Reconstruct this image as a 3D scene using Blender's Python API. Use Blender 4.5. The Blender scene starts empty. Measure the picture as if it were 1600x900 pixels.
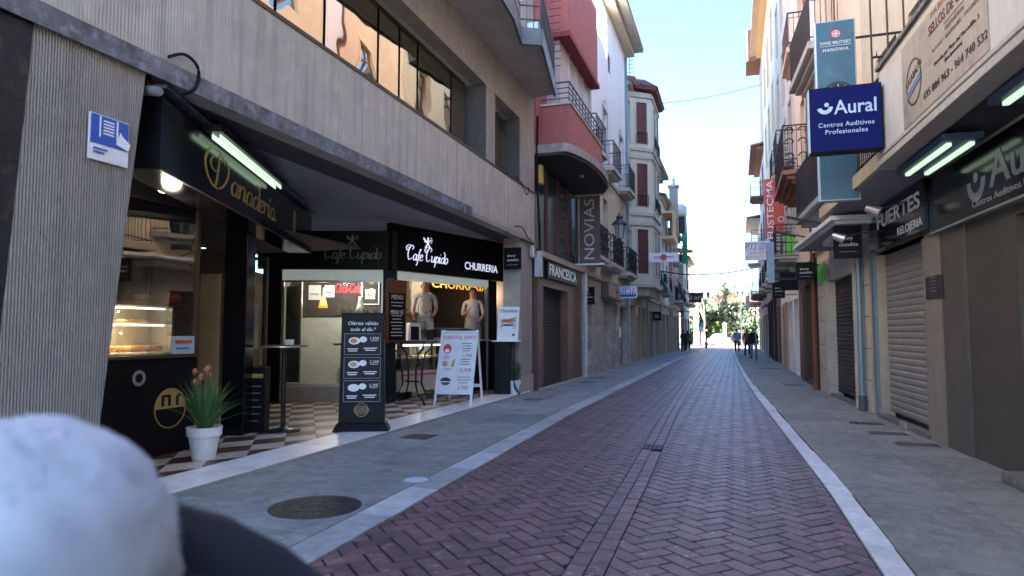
import bpy, bmesh, math, random
from mathutils import Vector, Matrix
R = math.radians
random.seed(7)
SC = bpy.context.scene
COL = SC.collection

# ------------------------------------------------------------------ camera, sky, sun, exposure
F_PX, EYE = 1050.0, 1.5
PITCH = math.atan(70 / F_PX)
YAW = math.atan(349 / F_PX * math.cos(PITCH))
cam = bpy.data.cameras.new('camera')
cam_o = bpy.data.objects.new('camera', cam)
COL.objects.link(cam_o)
cam_o.location = (0, 0, EYE)
cam_o.rotation_euler = (R(90) + PITCH, 0, YAW)
cam.sensor_width = 36
cam.lens = 36 * F_PX / 1600
cam.clip_start = 0.05
cam.clip_end = 2000
cam.dof.use_dof = True
cam.dof.focus_distance = 14
cam.dof.aperture_fstop = 2.6
SC.camera = cam_o

SUN_EL, SUN_AZ = 24, 116          # azimuth clockwise from +Y: behind the camera, to the right
world = bpy.data.worlds.new('World')
SC.world = world
world.use_nodes = True
wn = world.node_tree
bg = wn.nodes['Background']
sky = wn.nodes.new('ShaderNodeTexSky')
sky.sky_type = 'NISHITA'
sky.sun_disc = False
sky.sun_elevation = R(SUN_EL)
sky.sun_rotation = R(SUN_AZ)
sky.air_density = 1.0
sky.dust_density = 0.4
sky.ozone_density = 6.5
wn.links.new(sky.outputs[0], bg.inputs[0])
bg.inputs[1].default_value = 0.055
sl = bpy.data.lights.new('sun', 'SUN')
sl.energy = 5.0
sl.angle = R(0.5)
sl.color = (1.0, 0.91, 0.77)
so = bpy.data.objects.new('sun', sl)
COL.objects.link(so)
_d = Vector((math.sin(R(SUN_AZ)) * math.cos(R(SUN_EL)), math.cos(R(SUN_AZ)) * math.cos(R(SUN_EL)), math.sin(R(SUN_EL))))
so.rotation_euler = _d.to_track_quat('Z', 'Y').to_euler()
so.location = (20, -20, 30)
SC.view_settings.view_transform = 'Standard'
SC.view_settings.look = 'None'
SC.view_settings.gamma = 1
SC.view_settings.exposure = 4.25

# ------------------------------------------------------------------ placing helpers
_ca, _sa, _cp, _sp = math.cos(YAW), math.sin(YAW), math.cos(PITCH), math.sin(PITCH)


def _ray(u, v):
    r = (u - 800) / F_PX
    t = (450 - v) / F_PX
    return (-_sa * _cp + _ca * r + _sa * _sp * t, _ca * _cp + _sa * r - _ca * _sp * t, _sp + _cp * t)


def at_z(u, v, z=0.0):
    d = _ray(u, v)
    k = (z - EYE) / d[2]
    return (d[0] * k, d[1] * k, z)


def at_y(u, v, Y):
    d = _ray(u, v)
    k = Y / d[1]
    return (d[0] * k, Y, EYE + d[2] * k)


def interp(tab, y):
    if y <= tab[0][0]:
        return tab[0][1]
    for (a, b), (c, d) in zip(tab, tab[1:]):
        if y <= c:
            return b + (d - b) * (y - a) / (c - a)
    return tab[-1][1]


class Fr:
    """frame of a facade: t runs along it, o outward, z up. side -1: outward is to the right of t, +1: to the left"""

    def __init__(s, o, d, side):
        L = math.hypot(*d)
        s.O, s.d, s.side = o, (d[0] / L, d[1] / L), side
        s.n = (s.d[1], -s.d[0]) if side < 0 else (-s.d[1], s.d[0])
        s.ang = math.atan2(side * s.d[1], side * s.d[0])
        s.L = L

    def w(s, t, o, z):
        return Vector((s.O[0] + s.d[0] * t + s.n[0] * o, s.O[1] + s.d[1] * t + s.n[1] * o, z))


FW = Fr((0, 0), (1, 0), -1)                       # t = X, o = -Y : faces the camera
FL = Fr((-4.9, 0), (0, 1), -1)                    # left side of the street
FR = Fr((3.29, 0), (2.08 - 3.29, 19.31), 1)       # right side, near stretch
FR2 = Fr((2.08, 0), (0, 1), 1)                    # right side, far stretch (t = Y)
C1, C2, C3 = (-9.38, 11.88), (-7.02, 12.79), (-5.99, 16.24)
FC1 = Fr(C1, (C2[0] - C1[0], C2[1] - C1[1]), -1)
FC2 = Fr(C2, (C3[0] - C2[0], C3[1] - C2[1]), -1)
BASE = {}


def tag(o, label=None, cat=None, group=None, kind=None):
    if label: o['label'] = label
    if cat: o['category'] = cat
    if group: o['group'] = group
    if kind: o['kind'] = kind
    return o


def thing(name, label, cat, fr, t, o, z, group=None, rot=0.0):
    e = bpy.data.objects.new(name, None)
    COL.objects.link(e)
    e.empty_display_size = 0.2
    e.location = fr.w(t, o, z)
    e.rotation_euler = (0, 0, fr.ang + rot)
    tag(e, label, cat, group)
    BASE[e.name] = (t, o, z, fr.side)
    return e


def structure(name, fr=FW, t=0, o=0, z=0):
    e = bpy.data.objects.new(name, None)
    COL.objects.link(e)
    e.location = fr.w(t, o, z)
    e.rotation_euler = (0, 0, fr.ang)
    e['kind'] = 'structure'
    BASE[e.name] = (t, o, z, fr.side)
    return e


def root_of(o):
    while o.parent: o = o.parent
    return o


class MB:
    def __init__(s):
        s.v, s.f, s.m, s.tone = [], [], [], []

    def add(s, vs, fs, m=0):
        b = len(s.v)
        s.v += [tuple(p) for p in vs]
        for f in fs:
            s.f.append([b + i for i in f])
            s.m.append(m)
        return s

    def box(s, t0, t1, o0, o1, z0, z1, m=0, rot=None, c=None):
        vs = [(t, o, z) for z in (z0, z1) for o in (o0, o1) for t in (t0, t1)]
        if rot is not None:
            vs = [turn(p, rot, c or ((t0 + t1) / 2, (o0 + o1) / 2, (z0 + z1) / 2)) for p in vs]
        return s.add(vs, [(0, 2, 3, 1), (4, 5, 7, 6), (0, 1, 5, 4), (2, 6, 7, 3), (0, 4, 6, 2), (1, 3, 7, 5)], m)

    def prism(s, pts, ax, a, b, m=0):
        """pts 2-D polygon; ax 't': pts are (o,z) swept along t; 'o': (t,z); 'z': (t,o)"""
        def mk(p, q):
            return {'t': (q, p[0], p[1]), 'o': (p[0], q, p[1]), 'z': (p[0], p[1], q)}[ax]
        n = len(pts)
        vs = [mk(p, a) for p in pts] + [mk(p, b) for p in pts]
        fs = [tuple(range(n)), tuple(range(2 * n - 1, n - 1, -1))] + [(i, (i + 1) % n, n + (i + 1) % n, n + i) for i in range(n)]
        return s.add(vs, fs, m)

    def hexa(s, q0, q1, m=0):
        """two quads of 4 points each joined"""
        return s.add(list(q0) + list(q1), [(0, 1, 2, 3), (7, 6, 5, 4), (0, 4, 5, 1), (1, 5, 6, 2), (2, 6, 7, 3), (3, 7, 4, 0)], m)

    def tube(s, path, r, n=6, m=0, cap=True):
        P = [Vector(p) for p in path]
        rs = r if isinstance(r, (list, tuple)) else [r] * len(P)
        rings = []
        for i, p in enumerate(P):
            d = (P[min(i + 1, len(P) - 1)] - P[max(i - 1, 0)])
            if d.length < 1e-9: d = Vector((0, 0, 1))
            d.normalize()
            up = Vector((0, 0, 1)) if abs(d.z) < 0.9 else Vector((1, 0, 0))
            a = d.cross(up).normalized()
            b = d.cross(a).normalized()
            rings.append([p + (a * math.cos(2 * math.pi * k / n) + b * math.sin(2 * math.pi * k / n)) * rs[i] for k in range(n)])
        vs = [q for rg in rings for q in rg]
        fs = []
        for i in range(len(P) - 1):
            for k in range(n):
                fs.append((i * n + k, i * n + (k + 1) % n, (i + 1) * n + (k + 1) % n, (i + 1) * n + k))
        if cap:
            fs.append(tuple(range(n)))
            fs.append(tuple((len(P) - 1) * n + k for k in range(n)))
        return s.add(vs, fs, m)

    def lathe(s, prof, c, n=16, m=0, sx=1, sy=1):
        vs, fs = [], []
        for r, z in prof:
            for k in range(n):
                a = 2 * math.pi * k / n
                vs.append((c[0] + r * sx * math.cos(a), c[1] + r * sy * math.sin(a), c[2] + z))
        for i in range(len(prof) - 1):
            for k in range(n):
                fs.append((i * n + k, i * n + (k + 1) % n, (i + 1) * n + (k + 1) % n, (i + 1) * n + k))
        fs.append(tuple(range(n)))
        fs.append(tuple((len(prof) - 1) * n + k for k in range(n)))
        return s.add(vs, fs, m)

    def ball(s, c, r, m=0, n=10, sc=(1, 1, 1), jit=0):
        vs, fs = [], []
        h = max(4, n // 2)
        for i in range(h + 1):
            th = math.pi * i / h
            for k in range(n):
                a = 2 * math.pi * k / n
                q = 1 + random.uniform(-jit, jit)
                vs.append((c[0] + r * sc[0] * q * math.sin(th) * math.cos(a), c[1] + r * sc[1] * q * math.sin(th) * math.sin(a), c[2] + r * sc[2] * q * math.cos(th)))
        for i in range(h):
            for k in range(n):
                fs.append((i * n + k, i * n + (k + 1) % n, (i + 1) * n + (k + 1) % n, (i + 1) * n + k))
        return s.add(vs, fs, m)

    def build(s, name, mats, parent=None, smooth=False, bevel=0.0, mirror_base=True, tones=None):
        if not isinstance(mats, (list, tuple)): mats = [mats]
        me = bpy.data.meshes.new(name)
        if parent is not None:
            rt = root_of(parent)
            b = BASE.get(rt.name, (0, 0, 0, 1))
            vs = [(b[3] * (x - b[0]), y - b[1], z - b[2]) for x, y, z in s.v]
        else:
            vs = s.v
        me.from_pydata(vs, [], s.f)
        for mt in mats: me.materials.append(mt)
        me.polygons.foreach_set('material_index', s.m)
        if tones:
            at = me.attributes.new('tone', 'FLOAT', 'FACE')
            at.data.foreach_set('value', tones)
        bm = bmesh.new()
        bm.from_mesh(me)
        bmesh.ops.remove_doubles(bm, verts=bm.verts, dist=1e-5)
        bmesh.ops.recalc_face_normals(bm, faces=bm.faces)
        bm.to_mesh(me)
        bm.free()
        if smooth:
            me.polygons.foreach_set('use_smooth', [True] * len(me.polygons))
        o = bpy.data.objects.new(name, me)
        COL.objects.link(o)
        if parent is not None: o.parent = parent
        if bevel:
            md = o.modifiers.new('bevel', 'BEVEL')
            md.width = bevel
            md.segments = 2
            md.limit_method = 'ANGLE'
            md.angle_limit = R(40)
        return o


def turn(p, ang, c):
    x, y = p[0] - c[0], p[1] - c[1]
    return (c[0] + x * math.cos(ang) - y * math.sin(ang), c[1] + x * math.sin(ang) + y * math.cos(ang), p[2])


def B(name, mat, parent, *boxes, bevel=0.0):
    m = MB()
    for b in boxes: m.box(*b)
    return m.build(name, mat, parent, bevel=bevel)


def copy_tree(o, parent=None):
    c = o.copy()
    COL.objects.link(c)
    c.parent = parent
    if o.name in BASE: BASE[c.name] = BASE[o.name]
    for ch in [x for x in o.children]: copy_tree(ch, c)
    return c


# ------------------------------------------------------------------ materials
MATS = {}


def mat(name, col, rough=0.8, var=0.12, scale=3.0, bump=0.0, bscale=40.0, metal=0.0, spec=0.5, streak=0.0, dirt=None, emit=0.0, coat=0.0, alpha=1.0, rib=None, tone=False, speck=None):
    if name in MATS: return MATS[name]
    m = bpy.data.materials.new(name)
    m.use_nodes = True
    nt = m.node_tree
    N = nt.nodes
    Lk = nt.links.new
    p = N['Principled BSDF']
    p.inputs['Roughness'].default_value = rough
    p.inputs['Metallic'].default_value = metal
    p.inputs['Specular IOR Level'].default_value = spec
    p.inputs['Coat Weight'].default_value = coat
    p.inputs['Alpha'].default_value = alpha
    tc = N.new('ShaderNodeTexCoord')
    base = N.new('ShaderNodeRGB')
    base.outputs[0].default_value = (*col, 1)
    out = base.outputs[0]

    def mixin(fac_socket, c2, out, strength=1.0, blend='MIX'):
        mx = N.new('ShaderNodeMix')
        mx.data_type = 'RGBA'
        mx.blend_type = blend
        if strength != 1.0:
            mm = N.new('ShaderNodeMath')
            mm.operation = 'MULTIPLY'
            mm.inputs[1].default_value = strength
            Lk(fac_socket, mm.inputs[0])
            fac_socket = mm.outputs[0]
        Lk(fac_socket, mx.inputs[0])
        Lk(out, mx.inputs[6])
        if isinstance(c2, tuple):
            mx.inputs[7].default_value = (*c2, 1)
        else:
            Lk(c2, mx.inputs[7])
        return mx.outputs[2]

    def noise(scale, detail=5, vec=None, rough_=0.6):
        n = N.new('ShaderNodeTexNoise')
        n.inputs['Scale'].default_value = scale
        n.inputs['Detail'].default_value = detail
        n.inputs['Roughness'].default_value = rough_
        Lk(vec or tc.outputs['Object'], n.inputs['Vector'])
        return n.outputs['Fac']

    def ramp(s, a, b):
        r = N.new('ShaderNodeMapRange')
        r.inputs['From Min'].default_value = a
        r.inputs['From Max'].default_value = b
        Lk(s, r.inputs['Value'])
        return r.outputs[0]

    if var:
        dk = tuple(c * (1 - 2.2 * var) for c in col)
        lt = tuple(min(1, c * (1 + 1.4 * var)) for c in col)
        out = mixin(ramp(noise(scale), 0.3, 0.62), dk, out, 0.75)
        out = mixin(ramp(noise(scale * 4.3, 3), 0.5, 0.75), lt, out, 0.8)
    if streak:
        mp = N.new('ShaderNodeMapping')
        mp.inputs['Scale'].default_value = (7, 7, 0.45)
        Lk(tc.outputs['Object'], mp.inputs[0])
        out = mixin(ramp(noise(1.0, 6, mp.outputs[0]), 0.48, 0.72), tuple(c * 0.45 for c in col), out, streak)
    if dirt:
        out = mixin(ramp(noise(dirt[1], 8, None, 0.7), 0.52, 0.66), dirt[0], out, dirt[2])
    if speck:
        out = mixin(ramp(noise(speck[1], 2), 0.62, 0.68), speck[0], out, speck[2])
    if tone:
        a = N.new('ShaderNodeAttribute')
        a.attribute_name = 'tone'
        mu = N.new('ShaderNodeMix')
        mu.data_type = 'RGBA'
        mu.blend_type = 'MIX'
        Lk(a.outputs['Fac'], mu.inputs[0])
        c1 = mixin(a.outputs['Fac'], (0.62, 0.62, 0.66), out, 0.0, 'MULTIPLY')
        hs = N.new('ShaderNodeHueSaturation')
        Lk(out, hs.inputs['Color'])
        ad = N.new('ShaderNodeMapRange')
        ad.inputs['To Min'].default_value = 0.62
        ad.inputs['To Max'].default_value = 1.3
        Lk(a.outputs['Fac'], ad.inputs['Value'])
        Lk(ad.outputs[0], hs.inputs['Value'])
        out = hs.outputs[0]
    Lk(out, p.inputs['Base Color'])
    hgt = None
    if bump:
        hgt = noise(bscale, 6)
    if rib:
        w = N.new('ShaderNodeTexWave')
        w.bands_direction = 'X'
        w.inputs['Scale'].default_value = rib[0]
        w.inputs['Distortion'].default_value = 0.4
        Lk(tc.outputs['Object'], w.inputs['Vector'])
        hgt2 = w.outputs['Fac']
        if hgt:
            ad = N.new('ShaderNodeMath')
            ad.operation = 'MULTIPLY_ADD'
            ad.inputs[1].default_value = rib[1]
            Lk(hgt2, ad.inputs[0])
            Lk(hgt, ad.inputs[2])
            hgt = ad.outputs[0]
        else:
            hgt = hgt2
    if hgt:
        bp = N.new('ShaderNodeBump')
        bp.inputs['Strength'].default_value = min(1, bump or 0.5)
        bp.inputs['Distance'].default_value = 0.02
        Lk(hgt, bp.inputs['Height'])
        Lk(bp.outputs[0], p.inputs['Normal'])
    if emit:
        p.inputs['Emission Color'].default_value = (*col, 1)
        p.inputs['Emission Strength'].default_value = emit
    MATS[name] = m
    return m


def glass_mat(name, tint=(0.03, 0.03, 0.03), refl=0.5, trans=0.6, rough=0.02, wob=0.0, rtint=(1, 1, 1)):
    """window glass: mix of see-through, dark body and mirror reflection"""
    m = bpy.data.materials.new(name)
    m.use_nodes = True
    nt = m.node_tree
    N, Lk = nt.nodes, nt.links.new
    N.remove(N['Principled BSDF'])
    out = N['Material Output']
    gl = N.new('ShaderNodeBsdfGlossy')
    gl.inputs['Roughness'].default_value = rough
    gl.inputs['Color'].default_value = (*rtint, 1)
    tr = N.new('ShaderNodeBsdfTransparent')
    tr.inputs['Color'].default_value = (0.9, 0.92, 0.9, 1)
    df = N.new('ShaderNodeBsdfDiffuse')
    df.inputs['Color'].default_value = (*tint, 1)
    m1 = N.new('ShaderNodeMixShader')
    m1.inputs[0].default_value = trans
    Lk(df.outputs[0], m1.inputs[1])
    Lk(tr.outputs[0], m1.inputs[2])
    lw = N.new('ShaderNodeLayerWeight')
    lw.inputs['Blend'].default_value = 0.35
    mr = N.new('ShaderNodeMapRange')
    mr.inputs['To Min'].default_value = refl
    mr.inputs['To Max'].default_value = min(1.0, refl + 0.3)
    Lk(lw.outputs['Facing'], mr.inputs['Value'])
    m2 = N.new('ShaderNodeMixShader')
    Lk(mr.outputs[0], m2.inputs[0])
    Lk(m1.outputs[0], m2.inputs[1])
    Lk(gl.outputs[0], m2.inputs[2])
    if wob:
        tc = N.new('ShaderNodeTexCoord')
        n = N.new('ShaderNodeTexNoise')
        n.inputs['Scale'].default_value = 1.3
        n.inputs['Detail'].default_value = 1
        Lk(tc.outputs['Object'], n.inputs['Vector'])
        bp = N.new('ShaderNodeBump')
        bp.inputs['Strength'].default_value = wob
        bp.inputs['Distance'].default_value = 0.05
        Lk(n.outputs['Fac'], bp.inputs['Height'])
        Lk(bp.outputs[0], gl.inputs['Normal'])
    Lk(m2.outputs[0], out.inputs['Surface'])
    MATS[name] = m
    return m


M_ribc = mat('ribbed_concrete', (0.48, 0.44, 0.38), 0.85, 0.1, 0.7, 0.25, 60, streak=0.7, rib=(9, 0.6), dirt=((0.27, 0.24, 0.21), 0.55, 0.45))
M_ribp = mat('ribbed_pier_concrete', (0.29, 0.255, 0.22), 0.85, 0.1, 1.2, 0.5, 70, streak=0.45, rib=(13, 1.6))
M_conc = mat('plain_concrete', (0.33, 0.30, 0.27), 0.85, 0.12, 1.5, 0.3, 40, streak=0.35)
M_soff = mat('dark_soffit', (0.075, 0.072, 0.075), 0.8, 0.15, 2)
M_ceil = mat('pale_ceiling', (0.42, 0.42, 0.47), 0.8, 0.08, 1.2, streak=0.2)
M_zinc = mat('zinc_strip', (0.2, 0.22, 0.28), 0.5, 0.35, 2.5, metal=0.4, dirt=((0.08, 0.07, 0.06), 5, 0.8))
M_brf = mat('bronze_frame', (0.07, 0.05, 0.035), 0.45, 0.1, 4, metal=0.3)
M_black = mat('black_paint', (0.007, 0.007, 0.009), 0.45, 0.2, 3, spec=0.15)
M_blackm = mat('black_metal', (0.015, 0.015, 0.018), 0.4, 0.2, 6, metal=0.2)
M_blackg = mat('black_gloss_panel', (0.007, 0.007, 0.01), 0.14, 0.1, 2, spec=0.4)
M_iron = mat('wrought_iron', (0.018, 0.02, 0.026), 0.5, 0.2, 8)
M_marble = mat('white_marble', (0.74, 0.74, 0.75), 0.35, 0.1, 2.2, dirt=((0.32, 0.32, 0.33), 1.6, 0.5))
M_tilec = mat('cream_tile', (0.5, 0.46, 0.40), 0.35, 0.16, 3)
M_tiler = mat('brown_red_tile', (0.10, 0.05, 0.042), 0.35, 0.2, 3)
M_red = mat('red_render', (0.36, 0.115, 0.10), 0.8, 0.08, 1.1, 0.15, 30, streak=0.25)
M_redd = mat('dark_red_render', (0.25, 0.04, 0.05), 0.8, 0.1, 1.1, 0.15, 30, streak=0.3)
M_brown = mat('brown_stone_cladding', (0.14, 0.07, 0.05), 0.45, 0.15, 2.5, 0.1, 20)
M_maroon = mat('maroon_frame', (0.11, 0.03, 0.028), 0.45, 0.15, 3)
M_white = mat('white_render', (0.80, 0.80, 0.80), 0.85, 0.05, 0.8, 0.15, 25, streak=0.18)
M_cream = mat('cream_render', (0.62, 0.55, 0.42), 0.85, 0.07, 0.8, 0.2, 25, streak=0.2, dirt=((0.35, 0.3, 0.24), 1.3, 0.35))
M_pcream = mat('pale_cream_bay', (0.60, 0.57, 0.47), 0.8, 0.06, 1, streak=0.15)
M_tan = mat('tan_render', (0.44, 0.36, 0.28), 0.85, 0.1, 1, 0.2, 25, streak=0.3)
M_peach = mat('peach_render', (0.80, 0.64, 0.45), 0.85, 0.06, 0.7, streak=0.12)
M_yellow = mat('pale_yellow_render', (0.90, 0.64, 0.36), 0.85, 0.05, 0.7, streak=0.1)
M_pink = mat('pink_render', (0.55, 0.40, 0.36), 0.85, 0.08, 1, streak=0.2)
M_stone = mat('grey_stone', (0.34, 0.32, 0.29), 0.8, 0.12, 2, 0.2, 40, streak=0.2)
M_stonel = mat('pale_stone', (0.48, 0.45, 0.40), 0.75, 0.1, 2, 0.2, 40, streak=0.2)
M_peel = mat('peeling_plaster', (0.42, 0.38, 0.33), 0.9, 0.2, 3, 0.5, 12, dirt=((0.62, 0.6, 0.56), 2.2, 0.9))
M_roller = mat('roller_shutter_dark', (0.055, 0.045, 0.04), 0.6, 0.2, 4)
M_rollg = mat('roller_shutter_grey', (0.24, 0.235, 0.235), 0.55, 0.12, 1.5, metal=0.1, streak=0.2)
M_rollb = mat('roller_shutter_black', (0.02, 0.018, 0.018), 0.5, 0.2, 3)
M_grey = mat('dark_grey_cladding', (0.07, 0.063, 0.055), 0.5, 0.14, 2, 0.1, 30)
M_steel = mat('blue_steel', (0.2, 0.27, 0.33), 0.4, 0.1, 4, metal=0.4)
M_alu = mat('brushed_aluminium', (0.5, 0.5, 0.5), 0.35, 0.05, 5, metal=0.7)
M_pipe = mat('white_pipe', (0.55, 0.53, 0.5), 0.5, 0.15, 3)
M_rust = mat('rust_pipe', (0.19, 0.065, 0.035), 0.6, 0.2, 4)
M_terr = mat('terracotta', (0.34, 0.15, 0.10), 0.85, 0.25, 3)
M_wood = mat('brown_wood', (0.11, 0.045, 0.03), 0.6, 0.2, 5)
M_woodm = mat('menu_board_wood', (0.22, 0.07, 0.03), 0.5, 0.2, 5)
M_blue = mat('blue_shutter_paint', (0.05, 0.13, 0.25), 0.5, 0.15, 5)
M_lblue = mat('light_blue_frame', (0.16, 0.33, 0.52), 0.5, 0.1, 4)
M_wht = mat('white_plastic', (0.75, 0.75, 0.76), 0.4, 0.05, 3, dirt=((0.5, 0.49, 0.46), 5, 0.35))
M_wprint = mat('white_print', (0.8, 0.8, 0.82), 0.5, 0.0)
M_gprint = mat('grey_print', (0.22, 0.23, 0.25), 0.5, 0.0)
M_rprint = mat('red_print', (0.62, 0.04, 0.03), 0.5, 0.0)
M_kprint = mat('black_print', (0.02, 0.02, 0.025), 0.5, 0.0)
M_bprint = mat('blue_print', (0.02, 0.09, 0.42), 0.5, 0.0)
M_oprint = mat('orange_print', (0.65, 0.2, 0.04), 0.5, 0.0)
M_gold = mat('dull_gold', (0.42, 0.30, 0.10), 0.5, 0.15, 8, metal=0.0)
M_navy = mat('navy_sign_face', (0.003, 0.007, 0.10), 0.5, 0.05, 2, spec=.12)
M_brick = mat('street_brick', (0.17, 0.092, 0.102), 0.45, 0.22, 2.0, 0.4, 90, tone=True, dirt=((0.075, 0.045, 0.052), 0.8, 0.55), speck=((0.40, 0.36, 0.38), 12, 0.5))
M_joint = mat('street_joint', (0.014, 0.009, 0.012), 0.95, 0.2, 20)
M_slab = mat('pavement_granite', (0.285, 0.29, 0.295), 0.75, 0.2, 1.6, 0.6, 120, tone=True, dirt=((0.10, 0.11, 0.10), 4.5, 0.6), speck=((0.42, 0.42, 0.40), 55, 0.55))
M_slabr = mat('pavement_granite_warm', (0.25, 0.245, 0.225), 0.75, 0.2, 1.6, 0.6, 120, tone=True, dirt=((0.10, 0.10, 0.085), 4.5, 0.6), speck=((0.42, 0.41, 0.36), 55, 0.55))
M_kerb = mat('pale_kerb_stone', (0.42, 0.43, 0.45), 0.7, 0.16, 2.5, 0.5, 90, tone=True, dirt=((0.24, 0.25, 0.27), 6, 0.6))
M_kerbw = mat('white_kerb_stone', (0.64, 0.65, 0.68), 0.7, 0.12, 2.5, 0.5, 90, tone=True, dirt=((0.4, 0.4, 0.42), 6, 0.5))
M_cast = mat('cast_iron', (0.045, 0.045, 0.05), 0.55, 0.25, 12, 0.3, 60, metal=0.3)
M_concg = mat('ground_concrete', (0.2, 0.19, 0.18), 0.9, 0.15, 2)
M_skin = mat('skin', (0.30, 0.155, 0.105), 0.6, 0.06, 8)
M_hair = mat('dark_hair', (0.02, 0.013, 0.01), 0.6, 0.2, 20)
G_bronze = glass_mat('bronze_window_glass', (0.03, 0.025, 0.018), 0.5, 0.25, 0.015, 0.12, (1.0, 0.93, 0.70))
G_shop = glass_mat('shop_glass', (0.01, 0.01, 0.01), 0.24, 0.93, 0.01, 0.06, (1.0, 0.9, 0.75))
G_dark = glass_mat('dark_window_glass', (0.02, 0.022, 0.025), 0.3, 0.1, 0.03, 0.1)
G_brown = glass_mat('dim_window_glass', (0.03, 0.02, 0.018), 0.05, 0.3, 0.15)
G_clear = glass_mat('case_glass', (0.02, 0.02, 0.02), 0.06, 0.97, 0.01)
E_tube = mat('fluorescent_tube', (0.72, 1.0, 0.72), 0.5, 0, emit=0.05)
E_disc = mat('ceiling_lamp_face', (1.0, 0.93, 0.78), 0.5, 0, emit=0.35)
E_warm = mat('warm_bulb', (1.0, 0.55, 0.22), 0.5, 0, emit=0.5)
E_red = mat('red_neon', (1.0, 0.02, 0.05), 0.5, 0, emit=0.16)
E_churr = mat('amber_letters', (0.9, 0.42, 0.08), 0.5, 0, emit=0.06)
E_white = mat('lit_letters', (0.72, 0.75, 1.0), 0.5, 0, emit=0.05)

# ------------------------------------------------------------------ lettering
_TXT = {}


def text_mesh(s, ext=0.004, shear=0.0, bold=0.0, space=1.0):
    k = (s, ext, shear, bold, space)
    if k in _TXT: return _TXT[k]
    cu = bpy.data.curves.new('t', 'FONT')
    cu.body = s
    cu.size = 1
    cu.align_x = 'CENTER'
    cu.align_y = 'CENTER'
    cu.shear = shear
    cu.offset = bold
    cu.space_character = space
    cu.resolution_u = 3
    o = bpy.data.objects.new('t', cu)
    COL.objects.link(o)
    dg = bpy.context.evaluated_depsgraph_get()
    dg.update()
    me = o.evaluated_get(dg).to_mesh()
    vs = [(v.co.x, v.co.y, v.co.z) for v in me.vertices]
    fs = [tuple(p.vertices) for p in me.polygons]
    o.evaluated_get(dg).to_mesh_clear()
    bpy.data.objects.remove(o)
    bpy.data.curves.remove(cu)
    _TXT[k] = (vs, fs)
    return _TXT[k]


def put_flat(vs, fs, name, mt, parent, t, o, z, size=1.0, wid=None, ang=0.0, raise_=0.003, label=None, lean=0.0):
    """letters/shapes drawn in (x right, y up) laid onto the face of a frame at (t,o,z); ang turns them in that face"""
    rt = root_of(parent)
    b = BASE[rt.name]
    xs = [v[0] for v in vs]
    if wid:
        size_x = wid / (max(xs) - min(xs))
    else:
        size_x = size
    out = []
    n = len(vs)
    for x, y, zz in vs:
        X, Y = x * size_x, y * size
        X, Y = X * math.cos(ang) - Y * math.sin(ang), X * math.sin(ang) + Y * math.cos(ang)
        out.append((b[3] * (t - b[0]) - X, o - b[1] + raise_ + lean * Y, z - b[2] + Y))
    me = bpy.data.meshes.new(name)
    me.from_pydata(out, [], fs)
    me.materials.append(mt)
    ob = bpy.data.objects.new(name, me)
    COL.objects.link(ob)
    ob.parent = parent
    md = ob.modifiers.new('thick', 'SOLIDIFY')
    md.thickness = 0.004
    md.offset = 0
    return ob


def T(s, parent, t, o, z, size, mt, name='lettering', wid=None, ang=0.0, shear=0.0, bold=0.0, space=1.0, raise_=0.003, lean=0.0):
    vs, fs = text_mesh(s, 0, shear, bold, space)
    return put_flat(vs, fs, name, mt, parent, t, o, z, size, wid, ang, raise_, None, lean)


def cat_rom(pts, k=5):
    out = []
    n = len(pts)
    if n < 3: return pts
    for i in range(n - 1):
        p0, p1, p2, p3 = pts[max(i - 1, 0)], pts[i], pts[i + 1], pts[min(i + 2, n - 1)]
        for j in range(k):
            t = j / k
            out.append(tuple(0.5 * (2 * p1[a] + (p2[a] - p0[a]) * t + (2 * p0[a] - 5 * p1[a] + 4 * p2[a] - p3[a]) * t * t + (3 * p1[a] - p0[a] - 3 * p2[a] + p3[a]) * t ** 3) for a in (0, 1)))
    out.append(pts[-1])
    return out


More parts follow.
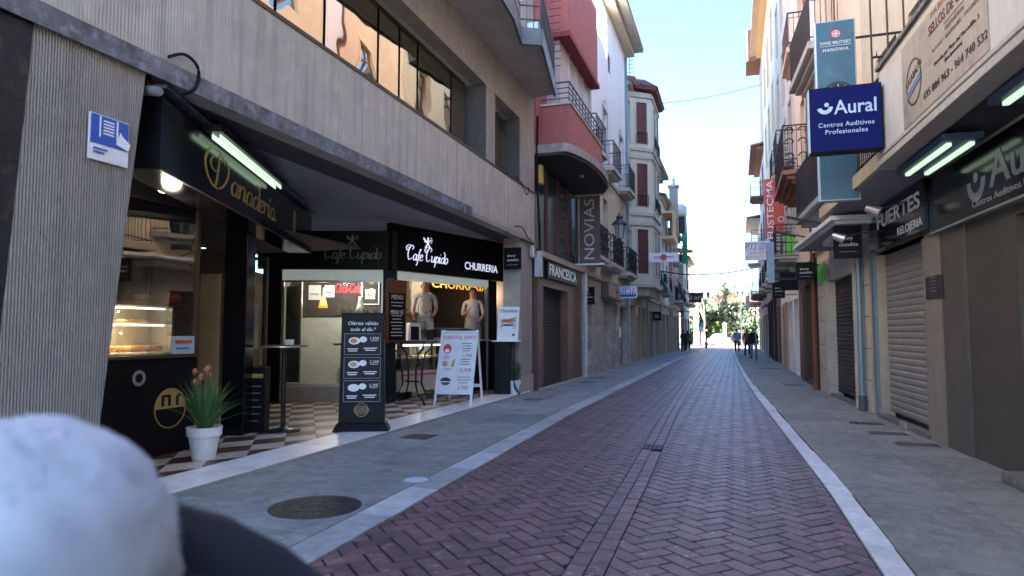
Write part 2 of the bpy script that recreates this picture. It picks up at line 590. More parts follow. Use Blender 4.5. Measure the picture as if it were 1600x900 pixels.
GL = {  # handwriting strokes, x-height 1
    'a': (1.05, [[(.85, .8), (.5, 1), (.12, .6), (.15, .12), (.5, 0), (.8, .45), (.88, .95)], [(.88, .95), (.8, .2), (.95, 0), (1.15, .2)]]),
    'e': (.8, [[(.1, .45), (.6, .6), (.62, .9), (.4, 1), (.08, .6), (.15, .08), (.45, 0), (.85, .25)]]),
    'f': (.6, [[(.75, 1.75), (.55, 1.9), (.38, 1.4), (.25, .2), (.1, -.75), (-.12, -.7)], [(0, .85), (.65, .95)]]),
    'u': (1.1, [[(0, .8), (.15, 1), (.15, .3), (.35, 0), (.75, .3), (.9, 1)], [(.9, 1), (.85, .15), (1.0, 0), (1.15, .15)]]),
    'p': (1.0, [[(.05, .85), (.2, 1), (.12, .0), (-.02, -.85)], [(.18, .6), (.5, 1), (.85, .75), (.75, .15), (.45, 0), (.15, .2)]]),
    'i': (.45, [[(0, .8), (.15, 1), (.12, .2), (.25, 0), (.45, .2)], [(.22, 1.4), (.24, 1.5)]]),
    'í': (.45, [[(0, .8), (.15, 1), (.12, .2), (.25, 0), (.45, .2)], [(.2, 1.3), (.42, 1.65)]]),
    'd': (1.05, [[(.8, .8), (.5, 1), (.12, .6), (.15, .12), (.5, 0), (.8, .4)], [(.5, 1.95), (.85, 1.75), (.98, 1.2), (.85, .3), (.95, 0), (1.15, .2)]]),
    'o': (.9, [[(.45, 1), (.1, .65), (.15, .1), (.5, 0), (.8, .4), (.7, .9), (.45, 1)]]),
    'n': (1.1, [[(0, .8), (.15, 1), (.12, 0)], [(.14, .6), (.5, 1), (.8, .9), (.78, .15), (.92, 0), (1.12, .2)]]),
    'r': (.75, [[(0, .8), (.15, 1), (.12, 0)], [(.14, .6), (.4, .98), (.72, .92)]]),
    ' ': (.5, []),
    'C': (1.6, [[(1.2, 1.7), (1.45, 2.1), (1.0, 2.35), (.45, 1.8), (.3, .8), (.7, 0), (1.4, .35)], [(1.0, 2.3), (.3, 2.4), (-.3, 2.0), (0, 1.5), (.4, 1.75), (.15, 2.05)]]),
    'P': (2.1, [[(.9, 2.6), (.75, 1.0), (.5, -.4), (.1, -.35)], [(1.5, 2.1), (.9, 2.9), (0, 2.6), (-.5, 1.4), (-.2, 0.1), (.6, -.5), (1.4, 0.1), (1.9, 1.5), (1.6, 2.5), (1.0, 2.2)], [(.3, 2.2), (0, 1.4), (.4, .9), (.9, 1.2)]]),
}


def script_mesh(s, w=0.17, shear=0.22):
    vs, fs = [], []
    x0 = 0
    for ch in s:
        adv, strokes = GL[ch]
        for st in strokes:
            P = cat_rom(st, 5)
            b = len(vs)
            for i, p in enumerate(P):
                q0, q1 = P[max(i - 1, 0)], P[min(i + 1, len(P) - 1)]
                dx, dy = q1[0] - q0[0], q1[1] - q0[1]
                L = math.hypot(dx, dy) or 1
                ww = w * (0.42 + 0.58 * abs(dy) / L) * (0.35 + 0.65 * math.sin(math.pi * (0.12 + 0.76 * i / (len(P) - 1))))
                nx, ny = -dy / L * ww / 2, dx / L * ww / 2
                for sg in (1, -1):
                    px, py = x0 + p[0] + sg * nx, p[1] + sg * ny
                    vs.append((px + shear * py, py, 0))
            for i in range(len(P) - 1):
                fs.append((b + 2 * i, b + 2 * i + 1, b + 2 * i + 3, b + 2 * i + 2))
        x0 += adv
    cx = (min(v[0] for v in vs) + max(v[0] for v in vs)) / 2
    return [(x - cx, y - .5, 0) for x, y, _ in vs], fs


def poly_shape(pts):
    return [(x, y, 0) for x, y in pts], [tuple(range(len(pts)))]


def disc(rx, ry=None, n=20, a0=0, a1=360):
    ry = ry or rx
    return poly_shape([(rx * math.cos(R(a0 + (a1 - a0) * k / (n if a1 - a0 == 360 else n - 1))), ry * math.sin(R(a0 + (a1 - a0) * k / (n if a1 - a0 == 360 else n - 1)))) for k in range(n)])


def ring_shape(r0, r1, n=24, a0=0, a1=360):
    vs, fs = [], []
    for k in range(n + 1):
        a = R(a0 + (a1 - a0) * k / n)
        vs += [(r0 * math.cos(a), r0 * math.sin(a), 0), (r1 * math.cos(a), r1 * math.sin(a), 0)]
    for k in range(n): fs.append((2 * k, 2 * k + 1, 2 * k + 3, 2 * k + 2))
    return vs, fs


def rect(w, h):
    return poly_shape([(-w / 2, -h / 2), (w / 2, -h / 2), (w / 2, h / 2), (-w / 2, h / 2)])


def merge(*shapes):
    """shapes: (vs,fs,dx,dy[,s])"""
    V, Fc = [], []
    for sh in shapes:
        vs, fs, dx, dy = sh[:4]
        s = sh[4] if len(sh) > 4 else 1
        b = len(V)
        V += [(x * s + dx, y * s + dy, 0) for x, y, _ in vs]
        Fc += [tuple(b + i for i in f) for f in fs]
    return V, Fc


def cherub():
    """little winged archer figure over the cafe name"""
    return merge((*disc(.16), .05, .62), (*disc(.2, .3), 0, .2), (*poly_shape([(-.1, .3), (-.7, .75), (-.75, .45), (-.55, .4), (-.6, .2), (-.1, .1)]), 0, 0),
                 (*poly_shape([(.1, .35), (.55, .55), (.6, .45), (.15, .2)]), 0, 0), (*ring_shape(.32, .38, 10, -70, 70), .35, .45),
                 (*poly_shape([(-.05, 0), (.35, -.45), (.5, -.35), (.15, .05)]), 0, 0), (*poly_shape([(-.15, 0), (-.5, -.4), (-.35, -.5), (.05, -.05)]), 0, 0))

# ------------------------------------------------------------------ the ground
XL = [(-6, -2.58), (3.8, -2.66), (12.7, -2.92), (33.8, -3.0), (49.6, -2.9), (66, -2.5), (72, -2.4)]
XR = [(-6, 1.02), (4.83, 0.84), (7.15, 0.81), (12, 0.62), (17.4, 0.42), (26, 0.18), (37, 0.0), (50, -0.16), (60, -0.24), (72, -0.3)]
xl = lambda y: interp(XL, y)
xr = lambda y: interp(XR, y)
xm = lambda y: (xl(y) + xr(y)) / 2 - (0.02 if y < 30 else 0)
wall_r = lambda y: (3.29 - 0.06266 * y) if y < 19.31 else 2.08

g = structure('ground')
m = MB()
m.add([(-400, 60, -.05), (400, 60, -.05), (400, -400, -.05), (-400, -400, -.05)], [(0, 1, 2, 3)])
m.add([(-400, 60, -.05), (400, 60, -.05), (400, -700, -.05), (-400, -700, -.05)], [(0, 1, 2, 3)]) if False else None
m = MB()
m.add([(-500, 300, -.05), (500, 300, -.05), (500, -900, -.05), (-500, -900, -.05)], [(0, 1, 2, 3)])
m.build('ground_sheet', M_concg, g)


def clip(poly, a, b, c):
    """keep a*x+b*y<=c"""
    out = []
    for i in range(len(poly)):
        p, q = poly[i], poly[(i + 1) % len(poly)]
        fp, fq = a * p[0] + b * p[1] - c, a * q[0] + b * q[1] - c
        if fp <= 0: out.append(p)
        if (fp < 0) != (fq < 0) and fp != fq:
            k = fp / (fp - fq)
            out.append((p[0] + (q[0] - p[0]) * k, p[1] + (q[1] - p[1]) * k))
    return out


def area(p):
    return abs(sum(p[i][0] * p[(i + 1) % len(p)][1] - p[(i + 1) % len(p)][0] * p[i][1] for i in range(len(p)))) / 2


def edge_clip(poly, fn, y, sign, pad):
    x0, x1 = fn(y - .5), fn(y + .5)
    s = x1 - x0            # x = x0 + s*(Y-(y-.5))
    # sign +1 keep x<=line-pad ; -1 keep x>=line+pad
    c = x0 - s * (y - .5)
    return clip(poly, sign, -sign * s, sign * c - pad)


def flat_block(mb, poly, z, t, tones, tone, tilt=0.0, cham=0.006):
    n = len(poly)
    cx, cy = sum(p[0] for p in poly) / n, sum(p[1] for p in poly) / n
    tx, ty = random.uniform(-tilt, tilt), random.uniform(-tilt, tilt)
    zz = lambda x, y: z + (x - cx) * tx + (y - cy) * ty
    ins = [(p[0] + (cx - p[0]) * cham / max(.03, math.hypot(cx - p[0], cy - p[1])), p[1] + (cy - p[1]) * cham / max(.03, math.hypot(cx - p[0], cy - p[1]))) for p in poly]
    vs = [(x, -y, zz(x, y)) for x, y in ins] + [(x, -y, zz(x, y) - cham * .8) for x, y in poly] + [(x, -y, z - t) for x, y in poly]
    fs = [tuple(range(n))]
    for k in (0, 1):
        fs += [(k * n + i, k * n + (i + 1) % n, (k + 1) * n + (i + 1) % n, (k + 1) * n + i) for i in range(n)]
    mb.add(vs, fs)
    tones += [tone] * len(fs)


road = structure('road')
Ys = [-6 + 2 * i for i in range(40)]
m = MB()
m.add([p for y in Ys for p in ((xl(y) - .02, -y, -.016), (xr(y) + .02, -y, -.016))], [(2 * i, 2 * i + 1, 2 * i + 3, 2 * i + 2) for i in range(len(Ys) - 1)])
m.build('road_bed', M_joint, road)

W = 0.136
bricks = []
r2 = math.sqrt(.5)
J = 0.014
for i in range(-80, 500):
    for j in range(-500, 500):
        k = (i - j) % 4
        if k not in (0, 3): continue
        a = (i, j, i + 2, j + 1) if k == 0 else (i, j, i + 1, j + 2)
        ccx, ccy = (a[0] + a[2]) / 2 * W, (a[1] + a[3]) / 2 * W
        X, Y = (ccx - ccy) * r2, (ccx + ccy) * r2
        X -= 1.0
        if Y < 2.6 or Y > 70 or X < -3.3 or X > 1.2: continue
        cs = [(a[0] * W + J / 2, a[1] * W + J / 2), (a[2] * W - J / 2, a[1] * W + J / 2), (a[2] * W - J / 2, a[3] * W - J / 2), (a[0] * W + J / 2, a[3] * W - J / 2)]
        poly = [((p - q) * r2 - 1.0, (p + q) * r2) for p, q in cs]
        poly = edge_clip(poly, xl, Y, -1, .012)
        if len(poly) < 3: continue
        poly = edge_clip(poly, xr, Y, 1, .012)
        if len(poly) < 3: continue
        if X < xm(Y):
            poly = edge_clip(poly, lambda y: xm(y) - .128, Y, 1, 0.003)
        else:
            poly = edge_clip(poly, lambda y: xm(y) + .128, Y, -1, 0.003)
        if len(poly) < 3 or area(poly) < 0.0008: continue
        bricks.append((Y, X, poly))
# band of two columns down the middle
for c in (0, 1):
    y = 2.6
    y += c * .11
    while y < 70:
        L = 0.252
        f0, f1 = xm(y), xm(y + L)
        a, b_ = (-.124, -.003) if c == 0 else (.003, .124)
        if not (8.86 < y + L / 2 < 9.25):
            bricks.append((y + L / 2, 99, [(f0 + a, y + .006), (f0 + b_, y + .006), (f1 + b_, y + L - .006), (f1 + a, y + L - .006)]))
        y += L
# drain cover sits in the band
vis = []
for bk in bricks:
    Y, X = bk[0], (bk[1] if bk[1] < 50 else xm(bk[0]))
    yf = -_sa * X + _ca * Y
    xc = _ca * X + _sa * Y
    ok = yf > 0 and abs(xc / yf * F_PX) < 810 and EYE / yf * F_PX < 385
    hood = xc / yf * F_PX < -330 and EYE / yf * F_PX > 250
    vis.append((0 if ok and not hood else 1, Y, len(vis)))
vis.sort()
near = set(v[2] for v in vis[:300])
stuff, st = MB(), []
nb = 0
for idx, (Y, X, poly) in enumerate(bricks):
    tone = min(1, max(0, random.gauss(.5, .22)))
    zt = random.uniform(-.0015, .0015)
    if idx in near:
        mb, tn = MB(), []
        flat_block(mb, poly, zt, .012, tn, tone, .012)
        mb.build('brick', M_brick, road, tones=tn)
    else:
        flat_block(stuff, poly, zt, .012, st, tone, .012)
o = stuff.build('bricks_far', M_brick, road, tones=st)
o.name = 'brick_field'
o['kind'] = 'stuff'

# kerb strips and pavement slabs
pav_l = structure('pavement')
pav_r = structure('pavement')


def strip(fa, fb, y0, y1, L, z, thick, name, mt, par, cols=1, jog=0.0, jt=.01, limit=30, tonev=.2):
    st, tn = MB(), []
    for c in range(cols):
        y = y0 + (c * .5 % 1) * L
        while y < y1:
            a, b_ = y + jt / 2, y + L - jt / 2
            A0, B0, A1, B1_ = fa(a), fb(a), fa(b_), fb(b_)
            q = lambda A, Bv, k: A + (Bv - A) * k
            k0, k1 = c / cols, (c + 1) / cols
            g0 = jt / 2
            j1 = random.uniform(-jog, jog)
            poly = [(q(A0, B0, k0) + g0, a), (q(A0, B0, k1) - g0 + j1, a), (q(A1, B1_, k1) - g0 + j1, b_), (q(A1, B1_, k0) + g0, b_)]
            tone = min(1, max(0, random.gauss(.5, tonev)))
            zz = z + random.uniform(-.0015, .0015)
            if y < limit and y > 1:
                mb, t1 = MB(), []
                flat_block(mb, poly, zz, thick, t1, tone, .002, .004)
                mb.build(name, mt, par, tones=t1)
            else:
                flat_block(st, poly, zz, thick, tn, tone, .002, .004)
            y += L
    o = st.build(name + '_row', mt, par, tones=tn)
    o['kind'] = 'stuff'


strip(lambda y: xl(y) - .32, xl, -5, 70, 1.0, .004, .03, 'kerb_stone', M_kerb, pav_l, jog=.0, limit=26)
strip(xr, lambda y: xr(y) + (.19 if y < 20 else .16), -5, 70, .8, .004, .03, 'kerb_stone', M_kerbw, pav_r, jog=.012, limit=26, tonev=.12)
strip(lambda y: -4.9, lambda y: xl(y) - .325, -5, 66, 1.25, .006, .04, 'paving_slab', M_slab, pav_l, cols=2, jt=.006, tonev=.1)
strip(lambda y: xr(y) + (.195 if y < 20 else .165), lambda y: wall_r(y) + .02, -5, 66, 1.25, .006, .04, 'paving_slab', M_slabr, pav_r, cols=2, jt=.006, tonev=.1)
m = MB()
m.add([(-4.9, 6, -.02), (3.4, 6, -.02), (3.4, -68, -.02), (-4.9, -68, -.02)], [(0, 1, 2, 3)])
m.build('mortar_bed', mat('slab_mortar', (0.10, 0.10, 0.10), 0.9, .2, 10), pav_l)

# crossing street and square at the far end
sq = structure('square_paving')
B('paving_sheet', mat('square_paving', (0.22, 0.21, 0.2), .8, .1, 1), sq, (-40, 40, -66, -140, -.04, -.012))
B('sunlit_band', mat('sunlit_crossing', (0.6, 0.58, 0.55), .8, .06, 1), sq, (-30, 30, -73.5, -76.5, -.012, .0))  # paler strip painted in for the sunlit band across the street

# covers and gratings set in the ground
mh = thing('manhole_cover', 'large round cast iron manhole cover in the left pavement near the camera', 'manhole cover', FW, -3.46, -5.06, 0.006)
m = MB()
m.lathe([(.39, .0), (.39, .006), (.345, .006), (.345, .003), (.0, .003)], (-3.46, -5.06, .006), 40)
m.build('cover_frame', M_cast, mh)
m = MB()
m.lathe([(.34, .003), (.34, .008), (.30, .008), (.30, .005), (.19, .005), (.19, .009), (.16, .009), (.16, .005), (0, .005)], (-3.46, -5.06, .006), 40)
for k in range(24):
    a = 2 * math.pi * k / 24
    m.box(-3.46 + .245 * math.cos(a) - .028, -3.46 + .245 * math.cos(a) + .028, -5.06 + .245 * math.sin(a) - .012, -5.06 + .245 * math.sin(a) + .012, .011, .0145, 0, a)
for k in range(8):
    a = 2 * math.pi * k / 8
    m.box(-3.46 + .08 * math.cos(a) - .05, -3.46 + .08 * math.cos(a) + .05, -5.06 + .08 * math.sin(a) - .01, -5.06 + .08 * math.sin(a) + .01, .011, .0148, 0, a)
m.build('cover', M_cast, mh)
cv = thing('utility_cover', 'small round pale blue metal cover in the left pavement beside the manhole', 'utility cover', FW, -3.11, -6.29, .006)
MB().lathe([(.12, 0), (.12, .005), (.10, .007), (0, .007)], (-3.11, -6.29, .006), 24).build('disc', mat('pale_blue_metal', (.42, .6, .72), .4, .1, 6), cv)
MB().lathe([(.155, 0), (.155, .002), (0, .002)], (-3.11, -6.29, .006), 24).build('mortar_ring', M_stone, cv)


def grate(X, Y, wx, wy, label, rot=0, group=None, nbars=8, dark=True):
    t = thing('floor_grating', label, 'grating', FW, X, -Y, .006, group)
    t.rotation_euler[2] += rot
    m = MB()
    f = .02
    for b in ((X - wx / 2, X + wx / 2, -Y - wy / 2, -Y - wy / 2 + f), (X - wx / 2, X + wx / 2, -Y + wy / 2 - f, -Y + wy / 2), (X - wx / 2, X - wx / 2 + f, -Y - wy / 2, -Y + wy / 2), (X + wx / 2 - f, X + wx / 2, -Y - wy / 2, -Y + wy / 2)):
        m.box(*b, .004, .011)
    m.build('frame', M_cast, t)
    B('recess', M_joint, t, (X - wx / 2 + f, X + wx / 2 - f, -Y - wy / 2 + f, -Y + wy / 2 - f, .0045, .0065))
    m = MB()
    for k in range(nbars):
        x = X - wx / 2 + f + (wx - 2 * f) * (k + .5) / nbars
        m.box(x - wx / nbars * .28, x + wx / nbars * .28, -Y - wy / 2 + f, -Y + wy / 2 - f, .0066, .0098)
    m.build('bars', M_cast, t)


grate(-4.36, 8.89, .42, .42, 'dark square grating in the left pavement beside the marble step', nbars=4)
grate(-4.35, 14.6, .4, .3, 'small dark grating in the left pavement level with the chocolate poster', nbars=4)
for x, y, w_ in ((-4.3, 20.2, 'nearer'), (-4.4, 22.3, 'farther')):
    grate(x, y, .5, .3, f'{w_} of two dark gratings in the left pavement before the brown shopfront', nbars=4)
grate(2.28, 10.35, .50, .26, 'nearest of three dark gratings along the right shopfronts', 0, None, 9)
grate(2.12, 11.35, .50, .30, 'middle one of three dark gratings along the right shopfronts', 0, None, 9)
grate(2.02, 12.5, .50, .30, 'farthest of three dark gratings, in front of the grey roller shutter', 0, None, 5)
grate(1.55, 20.9, .5, .34, 'lone dark grating in the right pavement by the brown drainpipe', 0, None, 6)
grate(1.3, 30.5, .8, .5, 'wide dark grating in the right pavement before the graffiti panel', 0, None, 6)
grate(xm(9.05), 9.05, .25, .36, 'square drain grating in the middle of the brick road', 0, None, 4)

# marble threshold and tiled floor of the cafe
fl = structure('cafe_floor')
Z1 = .05
y = 3.2
while y < 16.2:
    mb, tn = MB(), []
    flat_block(mb, [(-5.5, y + .003), (-4.9, y + .003), (-4.9, y + 1.297), (-5.5, y + 1.297)], Z1, .05, tn, .5, 0, .004)
    mb.build('marble_slab', M_marble, fl, tones=tn)
    y += 1.3
m = MB()
m.box(-5.49, -4.895, -16.1, 6, .0, .04)
m.build('step_riser', M_conc, fl)
B('floor_bed', M_stone, fl, (-13, -5.5, -17, 6, -.02, .036))
tw = .52
tl, tn_ = MB(), []
cnt = 0
for i in range(-60, 60):
    for j in range(-60, 60):
        X = -5.5 - (i + j) * tw * r2 * .5 * 1.35
        Y = (i - j) * tw * r2 * .5 * 1.9
        if X > -5.3 or X < -9.4 or Y < 3.6 or Y > 16: continue
        hx, hy = tw * r2 * .5 * 1.35 - .004, tw * r2 * .5 * 1.9 - .004
        poly = [(X - hx, Y), (X, Y - hy), (X + hx, Y), (X, Y + hy)]
        poly = clip(poly, 1, 0, -5.504)
        if len(poly) < 3: continue
        mt = M_tiler if ((i + j) % 2 == 0) else M_tilec
        mb, tn = MB(), []
        flat_block(mb, poly, Z1 - .002, .02, tn, .5, 0, .003)
        if cnt < 280 and 5.5 < Y < 13.5:
            mb.build('floor_tile', mt, fl)
            cnt += 1
        else:
            b = len(tl.v)
            tl.v += mb.v
            tl.f += [[b + q for q in f] for f in mb.f]
            tl.m += [0 if mt is M_tiler else 1] * len(mb.f)
o = tl.build('floor_tile_field', [M_tiler, M_tilec], fl)
o['kind'] = 'stuff'


# ------------------------------------------------------------------ wall with openings
def wall(parent, t0, t1, z0, z1, openings, mt, o=0.0, depth=0.25, name='wall', thick=0.3):
    ts = sorted({t0, t1, *[v for q in openings for v in (q[0], q[1])]})
    zs = sorted({z0, z1, *[v for q in openings for v in (q[2], q[3])]})
    ts = [v for v in ts if t0 - 1e-6 <= v <= t1 + 1e-6]
    zs = [v for v in zs if z0 - 1e-6 <= v <= z1 + 1e-6]
    m = MB()
    for a, b in zip(ts, ts[1:]):
        for c, d in zip(zs, zs[1:]):
            tc_, zc = (a + b) / 2, (c + d) / 2
            if any(q[0] < tc_ < q[1] and q[2] < zc < q[3] for q in openings): continue
            m.add([(a, o, c), (b, o, c), (b, o, d), (a, o, d)], [(0, 1, 2, 3)])
    for q in openings:
        a, b, c, d = q[:4]
        dp = depth
        m.add([(a, o, c), (b, o, c), (b, o, d), (a, o, d), (a, o - dp, c), (b, o - dp, c), (b, o - dp, d), (a, o - dp, d)],
              [(0, 4, 5, 1), (1, 5, 6, 2), (2, 6, 7, 3), (3, 7, 4, 0)])
    # sides, top
    m.add([(t0, o, z0), (t0, o - thick, z0), (t0, o - thick, z1), (t0, o, z1)], [(0, 1, 2, 3)])
    m.add([(t1, o, z0), (t1, o - thick, z0), (t1, o - thick, z1), (t1, o, z1)], [(0, 1, 2, 3)])
    m.add([(t0, o, z1), (t1, o, z1), (t1, o - thick, z1), (t0, o - thick, z1)], [(0, 1, 2, 3)])
    return m.build(name, mt, parent)


def window(parent, a, b, c, d, o, frame_m, pane_m, mull=1, trans=0, fw=.05, name='window', shutter=None):
    """a window part with pane sub-parts"""
    m = MB()
    m.box(a, b, o - .04, o + .02, c, c + fw)
    m.box(a, b, o - .04, o + .02, d - fw, d)
    m.box(a, a + fw, o - .04, o + .02, c + fw, d - fw)
    m.box(b - fw, b, o - .04, o + .02, c + fw, d - fw)
    for k in range(1, mull + 1):
        x = a + (b - a) * k / (mull + 1)
        m.box(x - fw / 2, x + fw / 2, o - .035, o + .016, c + fw, d - fw)
    if trans: m.box(a + fw, b - fw, o - .034, o + .014, c + (d - c) * trans - fw / 2, c + (d - c) * trans + fw / 2)
    w = m.build(name, frame_m, parent)
    for k in range(mull + 1):
        x0 = a + (b - a) * k / (mull + 1) + fw * .5
        x1 = a + (b - a) * (k + 1) / (mull + 1) - fw * .5
        B('pane', pane_m, w, (x0, x1, o - .022, o - .012, c + fw * .6, d - fw * .6))
    return w


def slatted(parent, a, b, c, d, o, mt, pitch=.09, name='roller_shutter', single=True, amp=.018, label=None):
    back = B(name, mt, parent, (a, b, o - .05, o - .03, c, d))
    n = max(1, int((d - c) / pitch))
    if single:
        for k in range(n):
            z = c + (d - c) * k / n
            h = (d - c) / n
            MB().prism([(o - .03, z + .004), (o - .03 + amp, z + h * .3), (o - .03 + amp, z + h * .75), (o - .03, z + h - .002)], 't', a + .01, b - .01).build('slat', mt, back)
    else:
        m = MB()
        for k in range(n):
            z = c + (d - c) * k / n
            h = (d - c) / n
            m.prism([(o - .03, z + .004), (o - .03 + amp, z + h * .3), (o - .03 + amp, z + h * .75), (o - .03, z + h - .002)], 't', a + .01, b - .01)
        q = m.build('slats', mt, back)
        q['kind'] = 'stuff'
    if label: back['label'] = label
    return back


def balcony(parent, t0, t1, dep, z, h, mt_slab, mt_rail, thick=.18, pitch=.11, orn=0, mould=0, o0=0.0, name='balcony', panel=None):
    m = MB()
    m.box(t0, t1, o0, o0 + dep, z - thick, z)
    if mould:
        for k in range(1, mould + 1):
            q = .13 * k
            m.box(t0 + q, t1 - q, o0, o0 + dep - q, z - thick - .1 * k, z - thick - .1 * (k - 1) - .003)
    s = m.build(name, mt_slab, parent)
    m = MB()
    e = .05
    A, Bt, D = t0 + e, t1 - e, o0 + dep - e
    for zz, r in ((z + h, .022), (z + .1, .014), (z + h - .14, .010)):
        m.tube([(A, o0, zz), (A, D, zz), (Bt, D, zz), (Bt, o0, zz)], r, 5)
    n = max(2, int((Bt - A) / pitch))
    pts = [(A + (Bt - A) * k / n, D) for k in range(n + 1)]
    n2 = max(2, int(D - o0) if False else int((D - o0) / pitch))
    pts += [(A, o0 + (D - o0) * k / n2) for k in range(1, n2)] + [(Bt, o0 + (D - o0) * k / n2) for k in range(1, n2)]
    for x, y in pts:
        m.tube([(x, y, z), (x, y, z + h)], .009, 4, cap=False)
    if orn:
        def scroll(cx, cy, ax, zc, r):
            P = []
            for k in range(15):
                a = k / 14 * 4.2
                rr = r * (1 - .17 * a * .9)
                P.append((cx + (rr * math.cos(a) if ax == 't' else 0), cy + (rr * math.cos(a) if ax == 'o' else 0), zc + rr * math.sin(a)))
            m.tube(P, .017, 4, cap=False)
        step = orn
        k = A + step / 2
        while k < Bt:
            for zc in (z + h * .3, z + h * .62): 
                scroll(k, D, 't', zc, step * .42)
            k += step
        for X_ in (A, Bt):
            k = o0 + step / 2
            while k < D:
                for zc in (z + h * .3, z + h * .62, z + h * .87):
                    scroll(X_, k, 'o', zc, step * .40)
                k += step
    m.build('railing', mt_rail, s)
    return s


# ------------------------------------------------------------------ LEFT 1: the ribbed concrete building over the cafe
bA = thing('concrete_building', 'grey building of ribbed concrete with a long window strip over the cafe arcade', 'building', FL, 8, 0, 0)
A0, A1 = -7.0, 16.62
ZF, ZS, ZH, ZT = 3.83, 5.15, 6.75, 7.6
m = MB()
m.box(A0, A1, -.3, 0, ZF, ZS - .05)
m.build('fascia', M_ribc, bA)
# vertical joints between cladding panels are real gaps
B('coping', M_brf, bA, (A0, A1, -.45, .015, ZS - .05, ZS))
m = MB()
m.prism([(.0, ZF - .02), (.03, ZF - .04), (.035, ZF + .14), (.0, ZF + .16)], 't', A0, 12.2)
m.build('drip_strip', M_zinc, bA)
m = MB()
m.prism([(.0, ZF - .02), (.02, ZF - .03), (.022, ZF + .06), (.0, ZF + .07)], 't', 12.2, A1)
m.build('drip_edge', M_conc, bA)
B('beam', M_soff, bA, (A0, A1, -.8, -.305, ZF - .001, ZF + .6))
B('soffit', M_ceil, bA, (A0, A1, -9, -.8, ZF + .12, ZF + .3))
# window strip
segs = [-6.2, -3.8, -1.4, 1.0, 3.2, 5.3, 6.7, 7.74, 9.21, 9.92, 10.61, 12.1, 12.81, 12.98]
B('head_beam', M_conc, bA, (A0, A1, -.3, .0, ZH, ZT))
B('upper_wall', M_conc, bA, (A0, A1, -.3, -.02, ZT + .26, 12.5))
B('window_pier', M_conc, bA, (13.09, 13.6, -.45, 0, ZS, ZH))
B('end_pier', M_conc, bA, (15.43, A1, -.45, 0, ZS, ZH))
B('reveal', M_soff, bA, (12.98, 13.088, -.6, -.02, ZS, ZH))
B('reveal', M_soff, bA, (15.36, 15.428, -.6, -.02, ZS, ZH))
for a, b in zip(segs, segs[1:]):
    if b - a < .3: continue
    m = MB()
    m.box(a, a + .035, -.44, -.40, ZS, ZH)
    m.box(b - .0, b + .03, -.44, -.40, ZS, ZH)
    m.box(a + .036, b, -.44, -.40, ZS, ZS + .05)
    m.box(a + .036, b, -.44, -.40, ZH - .05, ZH)
    w = m.build('window', M_brf, bA)
    B('pane', G_bronze, w, (a + .04, b + .01, -.42, -.41, ZS + .05, ZH - .05))
    q = B('blind', mat('brown_blind', (.12, .1, .07), .7, .1, 4), w, (a + .02, b + .02, -.56, -.54, ZS + .45, ZH))
for a, b in ((13.62, 14.2), (14.22, 14.8), (14.82, 15.34)):
    m = MB()
    m.box(a, a + .05, -.46, -.36, ZS, ZH)
    m.box(b, b + .02, -.46, -.36, ZS, ZH)
    w = m.build('window', M_brf, bA)
    B('pane', G_bronze, w, (a + .04, b + .01, -.42, -.41, ZS + .02, ZH - .02))
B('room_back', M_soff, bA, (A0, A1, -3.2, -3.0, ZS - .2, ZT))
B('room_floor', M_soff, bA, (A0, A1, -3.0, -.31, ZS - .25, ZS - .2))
# sawtooth slab of the upper balconies
saw = [(A0, -.31), (A0, 1.35), (0, 1.3), (4, 1.28), (8, 1.12), (11.97, .93), (13.1, .73), (13.3, 1.12), (16.35, .62), (16.5, -.31)]
m = MB()
m.prism([(a, b) for a, b in saw], 'z', ZT, ZT + .22)
m.build('balcony_slab', mat('pale_slab_concrete', (.46, .43, .40), .85, .1, 1.2, streak=.2), bA)
m = MB()
edge = saw[1:-1]
for (a, b), (c, d) in zip(edge, edge[1:]):
    L = math.hypot(c - a, d - b)
    nx, ny = (d - b) / L * .05, -(c - a) / L * .05
    nx, ny = -nx, -ny
    m.prism([(a, b), (c, d), (c + nx, d + ny), (a + nx, b + ny)], 'z', ZT - .06, ZT + .3)
m.build('slab_edge', mat('slab_edge_metal', (.12, .12, .13), .5, .2, 4), bA)
m = MB()
for (a, b), (c, d) in zip(edge[4:], edge[5:]):
    for zz in (ZT + .5, ZT + .8, ZT + 1.25):
        m.tube([(a, b, zz), (c, d, zz)], .018, 5)
    n = max(1, int(math.hypot(c - a, d - b) / .14))
    for k in range(n + 1):
        m.tube([(a + (c - a) * k / n, b + (d - b) * k / n, ZT + .25), (a + (c - a) * k / n, b + (d - b) * k / n, ZT + 1.25)], .012, 4, cap=False)
m.build('railing', M_iron, bA)
m = MB()
for (a, b), z in (((13.9, .95), .45), ((14.9, .8), .5), ((15.8, .68), .4)):
    m.box(a, a + .35, b - .3, b - .05, ZT + .3, ZT + .33 + z)
m.build('blue_chairs', M_lblue, bA)
B('side_wall', M_conc, bA, (A1 - .25, A1, -9, -.31, ZF, 12.5))
B('back_wall', M_conc, bA, (A0, A1, -9.3, -9.0, 0, 12.5))
B('unseen_roof_slab', M_conc, bA, (A0, A1, -9.3, 0, 12.5, 12.7))
